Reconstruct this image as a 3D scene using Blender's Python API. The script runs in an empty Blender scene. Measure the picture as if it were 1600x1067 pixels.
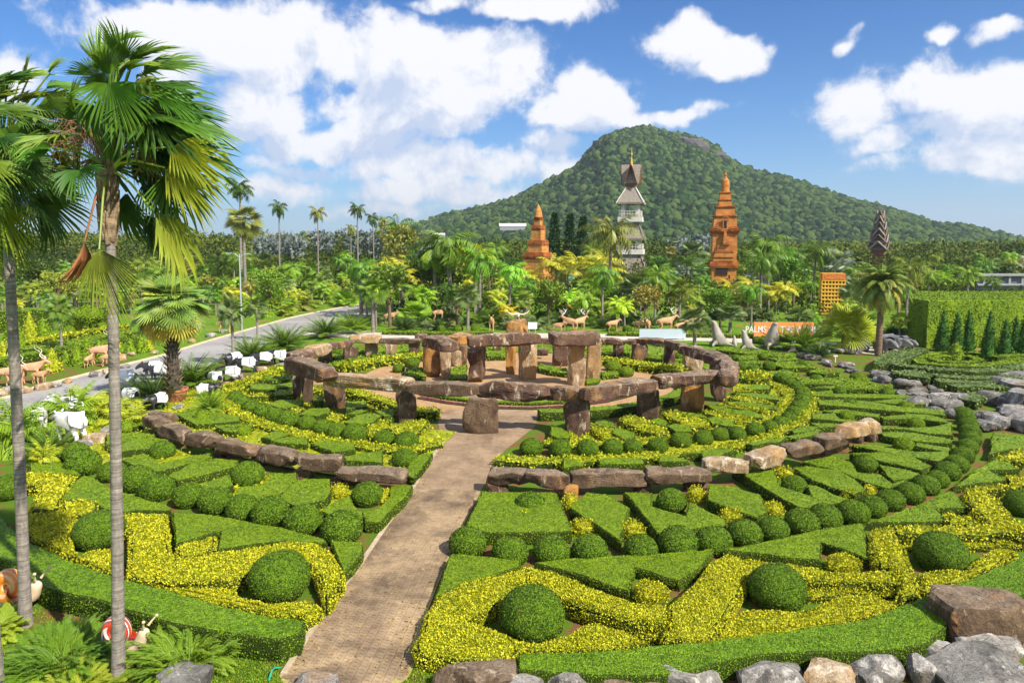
import bpy, bmesh, math, random
import numpy as np
from mathutils import Vector, Matrix
from mathutils.geometry import tessellate_polygon

random.seed(7)
RNG = np.random.default_rng(7)
scene = bpy.context.scene
COL = scene.collection
PI = math.pi
R_ = math.radians

# ------------------------------------------------------------------ camera
FPX, TH, HOR, CX0, CAMH = 1100.0, math.atan(0.09), 376.0, 800.0, 10.0
PPY = HOR + FPX * math.tan(TH)
cam_d = bpy.data.cameras.new('camera')
cam_d.sensor_width = 36.0
cam_d.lens = 36.0 * FPX / 1600.0
cam_d.shift_y = -(533.5 - PPY) / 1600.0
cam_d.clip_start = 0.1
cam_d.clip_end = 9000.0
cam = bpy.data.objects.new('camera', cam_d)
COL.objects.link(cam)
cam.location = (0, 0, CAMH)
cam.rotation_euler = (PI / 2 - TH, 0, 0)
scene.camera = cam

# ------------------------------------------------------------------ light
SUN_EL, SUN_AZ = R_(44), R_(130)
sun_d = bpy.data.lights.new('sun', 'SUN')
sun_d.energy = 5.0
sun_d.angle = R_(0.55)
sun_d.color = (1.0, 0.93, 0.80)
sun = bpy.data.objects.new('sun', sun_d)
COL.objects.link(sun)
sdir = Vector((math.sin(SUN_AZ) * math.cos(SUN_EL), math.cos(SUN_AZ) * math.cos(SUN_EL), math.sin(SUN_EL)))
sun.rotation_euler = sdir.to_track_quat('Z', 'Y').to_euler()
sun.location = (60, -60, 90)

vs = scene.view_settings
vs.view_transform = 'Standard'
vs.look = 'None'
vs.exposure = 0.62
vs.gamma = 1.0
vs.use_curve_mapping = False

def rayv(px, py):
    u = (px - CX0) / FPX
    v = -(py - PPY) / FPX
    return np.array([u, math.cos(TH) + v * math.sin(TH), -math.sin(TH) + v * math.cos(TH)])

def G(px, py, z=0.0):
    """point of the photograph back onto the level z"""
    d = rayv(px, py)
    t = (z - CAMH) / d[2]
    return Vector((d[0] * t, d[1] * t, z))

def D_(px, py, dist):
    """point of the photograph at a given distance ahead"""
    d = rayv(px, py)
    t = dist / d[1]
    return Vector((d[0] * t, dist, CAMH + d[2] * t))

def pxm(dist):
    return FPX / dist

# world: nishita sky with cumulus
world = bpy.data.worlds.new('World')
scene.world = world
world.use_nodes = True
WN = world.node_tree.nodes
WL = world.node_tree.links
for n in list(WN):
    WN.remove(n)

def sky():
    def new(t, **k):
        n = WN.new(t)
        for a, b in k.items():
            setattr(n, a, b)
        return n
    def plug(n, i, v):
        if isinstance(v, bpy.types.NodeSocket):
            WL.new(v, n.inputs[i])
        elif v is not None:
            n.inputs[i].default_value = v
    def M(op, a, b=None, c=None, clamp=False):
        n = new('ShaderNodeMath', operation=op, use_clamp=clamp)
        plug(n, 0, a); plug(n, 1, b); plug(n, 2, c)
        return n.outputs[0]
    tc = new('ShaderNodeTexCoord')
    vec = tc.outputs['Generated']
    def noise(scale, detail, v, rough=0.55, dist=0.0):
        n = new('ShaderNodeTexNoise')
        n.inputs['Scale'].default_value = scale
        n.inputs['Detail'].default_value = detail
        n.inputs['Roughness'].default_value = rough
        n.inputs['Distortion'].default_value = dist
        WL.new(v, n.inputs['Vector'])
        return n
    sep = new('ShaderNodeSeparateXYZ')
    WL.new(vec, sep.inputs[0])
    az = M('ARCTAN2', sep.outputs[0], sep.outputs[1])
    el = M('ARCSINE', sep.outputs[2])
    blobs = [(300, 55, 170, 55, 1), (455, 60, 150, 75, 1), (600, 95, 150, 80, 1), (745, 120, 105, 70, 1), (430, 165, 90, 60, .9),
             (620, 175, 160, 45, .9), (380, 200, 60, 40, .7), (930, 148, 72, 50, .95), (880, 185, 70, 30, .8),
             (1065, 75, 58, 34, .95), (1140, 100, 60, 33, .9), (1050, 186, 85, 22, .75), (1340, 165, 85, 60, .95), (1450, 145, 110, 52, 1),
             (1560, 150, 110, 60, 1), (1500, 200, 150, 45, .8), (1560, 45, 60, 22, .85), (1470, 60, 35, 14, .7), (820, 12, 110, 30, .95), (690, 5, 70, 22, .8),
             (15, 120, 50, 50, .9), (700, 258, 210, 32, .8), (850, 232, 70, 28, .6), (500, 262, 100, 26, .6), (420, 250, 70, 25, .5),
             (1320, 70, 24, 14, .8), (1420, 262, 170, 30, .55), (520, 215, 160, 40, .8), (270, 110, 60, 60, .7), (30, 260, 70, 30, .5), (600, 320, 220, 18, .6),
             (450, 295, 110, 34, .72), (700, 292, 190, 34, .8), (880, 270, 60, 20, .6), (1500, 250, 150, 40, .75), (1380, 215, 110, 40, .6)]
    def field(azs, els):
        tot = None
        for (bx, by, sx, sy, w) in blobs:
            d = rayv(bx, by); d = d / np.linalg.norm(d)
            a0 = math.atan2(d[0], d[1]); e0 = math.asin(d[2])
            d2 = rayv(bx + sx, by); d2 /= np.linalg.norm(d2)
            d3 = rayv(bx, by - sy); d3 /= np.linalg.norm(d3)
            sa = abs(math.atan2(d2[0], d2[1]) - a0) * 1.0; se = abs(math.asin(d3[2]) - e0) * 1.05
            x = M('MULTIPLY', M('SUBTRACT', azs, a0), 1 / sa)
            y = M('MULTIPLY', M('SUBTRACT', els, e0), 1 / se)
            # flatter underside: below the centre the blob is cut shorter
            r2 = M('MULTIPLY_ADD', x, x, M('MULTIPLY', y, y))
            g = M('MULTIPLY', M('POWER', 2.718, M('MULTIPLY', r2, -0.9)), w)
            tot = g if tot is None else M('MAXIMUM', tot, g)
        return tot
    # wide field of similar cumulus for the rest of the sky
    wide = noise(2.6, 3, vec)
    out = M('MULTIPLY', M('SUBTRACT', M('ABSOLUTE', az), 0.72), 6.0, clamp=True)
    up = M('MULTIPLY', M('SUBTRACT', el, 0.40), 8.0, clamp=True)
    outside = M('MAXIMUM', out, up)
    widef = M('MULTIPLY', M('MULTIPLY', M('SUBTRACT', wide.outputs[0], 0.42), 4.5, clamp=True), outside)
    n1 = noise(9.0, 9, vec, 0.62, 0.3)
    n2 = noise(30.0, 4, vec, 0.6)
    wob = M('MULTIPLY', M('SUBTRACT', noise(6.0, 4, vec).outputs[0], 0.5), 0.10)
    f0 = M('MAXIMUM', field(M('ADD', az, wob), M('ADD', el, wob)), widef)
    nn = M('ADD', M('MULTIPLY', M('SUBTRACT', n1.outputs[0], 0.5), 1.3), M('MULTIPLY', M('SUBTRACT', n2.outputs[0], 0.5), 0.6))
    dens0 = M('ADD', f0, nn)
    dens = M('MULTIPLY', M('SUBTRACT', dens0, 0.26), 2.4, clamp=True)
    sm = new('ShaderNodeMapRange', interpolation_type='SMOOTHERSTEP')
    WL.new(dens, sm.inputs[0])
    mask = sm.outputs[0]
    # relief: compare the density with the density a step toward the sun (up and right)
    mp = new('ShaderNodeMapping')
    mp.inputs['Location'].default_value = (0.022, -0.012, 0.035)
    WL.new(vec, mp.inputs['Vector'])
    n1b = noise(9.0, 9, mp.outputs[0], 0.62, 0.3)
    rel = M('MULTIPLY', M('SUBTRACT', n1.outputs[0], n1b.outputs[0]), 4.4)
    big = M('MULTIPLY', M('SUBTRACT', dens0, 0.75), -0.70)
    fup = field(M('ADD', az, wob), M('ADD', M('ADD', el, wob), 0.045))
    under = M('MULTIPLY', M('SUBTRACT', f0, fup), 1.15)
    lit = M('ADD', M('ADD', M('ADD', 0.60, rel), big), under, clamp=True)
    ramp = new('ShaderNodeValToRGB')
    ramp.color_ramp.elements[0].position = 0.12
    ramp.color_ramp.elements[0].color = (7.4, 8.5, 10.8, 1)
    ramp.color_ramp.elements[1].position = 0.8
    ramp.color_ramp.elements[1].color = (12.6, 12.5, 12.7, 1)
    WL.new(lit, ramp.inputs[0])
    nis = new('ShaderNodeTexSky')
    nis.sky_type = 'NISHITA'
    nis.sun_disc = False
    nis.sun_elevation = SUN_EL
    nis.sun_rotation = SUN_AZ
    nis.altitude = 60
    nis.air_density = 1.0
    nis.dust_density = 0.25
    nis.ozone_density = 1.6
    hs = new('ShaderNodeHueSaturation')
    hs.inputs['Saturation'].default_value = 1.25
    hs.inputs['Value'].default_value = 1.0
    WL.new(nis.outputs[0], hs.inputs['Color'])
    tn = new('ShaderNodeMixRGB', blend_type='MULTIPLY')
    tn.inputs[0].default_value = 1.0
    tn.inputs[2].default_value = (0.50, 1.06, 1.60, 1)
    WL.new(hs.outputs[0], tn.inputs[1])
    mix = new('ShaderNodeMixRGB')
    m2 = M('MULTIPLY', mask, 0.93)
    WL.new(m2, mix.inputs[0])
    low = M('MULTIPLY', M('POWER', 2.718, M('MULTIPLY', M('MAXIMUM', el, 0.0), -9.0)), 0.62)
    hz = new('ShaderNodeMixRGB')
    WL.new(low, hz.inputs[0]); WL.new(tn.outputs[0], hz.inputs[1]); hz.inputs[2].default_value = (6.3, 8.2, 11.4, 1)
    WL.new(hz.outputs[0], mix.inputs[1])
    WL.new(ramp.outputs[0], mix.inputs[2])
    bg = new('ShaderNodeBackground')
    bg.inputs['Strength'].default_value = 0.056
    WL.new(mix.outputs[0], bg.inputs['Color'])
    wo = new('ShaderNodeOutputWorld')
    WL.new(bg.outputs[0], wo.inputs[0])
sky()

# ------------------------------------------------------------------ helpers
def tag(o, label=None, cat=None, group=None, kind=None):
    if label: o['label'] = label
    if cat: o['category'] = cat
    if group: o['group'] = group
    if kind: o['kind'] = kind
    return o

def empty(name, loc=(0, 0, 0), rz=0.0):
    o = bpy.data.objects.new(name, None)
    o.empty_display_size = 0.2
    COL.objects.link(o)
    o.location = loc
    o.rotation_euler = (0, 0, rz)
    return o

def link(name, me, parent=None, loc=(0, 0, 0), rz=0.0, sc=None):
    o = bpy.data.objects.new(name, me)
    COL.objects.link(o)
    if parent is not None:
        o.parent = parent
    o.location = loc
    o.rotation_euler = (0, 0, rz)
    if sc is not None:
        o.scale = sc if hasattr(sc, '__len__') else (sc, sc, sc)
    return o

KIDS = {}
def kid(parent, o):
    KIDS.setdefault(parent.name, []).append(o)
    return o

def copy_tree(root, loc, rz=0.0, sc=None):
    c = root.copy(); COL.objects.link(c)
    c.location = loc; c.rotation_euler = (0, 0, rz)
    if sc is not None: c.scale = (sc, sc, sc)
    for ch in root.children:
        d = ch.copy(); COL.objects.link(d); d.parent = c
        for g in ch.children:
            e = g.copy(); COL.objects.link(e); e.parent = d
    return c

class MB:
    """collects vertices and faces as arrays and links them as ONE mesh object"""
    def __init__(s):
        s.V = []; s.F = []; s.n = 0
    def add(s, V, F, mat=0, tint=0.5):
        V = np.asarray(V, float).reshape(-1, 3); F = np.asarray(F, int)
        if len(F) == 0: return
        t = np.full(len(F), tint, float) if np.isscalar(tint) else np.asarray(tint, float)
        s.V.append(V); s.F.append((F + s.n, np.full(len(F), mat, int) if np.isscalar(mat) else np.asarray(mat, int), t)); s.n += len(V)
    def addfaces(s, V, faces, mat=0, tint=0.5):
        by = {}
        for f in faces: by.setdefault(len(f), []).append(f)
        first = True
        for k, fs in by.items():
            F = np.asarray(fs, int)
            if first:
                s.add(V, F, mat, tint); base = s.n - len(np.asarray(V).reshape(-1, 3)); first = False
            else:
                s.F.append((F + base, np.full(len(F), mat, int), np.full(len(F), tint, float)))
    def merge(s, other, M=None, mat=None):
        off = s.n
        for V in other.V:
            if M is not None:
                A = np.array(M)
                V = V @ A[:3, :3].T + A[:3, 3]
            s.V.append(V)
        for F, m, t in other.F:
            s.F.append((F + off, m if mat is None else np.full(len(F), mat, int), t))
        s.n += other.n
    def mesh(s, name, mats, smooth=False):
        me = bpy.data.meshes.new(name)
        V = np.concatenate(s.V)
        loops = np.concatenate([F.ravel() for F, m, t in s.F])
        sizes = np.concatenate([np.full(len(F), F.shape[1], int) for F, m, t in s.F])
        mi = np.concatenate([m for F, m, t in s.F])
        ti = np.concatenate([t for F, m, t in s.F])
        me.vertices.add(len(V)); me.vertices.foreach_set('co', V.ravel())
        me.loops.add(len(loops)); me.loops.foreach_set('vertex_index', loops)
        me.polygons.add(len(sizes))
        me.polygons.foreach_set('loop_start', np.concatenate([[0], np.cumsum(sizes)[:-1]]))
        me.polygons.foreach_set('material_index', mi)
        me.polygons.foreach_set('use_smooth', np.full(len(sizes), bool(smooth)))
        at = me.attributes.new('tint', 'FLOAT', 'FACE')
        at.data.foreach_set('value', ti)
        for m in (mats if isinstance(mats, (list, tuple)) else [mats]):
            me.materials.append(m)
        me.update(calc_edges=True)
        return me
    def build(s, name, mats, parent=None, smooth=False, **k):
        return link(name, s.mesh(name, mats, smooth), parent, **k)

# -------- cheap vector noise for numpy
def _mk(seed, n):
    r = np.random.default_rng(seed)
    d = r.normal(size=(n, 3)); d /= np.linalg.norm(d, axis=1)[:, None]
    return d, r.uniform(0, 6.28, n), r.uniform(0.7, 1.4, n)
def nz(P, scale, seed=0, n=10):
    d, p, k = _mk(seed, n)
    return (np.sin(P @ (d * k[:, None]).T * scale * 2.2 + p)).sum(1) / math.sqrt(n)
def fbm(P, scale, seed=0, oct=3):
    a = 0; w = 1
    for i in range(oct):
        a = a + w * nz(P, scale * 2 ** i, seed + i * 17); w *= 0.5
    return a * 0.5

# -------- primitive shapes
def tube(mb, path, rad, sides=8, mat=0, tint=0.5, cap=True):
    P = [Vector(p) for p in path]
    n = len(P)
    if not hasattr(rad, '__len__'): rad = [rad] * n
    V = []; F = []
    up = Vector((0, 0, 1))
    t0 = (P[1] - P[0]).normalized()
    a = t0.cross(up)
    if a.length < 1e-3: a = t0.cross(Vector((0, 1, 0)))
    a.normalize()
    for i in range(n):
        t = (P[min(i + 1, n - 1)] - P[max(i - 1, 0)])
        if t.length < 1e-9: t = t0
        t.normalize()
        a = (a - t * a.dot(t)); a.normalize()
        b = t.cross(a)
        for k in range(sides):
            g = 2 * PI * k / sides
            V.append(P[i] + (a * math.cos(g) + b * math.sin(g)) * rad[i])
    for i in range(n - 1):
        for k in range(sides):
            k2 = (k + 1) % sides
            F.append((i * sides + k, i * sides + k2, (i + 1) * sides + k2, (i + 1) * sides + k))
    mb.add([tuple(v) for v in V], F, mat, tint)
    if cap and sides > 2:
        for e in (0, n - 1):
            ring = [tuple(V[e * sides + k]) for k in range(sides)]
            if e == 0: ring.reverse()
            mb.add(ring, [tuple(range(sides))], mat, tint)

def box(mb, c, s, rz=0.0, mat=0, tint=0.5, taper=1.0):
    x, y, z = s[0] / 2, s[1] / 2, s[2] / 2
    V = []
    for dz in (-z, z):
        k = 1.0 if dz < 0 else taper
        for dx, dy in ((-x, -y), (x, -y), (x, y), (-x, y)):
            X = dx * k; Y = dy * k
            V.append((c[0] + X * math.cos(rz) - Y * math.sin(rz), c[1] + X * math.sin(rz) + Y * math.cos(rz), c[2] + dz))
    mb.add(V, [(3, 2, 1, 0), (4, 5, 6, 7), (0, 1, 5, 4), (1, 2, 6, 5), (2, 3, 7, 6), (3, 0, 4, 7)], mat, tint)

def lathe(mb, prof, sides=16, c=(0, 0, 0), mat=0, tint=0.5, ax=(1, 1)):
    V = []; F = []
    for r, z in prof:
        for k in range(sides):
            g = 2 * PI * k / sides
            V.append((c[0] + r * ax[0] * math.cos(g), c[1] + r * ax[1] * math.sin(g), c[2] + z))
    for i in range(len(prof) - 1):
        for k in range(sides):
            k2 = (k + 1) % sides
            F.append((i * sides + k, i * sides + k2, (i + 1) * sides + k2, (i + 1) * sides + k))
    mb.add(V, F, mat, tint)

def ico(sub):
    bm = bmesh.new(); bmesh.ops.create_icosphere(bm, subdivisions=sub, radius=1.0)
    V = np.array([v.co[:] for v in bm.verts]); F = np.array([[v.index for v in f.verts] for f in bm.faces])
    bm.free(); return V, F
ICO = {k: ico(k) for k in (1, 2, 3, 4)}

def leafquads(P, N, size, r, asp=0.45, lift=0.35, flat=0.5):
    """small rhombic leaves at points P, normals N"""
    n = len(P)
    if n == 0: return np.zeros((0, 3)), np.zeros((0, 4), int)
    T = r.normal(size=(n, 3))
    T = T - (T * N).sum(1)[:, None] * N * (1 - 0)
    T /= np.linalg.norm(T, axis=1)[:, None] + 1e-9
    T = T * flat + N * (r.uniform(0.0, 1.0, n) * (1 - flat) + 0.1)[:, None] * 1.2
    T /= np.linalg.norm(T, axis=1)[:, None]
    B = np.cross(N + 0.5 * r.normal(size=(n, 3)), T)
    B /= np.linalg.norm(B, axis=1)[:, None] + 1e-9
    s = (size * r.uniform(0.7, 1.3, n))[:, None]
    C = P + N * (lift * s * r.uniform(0, 1, n)[:, None])
    V = np.stack([C - T * s * .15, C + T * s * .45 + B * s * asp, C + T * s, C + T * s * .45 - B * s * asp], 1).reshape(-1, 3)
    F = np.arange(n * 4).reshape(n, 4)
    return V, F

def sample_tris(T, dens, r):
    """T (n,3,3) -> points, normals"""
    a = T[:, 1] - T[:, 0]; b = T[:, 2] - T[:, 0]
    c = np.cross(a, b); L = np.linalg.norm(c, axis=1); ar = L / 2
    tot = ar.sum()
    n = int(tot * dens)
    if n < 1: return np.zeros((0, 3)), np.zeros((0, 3))
    idx = r.choice(len(T), n, p=ar / tot)
    u = r.uniform(0, 1, n); v = r.uniform(0, 1, n)
    m = u + v > 1; u[m] = 1 - u[m]; v[m] = 1 - v[m]
    P = T[idx, 0] + a[idx] * u[:, None] + b[idx] * v[:, None]
    return P, c[idx] / (L[idx][:, None] + 1e-12)

# ------------------------------------------------------------------ materials
def mat(name):
    m = bpy.data.materials.new(name); m.use_nodes = True
    nt = m.node_tree
    for n in list(nt.nodes): nt.nodes.remove(n)
    return m, nt

class NT:
    def __init__(s, nt): s.nt = nt; s.N = nt.nodes; s.L = nt.links
    def new(s, t, **k):
        n = s.N.new(t)
        for a, b in k.items(): setattr(n, a, b)
        return n
    def put(s, n, i, v):
        if isinstance(v, bpy.types.NodeSocket): s.L.new(v, n.inputs[i])
        elif v is not None: n.inputs[i].default_value = v
    def math(s, op, a, b=None, c=None, clamp=False):
        n = s.new('ShaderNodeMath', operation=op, use_clamp=clamp)
        s.put(n, 0, a); s.put(n, 1, b); s.put(n, 2, c); return n.outputs[0]
    def coord(s, which='Object'):
        if which == 'World':
            return s.new('ShaderNodeNewGeometry').outputs['Position']
        return s.new('ShaderNodeTexCoord').outputs[which]
    def mapping(s, v, sc=(1, 1, 1), loc=(0, 0, 0)):
        n = s.new('ShaderNodeMapping'); s.L.new(v, n.inputs[0])
        n.inputs['Scale'].default_value = sc; n.inputs['Location'].default_value = loc; return n.outputs[0]
    def noise(s, v, scale, detail=3, rough=0.55, dist=0.0):
        n = s.new('ShaderNodeTexNoise'); s.L.new(v, n.inputs['Vector'])
        n.inputs['Scale'].default_value = scale; n.inputs['Detail'].default_value = detail
        n.inputs['Roughness'].default_value = rough; n.inputs['Distortion'].default_value = dist
        return n.outputs[0]
    def voro(s, v, scale, feat='F1', rnd=1.0):
        n = s.new('ShaderNodeTexVoronoi', feature=feat); s.L.new(v, n.inputs['Vector'])
        n.inputs['Scale'].default_value = scale
        n.inputs['Randomness'].default_value = rnd
        return n
    def ramp(s, f, stops):
        n = s.new('ShaderNodeValToRGB'); s.L.new(f, n.inputs[0]); cr = n.color_ramp
        while len(cr.elements) < len(stops): cr.elements.new(0.5)
        for e, (p, c) in zip(cr.elements, stops):
            e.position = p; e.color = (*c, 1)
        return n.outputs[0]
    def rng(s, f, a, b, c=0.0, d=1.0):
        n = s.new('ShaderNodeMapRange'); s.L.new(f, n.inputs[0])
        n.inputs[1].default_value = a; n.inputs[2].default_value = b; n.inputs[3].default_value = c; n.inputs[4].default_value = d
        return n.outputs[0]
    def mix(s, f, a, b, mode='MIX'):
        n = s.new('ShaderNodeMixRGB', blend_type=mode)
        s.put(n, 0, f)
        for i, v in ((1, a), (2, b)):
            if isinstance(v, tuple): v = (*v, 1) if len(v) == 3 else v
            s.put(n, i, v)
        return n.outputs[0]
    def bump(s, h, strength=0.5, dist=0.02, nrm=None):
        n = s.new('ShaderNodeBump'); s.L.new(h, n.inputs['Height'])
        n.inputs['Strength'].default_value = strength; n.inputs['Distance'].default_value = dist
        if nrm is not None: s.L.new(nrm, n.inputs['Normal'])
        return n.outputs[0]
    def out(s, col, rough=0.8, spec=0.25, normal=None, trans=None, metal=0.0, coat=0.0):
        p = s.new('ShaderNodeBsdfPrincipled')
        s.put(p, 'Base Color', (*col, 1) if isinstance(col, tuple) else col)
        s.put(p, 'Roughness', rough)
        p.inputs['Specular IOR Level'].default_value = spec
        p.inputs['Metallic'].default_value = metal
        p.inputs['Coat Weight'].default_value = coat
        if normal is not None: s.L.new(normal, p.inputs['Normal'])
        o = s.new('ShaderNodeOutputMaterial')
        sh = p.outputs[0]
        if trans:
            t = s.new('ShaderNodeBsdfTranslucent')
            tc = s.mix(1.0, col if not isinstance(col, tuple) else col, (1.25, 1.15, 0.45), 'MULTIPLY')
            s.L.new(tc, t.inputs['Color'])
            ms = s.new('ShaderNodeMixShader'); ms.inputs[0].default_value = trans
            s.L.new(sh, ms.inputs[1]); s.L.new(t.outputs[0], ms.inputs[2]); sh = ms.outputs[0]
        s.L.new(sh, o.inputs[0])

def hsvj(t, c, tint, amp):
    """brightness spread by the per-leaf tint"""
    k = t.math('MULTIPLY_ADD', tint, amp, 1 - amp * 0.5)
    n = t.new('ShaderNodeVectorMath', operation='SCALE'); t.L.new(c, n.inputs[0]); t.L.new(k, n.inputs['Scale'])
    return n.outputs[0]

def tint_of(t):
    a = t.new('ShaderNodeAttribute', attribute_type='GEOMETRY', attribute_name='tint')
    return a.outputs['Fac']

def clipped_leaf(name, ca, cb, cc, scale=16.0, rough=0.5, bstr=1.0, trans=0.05, amp=.85):
    """clipped hedge foliage: ca deep, cb mid, cc fresh tips"""
    m, nt = mat(name); t = NT(nt)
    v = t.coord('World')
    leaf = t.voro(v, scale); fine = t.noise(v, scale * 2.3, 2); patch = t.noise(v, 0.8, 3); mid = t.noise(v, 5.0, 3)
    sep = t.new('ShaderNodeSeparateColor'); t.L.new(leaf.outputs['Color'], sep.inputs[0])
    f = t.math('MULTIPLY_ADD', sep.outputs[0], 0.34, t.math('MULTIPLY', fine, 0.36))
    f = t.math('ADD', f, t.math('MULTIPLY_ADD', mid, 0.30, t.math('MULTIPLY', patch, 0.3)))
    f = t.math('MULTIPLY_ADD', t.math('SUBTRACT', tint_of(t), 0.5), amp, f)
    c = t.ramp(f, [(0.36, ca), (0.62, cb), (0.86, cc)])
    dry = t.rng(t.noise(v, 1.9, 5, .7), .66, .74)
    c = t.mix(t.math('MULTIPLY', dry, .45), c, (.20, .15, .03))
    h = t.math('MULTIPLY_ADD', leaf.outputs['Distance'], -0.7, fine)
    t.out(c, rough, 0.22, t.bump(h, bstr, 0.05), trans)
    return m

M_GREEN = clipped_leaf('clipped_boxwood', (0.050, 0.105, 0.004), (0.165, 0.275, 0.007), (0.29, 0.41, 0.014))
M_OUTER = clipped_leaf('clipped_outer_hedge', (0.038, 0.095, 0.004), (0.130, 0.250, 0.007), (0.24, 0.39, 0.014))
M_BALL = clipped_leaf('clipped_ball_leaves', (0.034, 0.085, 0.005), (0.110, 0.215, 0.009), (0.22, 0.35, 0.018), 22)
M_YELLOW = clipped_leaf('golden_hedge_leaves', (0.15, 0.21, 0.005), (0.46, 0.46, 0.010), (0.74, 0.70, 0.035), 15, amp=.8)
M_LIME = clipped_leaf('lime_hedge_leaves', (0.12, 0.20, 0.005), (0.34, 0.39, 0.008), (0.60, 0.60, 0.03), 15, amp=.7)
M_GREY = clipped_leaf('grey_green_hedge_leaves', (0.045, 0.085, 0.018), (0.12, 0.185, 0.045), (0.25, 0.33, 0.10), 14)
M_DARK = clipped_leaf('dark_conifer_leaves', (0.010, 0.045, 0.005), (0.03, 0.11, 0.008), (0.07, 0.19, 0.015), 14)
M_PURPLE = clipped_leaf('purple_leaves', (0.05, 0.012, 0.018), (0.13, 0.03, 0.045), (0.24, 0.07, 0.08), 16)

def twig_shade_mat():
    m, nt = mat('painted_shade_twigs'); t = NT(nt); v = t.coord('World')
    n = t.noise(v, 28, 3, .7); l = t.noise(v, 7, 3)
    c = t.mix(t.rng(n, .35, .65), (.020, .034, .006), (.062, .092, .012))  # twig colour darkened: the shade of the hedge sides is painted in
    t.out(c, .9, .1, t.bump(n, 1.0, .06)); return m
M_TWIG_SHADE = twig_shade_mat()

def foliage_mat(name, rough=0.45, amp=0.75, trans=0.22):
    m, nt = mat(name); t = NT(nt)
    oi = t.new('ShaderNodeObjectInfo')
    v = t.coord('World')
    n1 = t.noise(v, 1.2, 3)
    c = hsvj(t, oi.outputs['Color'], tint_of(t), amp)
    c2 = t.mix(t.rng(n1, 0.35, 0.7), c, t.mix(1.0, c, (1.35, 1.15, 0.8), 'MULTIPLY'))
    t.out(c2, rough, 0.35, None, trans)
    return m
M_FOL = foliage_mat('palm_foliage')
M_FOLN = foliage_mat('near_palm_blade', 0.5, 0.6, 0.18)

def simple(name, col, rough=0.7, var=0.25, scale=6.0, bump=0.2, bd=0.02, spec=0.3, objcol=False, metal=0.0, coord='Object', coat=0.0):
    m, nt = mat(name); t = NT(nt); v = t.coord(coord)
    n = t.noise(v, scale, 5); n2 = t.noise(v, scale * 6, 3)
    base = t.new('ShaderNodeObjectInfo').outputs['Color'] if objcol else (*col, 1)
    k = t.rng(n, 0.25, 0.75, 1 - var, 1 + var)
    sc = t.new('ShaderNodeVectorMath', operation='SCALE')
    if objcol: t.L.new(base, sc.inputs[0])
    else: sc.inputs[0].default_value = col
    t.L.new(k, sc.inputs['Scale'])
    h = t.math('ADD', n, t.math('MULTIPLY', n2, 0.4))
    t.out(sc.outputs[0], rough, spec, t.bump(h, bump, bd), None, metal, coat)
    return m

def stone_mat(name, dark, midc, pale, palecut=0.6, warm=(0.42, 0.22, 0.07), warmcut=0.62):
    m, nt = mat(name); t = NT(nt)
    oi = t.new('ShaderNodeObjectInfo')
    v = t.coord('World')
    off = t.new('ShaderNodeVectorMath', operation='ADD'); t.L.new(v, off.inputs[0])
    cmb = t.new('ShaderNodeCombineXYZ'); t.L.new(t.math('MULTIPLY', oi.outputs['Random'], 40.0), cmb.inputs[0]); t.L.new(cmb.outputs[0], off.inputs[1])
    v = off.outputs[0]
    a = t.noise(v, 1.1, 6, 0.65, 0.4)
    st = t.noise(t.mapping(v, (2.2, 2.2, 0.8)), 1.3, 7, 0.68, 0.5)
    c = t.mix(t.rng(a, 0.35, 0.62), dark, midc)
    c = t.mix(t.rng(st, palecut - 0.03, palecut + 0.06), c, pale)
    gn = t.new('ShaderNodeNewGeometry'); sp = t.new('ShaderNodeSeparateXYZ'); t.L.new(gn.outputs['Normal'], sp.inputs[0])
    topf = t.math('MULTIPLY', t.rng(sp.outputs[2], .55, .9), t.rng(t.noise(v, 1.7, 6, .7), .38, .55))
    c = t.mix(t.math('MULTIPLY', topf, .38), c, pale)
    w = t.noise(t.mapping(v, (1, 1, 0.6), (9, 3, 1)), 0.8, 4)
    c = t.mix(t.math('MULTIPLY', t.rng(w, warmcut - 0.03, warmcut + 0.05), 0.8), c, warm)
    gr = t.noise(v, 14, 5, 0.7)
    c = t.mix(1.0, c, t.ramp(gr, [(0.3, (0.6, 0.6, 0.6)), (0.7, (1.25, 1.25, 1.25))]), 'MULTIPLY')
    wv = t.new('ShaderNodeVectorMath', operation='ADD'); t.L.new(v, wv.inputs[0]); nn_ = t.new('ShaderNodeTexNoise'); nn_.inputs['Scale'].default_value = 2.0; nn_.inputs['Detail'].default_value = 4; t.L.new(v, nn_.inputs['Vector']); t.L.new(nn_.outputs['Color'], wv.inputs[1])
    cr = t.voro(t.mapping(wv.outputs[0], (1.2, 1.2, 0.8)), 1.1, 'DISTANCE_TO_EDGE')
    crack = t.rng(cr.outputs['Distance'], 0.0, 0.03)
    msk = t.rng(t.noise(v, .9, 3), .5, .62)
    c = t.mix(t.math('MULTIPLY', t.math('SUBTRACT', 1.0, crack), t.math('MULTIPLY', msk, .75)), c, dark)
    h = t.math('ADD', t.math('MULTIPLY', gr, 0.8), t.math('MULTIPLY', st, 1.3))
    h = t.math('MULTIPLY_ADD', crack, 0.12, h)
    t.out(c, 0.88, 0.15, t.bump(h, 0.75, 0.09))
    return m
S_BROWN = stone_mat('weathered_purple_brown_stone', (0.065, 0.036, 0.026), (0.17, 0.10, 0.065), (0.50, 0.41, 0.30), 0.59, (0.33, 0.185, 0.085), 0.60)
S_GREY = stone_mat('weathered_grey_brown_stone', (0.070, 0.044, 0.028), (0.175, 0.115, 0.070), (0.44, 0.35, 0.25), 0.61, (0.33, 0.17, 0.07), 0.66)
S_PALE = stone_mat('pale_tan_stone', (0.22, 0.135, 0.07), (0.42, 0.30, 0.175), (0.68, 0.57, 0.42), 0.55, (0.42, 0.25, 0.10), 0.55)
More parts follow.
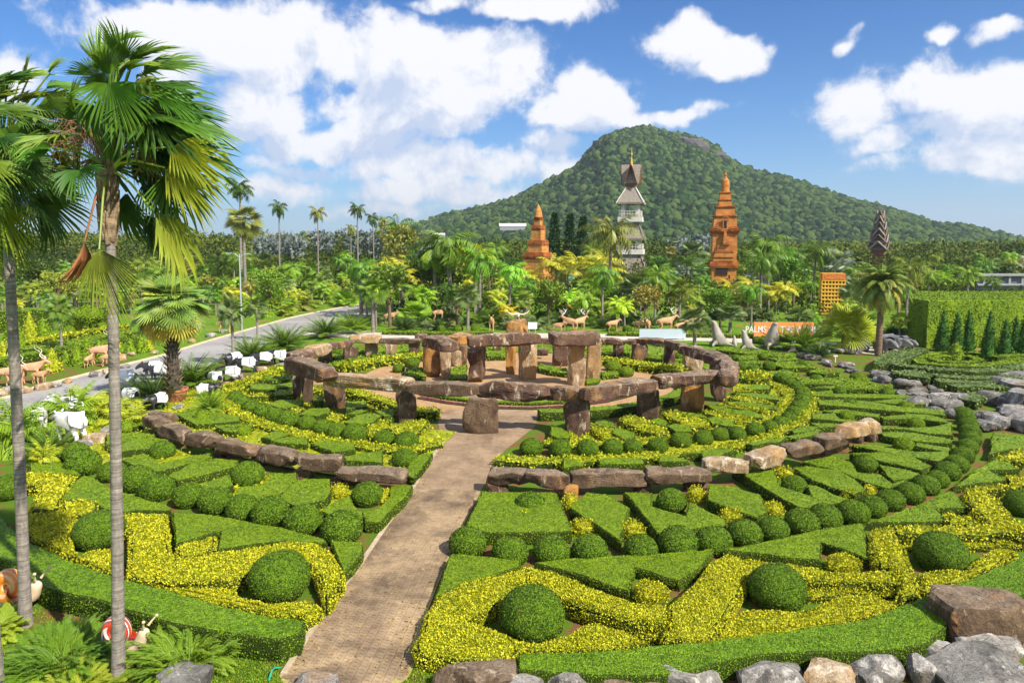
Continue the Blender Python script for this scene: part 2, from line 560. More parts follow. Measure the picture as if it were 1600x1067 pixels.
S_OCHRE = stone_mat('ochre_orange_stone', (0.14, 0.065, 0.03), (0.42, 0.235, 0.09), (0.62, 0.46, 0.28), 0.60, (0.50, 0.235, 0.055), 0.53)
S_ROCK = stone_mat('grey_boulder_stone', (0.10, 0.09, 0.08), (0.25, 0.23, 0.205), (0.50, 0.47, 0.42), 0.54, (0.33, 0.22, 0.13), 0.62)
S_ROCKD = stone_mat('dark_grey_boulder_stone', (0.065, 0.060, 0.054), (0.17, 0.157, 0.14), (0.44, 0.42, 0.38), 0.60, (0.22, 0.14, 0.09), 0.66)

def trunk_mat(name, a, b, scale=9.0):
    m, nt = mat(name); t = NT(nt); v = t.coord('Object')
    rings = t.noise(t.mapping(v, (0.5, 0.5, scale)), 1.9, 5, 0.75, 0.25)
    fine = t.noise(t.mapping(v, (9, 9, 3)), 2.0, 4)
    crack = t.noise(t.mapping(v, (4, 4, 0.3)), 3.0, 3)
    c = t.mix(t.rng(rings, 0.36, 0.66), a, b)
    c = t.mix(1.0, c, t.ramp(fine, [(0.3, (0.7, 0.7, 0.7)), (0.75, (1.2, 1.2, 1.2))]), 'MULTIPLY')
    h = t.math('ADD', rings, t.math('MULTIPLY', crack, 0.4))
    t.out(c, 0.85, 0.15, t.bump(h, 0.8, 0.03)); return m
M_TRUNK = trunk_mat('ringed_palm_bark', (0.17, 0.14, 0.12), (0.38, 0.335, 0.29))
M_TRUNKB = trunk_mat('brown_palm_bark', (0.10, 0.065, 0.04), (0.32, 0.22, 0.14), 6)
M_TRUNKD = trunk_mat('dark_palm_bark', (0.03, 0.025, 0.02), (0.16, 0.13, 0.10), 5)
# ------------------------------------------------------------------ setting: ground, road, path, plaza
CEN = Vector((0.3, 51.0, 0))
ORD = ['first', 'second', 'third', 'fourth', 'fifth', 'sixth', 'seventh', 'eighth', 'ninth', 'tenth', 'eleventh', 'twelfth', 'thirteenth', 'fourteenth',
       'fifteenth', 'sixteenth', 'seventeenth', 'eighteenth', 'nineteenth', 'twentieth']
TENS = {20: 'twenty', 30: 'thirty', 40: 'forty', 50: 'fifty', 60: 'sixty'}
def ordn(i):
    if i < 20: return ORD[i]
    n = i + 1; t = n // 10 * 10
    if n % 10 == 0: return {20: 'twentieth', 30: 'thirtieth', 40: 'fortieth', 50: 'fiftieth', 60: 'sixtieth'}[t]
    return TENS[t] + '-' + ORD[n % 10 - 1]

def sheet(name, pts, z, m, kind='structure', parent=None):
    mb = MB()
    V = [(p[0], p[1], z) for p in pts]
    tr = tessellate_polygon([[Vector(v) for v in V]])
    F = []
    for a, b, c in tr:
        va, vb, vc = Vector(V[a]), Vector(V[b]), Vector(V[c])
        F.append((a, b, c) if (vb - va).cross(vc - va).z > 0 else (a, c, b))
    mb.add(V, F)
    o = mb.build(name, m, parent)
    if kind: o['kind'] = kind
    return o

# ground material: lawn with earth patches
def ground_mat():
    m, nt = mat('lawn_and_earth'); t = NT(nt); v = t.coord('World')
    a = t.noise(v, 0.35, 5, 0.6, 0.3); f = t.noise(v, 25, 3, 0.7); g = t.noise(v, 2.5, 4)
    grass = t.mix(t.rng(g, 0.3, 0.7), (0.075, 0.19, 0.014), (0.19, 0.31, 0.022))
    grass = t.mix(1.0, grass, t.ramp(f, [(0.3, (0.65, 0.7, 0.6)), (0.75, (1.25, 1.2, 1.2))]), 'MULTIPLY')
    soil = t.mix(f, (0.22, 0.11, 0.05), (0.42, 0.25, 0.12))
    c = t.mix(t.rng(a, 0.57, 0.63), grass, soil)
    t.out(c, 0.92, 0.1, t.bump(t.math('ADD', f, g), 0.8, 0.05)); return m
def soil_mat():
    m, nt = mat('garden_soil'); t = NT(nt); v = t.coord('World')
    a = t.noise(v, 0.9, 5, 0.6, 0.3); f = t.noise(v, 22, 4, 0.7)
    soil = t.mix(f, (0.11, 0.048, 0.022), (0.30, 0.145, 0.065))
    grass = t.mix(f, (0.05, 0.12, 0.01), (0.15, 0.24, 0.02))
    c = t.mix(t.rng(a, 0.41, 0.52), soil, grass)
    t.out(c, 0.95, 0.1, t.bump(f, 0.8, 0.05)); return m
def sand_mat(name, a_, b_, sc=0.5):
    m, nt = mat(name); t = NT(nt); v = t.coord('World')
    a = t.noise(v, sc, 6, 0.6, 0.4); f = t.noise(v, 30, 3, 0.7); s = t.noise(v, 3, 5, 0.7)
    c = t.mix(t.rng(a, 0.32, 0.68), a_, b_)
    c = t.mix(1.0, c, t.ramp(s, [(0.3, (0.78, 0.76, 0.74)), (0.7, (1.16, 1.16, 1.16))]), 'MULTIPLY')
    c = t.mix(1.0, c, t.ramp(f, [(0.3, (0.8, 0.8, 0.8)), (0.7, (1.15, 1.15, 1.15))]), 'MULTIPLY')
    t.out(c, 0.92, 0.12, t.bump(t.math('ADD', f, s), 0.5, 0.02)); return m
M_GROUND = ground_mat(); M_SOIL = soil_mat()
M_PATH = sand_mat('worn_path_surface', (0.22, 0.155, 0.10), (0.40, 0.285, 0.18))
M_PLAZA = sand_mat('sandy_plaza_surface', (0.36, 0.215, 0.105), (0.50, 0.325, 0.17))
M_ROAD = sand_mat('grey_road_asphalt', (0.27, 0.26, 0.255), (0.38, 0.37, 0.355), 0.2)
M_CONC = sand_mat('pale_concrete', (0.50, 0.46, 0.40), (0.66, 0.60, 0.52), 0.4)
M_KERB = simple('kerb_concrete', (0.46, 0.37, 0.25), 0.85, 0.3, 4)

S = 6000
sheet('ground', [(-S, -200), (S, -200), (S, S), (-S, S)], 0.0, M_GROUND)
sheet('garden_soil', [(CEN.x + 41.5 * math.cos(a), CEN.y + 39.0 * math.sin(a)) for a in np.linspace(PI * 0.92, PI * 2.12, 60)] +
      [(CEN.x + 22 * math.cos(a), CEN.y + 22 * math.sin(a)) for a in np.linspace(0.35, PI - 0.3, 30)], 0.006, M_SOIL)
sheet('plaza', [(CEN.x + 11.4 * math.cos(a), CEN.y + 11.4 * math.sin(a)) for a in np.linspace(0, 2 * PI, 96, endpoint=False)], 0.016, M_PLAZA)
sheet('plaza_side_path', [(CEN.x + x, CEN.y + y) for x, y in ((10.8, -0.7), (19.5, -0.6), (19.5, 0.7), (10.8, 0.6))], 0.012, M_PLAZA)
sheet('plaza_side_path', [(CEN.x - x, CEN.y + y) for x, y in ((10.8, -2.0), (17.6, -3.6), (17.6, -1.9), (10.8, -0.4))][::-1], 0.012, M_PLAZA)

pathL = [(470, 1085), (445, 1072), (436, 1056), (470, 1003), (500, 960), (530, 920), (560, 880), (600, 822), (640, 765), (665, 725), (690, 690), (683, 652), (700, 640)]
pathR = [(600, 1085), (636, 1062), (648, 1040), (648, 1020), (664, 970), (676, 935), (692, 893), (710, 852), (729, 812), (757, 757), (774, 722), (790, 703), (835, 668), (842, 650), (830, 640)]
poly = [G(*p) for p in pathR] + [G(*p) for p in pathL[::-1]]
path_o = sheet('path', poly, 0.022, M_PATH)
mb = MB()
kl = [G(*p) for p in pathL[2:11]]
for a, b in zip(kl[:-1], kl[1:]):
    d = (b - a); L = d.length; n = max(1, int(L / 1.0))
    for i in range(n):
        c = a + d * ((i + .5) / n)
        box(mb, (c.x + 0.10, c.y, 0.035), (L / n - 0.012, 0.14, 0.09), math.atan2(d.y, d.x) + random.uniform(-.01, .01))
tag(mb.build('path_kerb', M_KERB), kind='structure')

# interlocking pavers on the near end of the path
def paver_mesh(l=0.235, w=0.125, g=0.010):
    z = 0.020; k = 0.022
    xs = [-l / 2 + g / 2, -l / 4, 0, l / 4, l / 2 - g / 2]
    zz = [0, k, 0, -k, 0]
    up = [(x, w / 2 - g / 2 + q) for x, q in zip(xs, zz)]
    dn = [(x, -w / 2 + g / 2 + q) for x, q in zip(xs, zz)]
    ring = dn + up[::-1]; n = len(ring)
    V = [(x, y, 0) for x, y in ring] + [(x * .985, y * .97, z) for x, y in ring]
    mb = MB(); mb.add(V, [tuple(range(n, 2 * n))]); mb.add(V, [(i, (i + 1) % n, n + (i + 1) % n, n + i) for i in range(n)])
    return mb
def paver_mat():
    m, nt = mat('worn_paver'); t = NT(nt); v = t.coord('World')
    oi = t.new('ShaderNodeObjectInfo')
    a = t.noise(v, 0.55, 6, 0.6, 0.4); s = t.noise(v, 5, 5, 0.7); f = t.noise(v, 60, 3)
    c = t.mix(t.rng(a, 0.38, 0.60), (0.17, 0.12, 0.08), (0.41, 0.295, 0.175))
    c = t.mix(1.0, c, t.ramp(s, [(0.3, (0.7, 0.7, 0.7)), (0.7, (1.2, 1.2, 1.2))]), 'MULTIPLY')
    c = hsvj(t, c, t.math('MULTIPLY_ADD', oi.outputs['Random'], 0.5, t.math('MULTIPLY', tint_of(t), 0.5)), 0.35)
    t.out(c, 0.9, 0.12, t.bump(f, 0.5, 0.01)); return m
M_PAVER = paver_mat()
pm = paver_mesh().mesh('paver', M_PAVER)
def inside(pt, poly):
    x, y = pt; r = False
    for i in range(len(poly)):
        x1, y1 = poly[i - 1][:2]; x2, y2 = poly[i][:2]
        if (y1 > y) != (y2 > y) and x < (x2 - x1) * (y - y1) / (y2 - y1) + x1: r = not r
    return r
M_MOSS = sand_mat('mossy_joint_sand', (0.36, 0.33, 0.10), (0.46, 0.36, 0.17), 1.2)
a0 = G(470, 1003); a1 = G(640, 765)
pdir = math.atan2(a1.y - a0.y, a1.x - a0.x) - PI / 2
joint = [p for p in poly if p.y < 27.5]
spots = []
ca, sa = math.cos(pdir), math.sin(pdir)
for i in range(-22, 30):
    for j in range(0, 130):
        lx = i * 0.235 + 0.02; ly = j * 0.125
        x = -5.2 + lx * ca - ly * sa; y = 15.2 + lx * sa + ly * ca
        if y < 27.6 and all(inside((x + ex, y + ey), poly) for ex, ey in ((.12, 0), (-.12, 0), (0, .06), (0, -.06))):
            spots.append((x, y))
spots.sort(key=lambda s: s[1])
for k, (x, y) in enumerate(spots[:300]):
    o = link('paver', pm, path_o, (x, y, 0.027 + random.uniform(-.002, .003)), pdir)
    o.rotation_euler.x = random.uniform(-.01, .01)
far = MB(); base = paver_mesh()
for (x, y) in spots[300:]:
    far.merge(base, Matrix.Translation((x, y, 0.027 + random.uniform(-.002, .003))) @ Matrix.Rotation(pdir, 4, 'Z'))
tag(far.build('paver_field', M_PAVER, path_o), kind='stuff')
jp = [p for p in poly if p.y <= 27.6]
sheet('joint_sand', jp, 0.0262, M_MOSS, 'structure', None)

# road on the left, with verge and kerb
roadU = [(-260, 690), (-60, 640), (17, 620), (57, 606), (145, 583), (257, 555), (330, 532), (400, 512), (450, 498), (500, 487), (560, 476)]
roadD = [(-260, 800), (-60, 712), (20, 668), (80, 640), (150, 617), (215, 602), (300, 580), (370, 558), (420, 540), (470, 524), (520, 508), (590, 492)]
road_o = sheet('road', [G(*p) for p in roadD] + [G(*p) for p in roadU[::-1]], 0.010, M_ROAD)
mb = MB()
kk = [G(*p) for p in roadU]
for a, b in zip(kk[:-1], kk[1:]):
    d = b - a; c = (a + b) / 2
    box(mb, (c.x, c.y, 0.05), (d.length + .05, 0.28, 0.14), math.atan2(d.y, d.x))
tag(mb.build('road_kerb', simple('painted_kerb', (0.62, 0.52, 0.34), 0.8, 0.25, 2)), kind='structure')
sheet('concrete_road', [G(*p) for p in ((470, 524), (590, 530), (760, 529), (960, 531), (1110, 533), (1250, 541), (1420, 560), (1420, 548), (1260, 531), (1110, 524), (960, 522), (760, 520), (590, 520), (520, 508))], 0.014, M_CONC)

# ------------------------------------------------------------------ hedges
def dens_size(dist):
    if dist < 21: return 900, 0.028
    if dist < 27: return 520, 0.034
    if dist < 36: return 170, 0.050
    if dist < 50: return 70, 0.07
    return 42, 0.13

def resample(P, step, jit, r):
    out = []
    n = len(P)
    for i in range(n):
        a, b = P[i], P[(i + 1) % n]
        L = math.hypot(b[0] - a[0], b[1] - a[1]); k = max(1, int(round(L / step)))
        for j in range(k):
            s = j / k
            q = 0 if j == 0 else jit
            out.append((a[0] + (b[0] - a[0]) * s + r.normal() * q, a[1] + (b[1] - a[1]) * s + r.normal() * q))
    return out

def area2(P):
    return sum(P[i - 1][0] * P[i][1] - P[i][0] * P[i - 1][1] for i in range(len(P)))

def hedge_mesh(P, z, m, name='hedge', fluffy=False, z0=0.0):
    """a clipped hedge: leafy block over the outline P (list of xy), height z"""
    r = np.random.default_rng(abs(hash((round(P[0][0], 2), round(P[0][1], 2), round(z, 2)))) % 2**31)
    if area2(P) < 0: P = P[::-1]
    cx = sum(p[0] for p in P) / len(P); cy = sum(p[1] for p in P) / len(P)
    dist = math.hypot(cx, cy)
    P = resample(P, 0.45 if dist < 40 else 0.9, 0.018, r)
    n = len(P)
    A = np.array(P)
    prv = np.roll(A, 1, 0); nxt = np.roll(A, -1, 0)
    d1 = A - prv; d1 /= np.linalg.norm(d1, axis=1)[:, None] + 1e-9
    d2 = nxt - A; d2 /= np.linalg.norm(d2, axis=1)[:, None] + 1e-9
    nn = np.stack([(d1 + d2)[:, 1], -(d1 + d2)[:, 0]], 1); nn /= np.linalg.norm(nn, axis=1)[:, None] + 1e-9
    rd = 0.05 if not fluffy else 0.09
    zj = r.normal(size=n) * (0.012 if not fluffy else 0.03)
    rings = [(A - nn * 0.03, z0 - 0.02), (A + nn * 0.01, z0 + (z - z0) * 0.5), (A, z - rd), (A - nn * rd * 0.9, z)]
    V = []
    for q, zz in rings:
        for i in range(n):
            V.append((q[i][0], q[i][1], zz + (zj[i] if zz > z0 else 0)))
    F = []
    for k in range(3):
        for i in range(n):
            j = (i + 1) % n
            F.append((k * n + i, k * n + j, (k + 1) * n + j, (k + 1) * n + i))
    top = [Vector(v) for v in V[3 * n:]]
    T = []
    for a, b, c in tessellate_polygon([top]):
        va, vb, vc = top[a], top[b], top[c]
        T.append((3 * n + a, 3 * n + b, 3 * n + c) if (vb - va).cross(vc - va).z > 0 else (3 * n + a, 3 * n + c, 3 * n + b))
    mb = MB()
    mb.add(V, F, 1 if z < 3 else 0, r.uniform(.35, .65, len(F)))  # side walls take the dark twig colour that stands in for shade
    mb.F.append((np.array(T), np.full(len(T), 2 if fluffy else 0, int), np.full(len(T), 0.5)))
    Va = np.array(V)
    Fq = np.array(F)
    tri = np.concatenate([Va[Fq[:, [0, 1, 2]]], Va[Fq[:, [0, 2, 3]]], Va[np.array(T)]])
    de, si = dens_size(dist)
    if fluffy: de *= 1.7; si *= 1.5
    Pp, N = sample_tris(tri, de, r)
    keep = Pp[:, 2] > z0 + 0.03
    Pp, N = Pp[keep], N[keep]
    # leaf tufts stand a little proud here and there
    Pp = Pp + N * (np.abs(fbm(Pp, 1.5, 5))[:, None] * (0.012 if not fluffy else 0.05))
    LV, LF = leafquads(Pp, N, si, r, 0.42, 0.3 if not fluffy else .6, 0.82 if not fluffy else 0.45)
    mb.add(LV, LF, 0, r.uniform(0.1, 1.0, len(LF)))
    return mb.mesh(name, [m, M_TWIG_SHADE, M_LIME])

HEDGES = []
def hedge(P, z, m, name, colour, shape=None, label=None, cat='hedge', group=None, fluffy=False, z0=0.0):
    me = hedge_mesh(P, z, m, name, fluffy, z0)
    o = link(name, me)
    tag(o, label, cat, group)
    if label is None:
        c = (sum(p[0] for p in P) / len(P), sum(p[1] for p in P) / len(P))
        A = abs(area2(P)) / 2
        per = sum(math.dist(P[i - 1][:2], P[i][:2]) for i in range(len(P)))
        thin = A / per ** 2
        HEDGES.append((o, c, colour, shape or ('long' if thin < 0.032 else ('pointed' if thin < 0.05 else 'broad'))))
    return o

CR = {'A': (0, 800, 4), 'B': (240, 800, 4), 'C': (640, 800, 4), 'D': (960, 800, 4), 'E': (1200, 800, 4), 'F': (1200, 600, 4), 'K': (880, 620, 4),
      'L': (0, 640, 4), 'M': (300, 640, 4), 'N': (340, 500, 5.3333), 'O': (600, 500, 5.3333), 'Q': (860, 500, 5.3333), 'R': (1120, 520, 5.3333),
      'S': (1300, 480, 5.3333), 'T': (0, 480, 4), 'c': (640, 690, 2.831), 'P': (0, 0, 1)}
def pts(crop, s):
    ox, oy, k = CR[crop]
    return [(ox + float(a.split(',')[0]) / k, oy + float(a.split(',')[1]) / k) for a in s.split()]
def wpts(crop, s, z):
    return [tuple(G(x, y, z)[:2]) for x, y in pts(crop, s)]
def band(L, w, taper=True):
    """outline of a hedge of width w along the line L"""
    n = len(L); lft = []; rgt = []
    for i in range(n):
        a = Vector(L[max(i - 1, 0)]); b = Vector(L[min(i + 1, n - 1)])
        d = (b - a); d.normalize(); nn = Vector((-d.y, d.x))
        p = Vector(L[i][:2])
        lft.append(tuple(p + nn * w / 2)); rgt.append(tuple(p - nn * w / 2))
    return lft + rgt[::-1]

GREENS = [
 # right of the path, outer bed
 ('C', .40, "258,258 330,258 690,300 690,335 560,382 300,460 152,535"),
 ('D', .35, "-500,314 -260,285 140,262 620,228 545,345 405,428 130,345 88,490 -100,430 -300,365"),
 ('E', .36, "-275,235 80,160 290,110 560,68 600,72 622,150 622,288 333,190 331,300 150,285 0,262 -120,250"),
 ('F', .32, "612,862 760,815 980,735 1120,668 1160,668 1258,772 1045,778 1132,855 900,862"),
 ('F', .32, "1165,640 1300,530 1420,470 1470,468 1575,530 1385,535 1500,602 1330,615"),
 ('F', .34, "1380,440 1395,330 1410,305 1500,310 1640,330 1660,395 1480,415"),
 # between the low wall and the row of balls, right
 ('c', .45, "318,222 640,220 655,232 718,395 560,400 335,402 248,368"),
 ('c', .45, "705,288 785,222 868,232 972,288 955,370 930,438"),
 ('c', .45, "945,220 1072,225 1068,283 1222,328 1238,262 1400,345 1400,368 1270,385 1095,400"),
 ('K', .45, "915,545 1060,560 1235,610 1275,722 1210,752 1050,700 900,642"),
 ('F', .45, "-225,522 -60,495 40,540 80,640 240,690 430,745 300,775 190,768 0,668"),
 ('F', .42, "245,628 300,630 420,690 520,720 440,750 270,705"),
 ('F', .42, "150,520 240,510 450,540 540,590 600,645 605,668 540,690 280,602"),
 ('F', .42, "205,484 400,445 525,490 560,548 700,560 780,620 880,590 860,625 740,652 580,602 450,545"),
 ('F', .40, "690,500 850,530 950,560 900,590 780,602 740,572"),
 ('F', .40, "510,430 700,420 880,440 1030,512 960,542 800,502 640,462"),
 ('F', .40, "525,380 660,375 790,402 920,418 1070,420 1140,400 1125,470 1060,482 700,422"),
 ('F', .40, "920,365 1140,395 1130,425 930,388"),
 ('F', .38, "690,297 900,300 1150,345 1142,372 900,352 720,322"),
 ('F', .38, "680,255 870,272 1000,270 1150,240 1155,318 1000,305 850,285 680,278"),
 ('F', .38, "700,202 880,185 1000,190 1120,222 1122,240 960,217 720,217"),
 ('F', .38, "340,167 480,155 700,190 690,206 480,187"),
 ('F', .38, "305,100 500,95 640,108 830,140 1100,160 1112,195 800,168 320,127"),
 ('F', .38, "650,110 800,90 990,110 985,126 820,127"),
 ('F', .38, "265,52 400,38 410,60 700,60 900,72 890,90 500,82 270,72"),
 ('F', .38, "260,22 450,6 740,5 780,25 500,32"),
 ('F', .36, "270,190 420,178 450,218 560,222 520,240 280,217"),
 ('F', .36, "260,242 440,245 470,262 330,272"),
 ('F', .36, "140,295 230,262 340,288 250,312"),
 ('F', .36, "90,330 180,312 210,318 110,348"),
 ('R', .36, "650,375 1110,378 1240,410 1300,415 1200,440 900,430 700,422"),
 ('R', .36, "1130,455 1250,430 1450,440 1465,470 1300,472"),
 ('R', .36, "440,332 560,300 680,335 670,372 450,362"),
 ('R', .36, "750,320 880,297 1030,325 900,347"),
 ('R', .36, "480,247 640,235 800,270 840,290 560,292 490,272"),
 ('R', .36, "150,190 330,180 345,215 180,226"),
 ('R', .36, "430,210 640,205 690,222 500,232"),
 ('R', .40, "0,120 300,140 640,180 655,207 300,182 0,142"),
 ('R', .36, "150,240 330,232 370,250 180,262"),
 # inside the low wall, right
 ('K', .40, "730,355 900,330 1010,318 1080,330 880,400 860,350"),
 ('K', .40, "210,385 420,372 500,395 510,420 230,420"),
 ('K', .40, "600,370 700,372 790,395 760,402 600,402"),
 ('K', .40, "1140,290 1300,262 1400,250 1360,280 1180,300"),
 ('K', .40, "0,380 110,405 130,425 0,440"),
 ('K', .40, "1390,250 1500,225 1599,215 1599,235 1450,262"),
 ('K', .40, "1420,205 1520,180 1599,190 1560,215 1440,225"),
 # bed between the stone circle and the small balls, right
 ('K', .42, "185,150 240,135 325,165 320,187 220,182"),
 ('K', .42, "302,207 350,190 450,222 448,258 380,267 310,228"),
 ('K', .42, "540,145 600,130 650,150 650,190 560,162"),
 ('K', .42, "648,182 700,165 790,180 810,215 700,217"),
 ('K', .42, "710,95 800,95 900,120 900,132 750,117"),
 ('K', .42, "892,132 960,120 1070,150 1072,187 930,167"),
 ('K', .42, "880,50 1000,60 1080,85 1060,95 950,82"),
 ('K', .42, "1078,92 1140,75 1242,110 1230,132 1110,117"),
 ('K', .42, "1120,30 1200,38 1345,58 1320,78 1150,57"),
 ('R', .42, "210,448 330,425 450,440 440,470 230,470"),
 ('R', .42, "120,500 300,500 500,520 520,560 360,545 240,520"),
 ('R', .42, "60,570 230,570 500,605 500,640 300,620 100,590"),
 ('R', .42, "0,630 150,640 380,680 380,710 250,690 30,660"),
 ('Q', .42, "0,870 90,890 170,950 160,985 60,980 0,960"),
 ('R', .42, "140,320 220,330 240,360 235,385 140,375"),
 # far side, right, seen through the circle
 ('Q', .40, "395,255 520,262 520,290 400,285"),
 ('Q', .40, "800,290 930,310 930,335 810,330"),
 ('Q', .40, "840,345 930,355 930,380 870,372"),
 ('Q', .40, "610,240 660,245 660,275 610,270"),
 ('Q', .40, "1270,290 1360,300 1360,330 1270,325"),
 # left of the path, outer bed
 ('B', .40, "120,0 330,10 800,90 1070,165 1085,195 830,180 600,202 400,238 425,115 140,195"),
 ('L', .40, "385,562 400,510 440,465 520,415 600,425 680,480 900,555 1060,600 1072,628 880,628 690,642 600,590 500,570"),
 ('B', .40, "1105,175 1300,185 1310,250 1250,330 1185,385"),
 ('L', .38, "185,330 280,307 370,322 505,395 500,408 350,398 185,388"),
 # between low wall and balls, left
 ('M', .42, "1240,478 1380,470 1340,540 1180,700 1085,700 1060,640 1180,602 1232,540"),
 ('M', .42, "805,630 980,520 1010,590 1070,650 1062,690 850,655"),
 ('M', .42, "600,460 700,430 868,430 870,520 840,560 640,602 548,560"),
 ('M', .42, "300,482 430,470 520,400 655,392 660,440 520,560 430,572 265,532"),
 ('L', .42, "1045,412 1200,330 1350,300 1492,320 1482,352 1300,402 1110,442"),
 ('L', .42, "1110,470 1250,462 1440,400 1462,472 1290,522 1260,482"),
 ('L', .42, "755,312 900,270 960,300 1000,332 1200,290 1320,268 1320,302 1100,362 980,392 860,352"),
 ('L', .40, "680,232 780,180 920,163 1062,190 940,242 760,262"),
 ('L', .40, "660,152 820,143 940,148 985,160 800,202 665,222"),
 ('L', .38, "760,95 860,60 910,55 905,85 840,110"),
 # inside the low wall, left
 ('L', .38, "1080,22 1220,0 1330,12 1500,42 1500,72 1220,92 1160,62"),
 ('L', .38, "1340,100 1520,85 1590,100 1450,140 1395,130"),
 ('M', .38, "200,102 330,85 385,100 265,142"),
 ('M', .38, "430,172 520,130 622,152 500,192"),
 ('M', .38, "490,192 600,170 722,177 722,217 560,207"),
 ('M', .38, "740,207 860,185 1022,202 1020,252 880,267"),
 ('M', .38, "950,292 1192,250 1192,332 960,317"),
 ('M', .38, "1400,282 1505,265 1490,300 1385,425 1335,402 1352,342"),
 # bed round the circle, left
 ('N', .50, "470,385 620,378 620,425 480,425"),
 ('N', .50, "345,480 420,455 510,470 620,455 620,495 500,500 350,500"),
 ('N', .50, "265,547 350,525 470,540 620,515 630,555 480,562 470,582 275,572"),
 ('N', .46, "455,607 520,580 620,590 625,617 480,627"),
 ('N', .46, "412,702 520,662 712,672 702,707 560,737"),
 ('N', .46, "680,782 760,735 930,730 942,767 820,802"),
 ('N', .46, "1050,852 1180,785 1300,770 1372,792 1300,852 1150,872"),
 ('N', .46, "1078,782 1160,745 1252,752 1180,782"),
 ('N', .46, "800,652 880,620 882,672 810,682"),
 ('N', .46, "1070,680 1242,672 1245,722 1070,742"),
 ('N', .46, "1300,752 1470,735 1472,792 1385,802"),
 ('N', .40, "1080,320 1250,310 1290,325 1100,345"),
 ('N', .40, "1280,285 1430,280 1420,300 1290,305"),
 ('N', .40, "960,345 1060,345 1060,380 975,382"),
 ('N', .40, "945,280 1030,285 1030,318 950,312"),
 ('N', .40, "1145,225 1240,225 1240,250 1150,250"),
 # among the tall central stones
 ('O', .15, "552,400 690,368 692,488 540,490"),
 ('O', .42, "850,265 1012,255 1012,300 860,302"),
 ('O', .40, "1282,370 1400,380 1526,410 1526,440 1400,425 1282,400"),
 ('O', .36, "180,400 330,395 340,420 200,428"),
 ('O', .36, "150,435 320,430 350,470 200,465"),
 ('Q', .36, "420,430 560,425 570,450 430,462"),
 ('Q', .20, "296,490 420,480 400,520 300,530"),
]
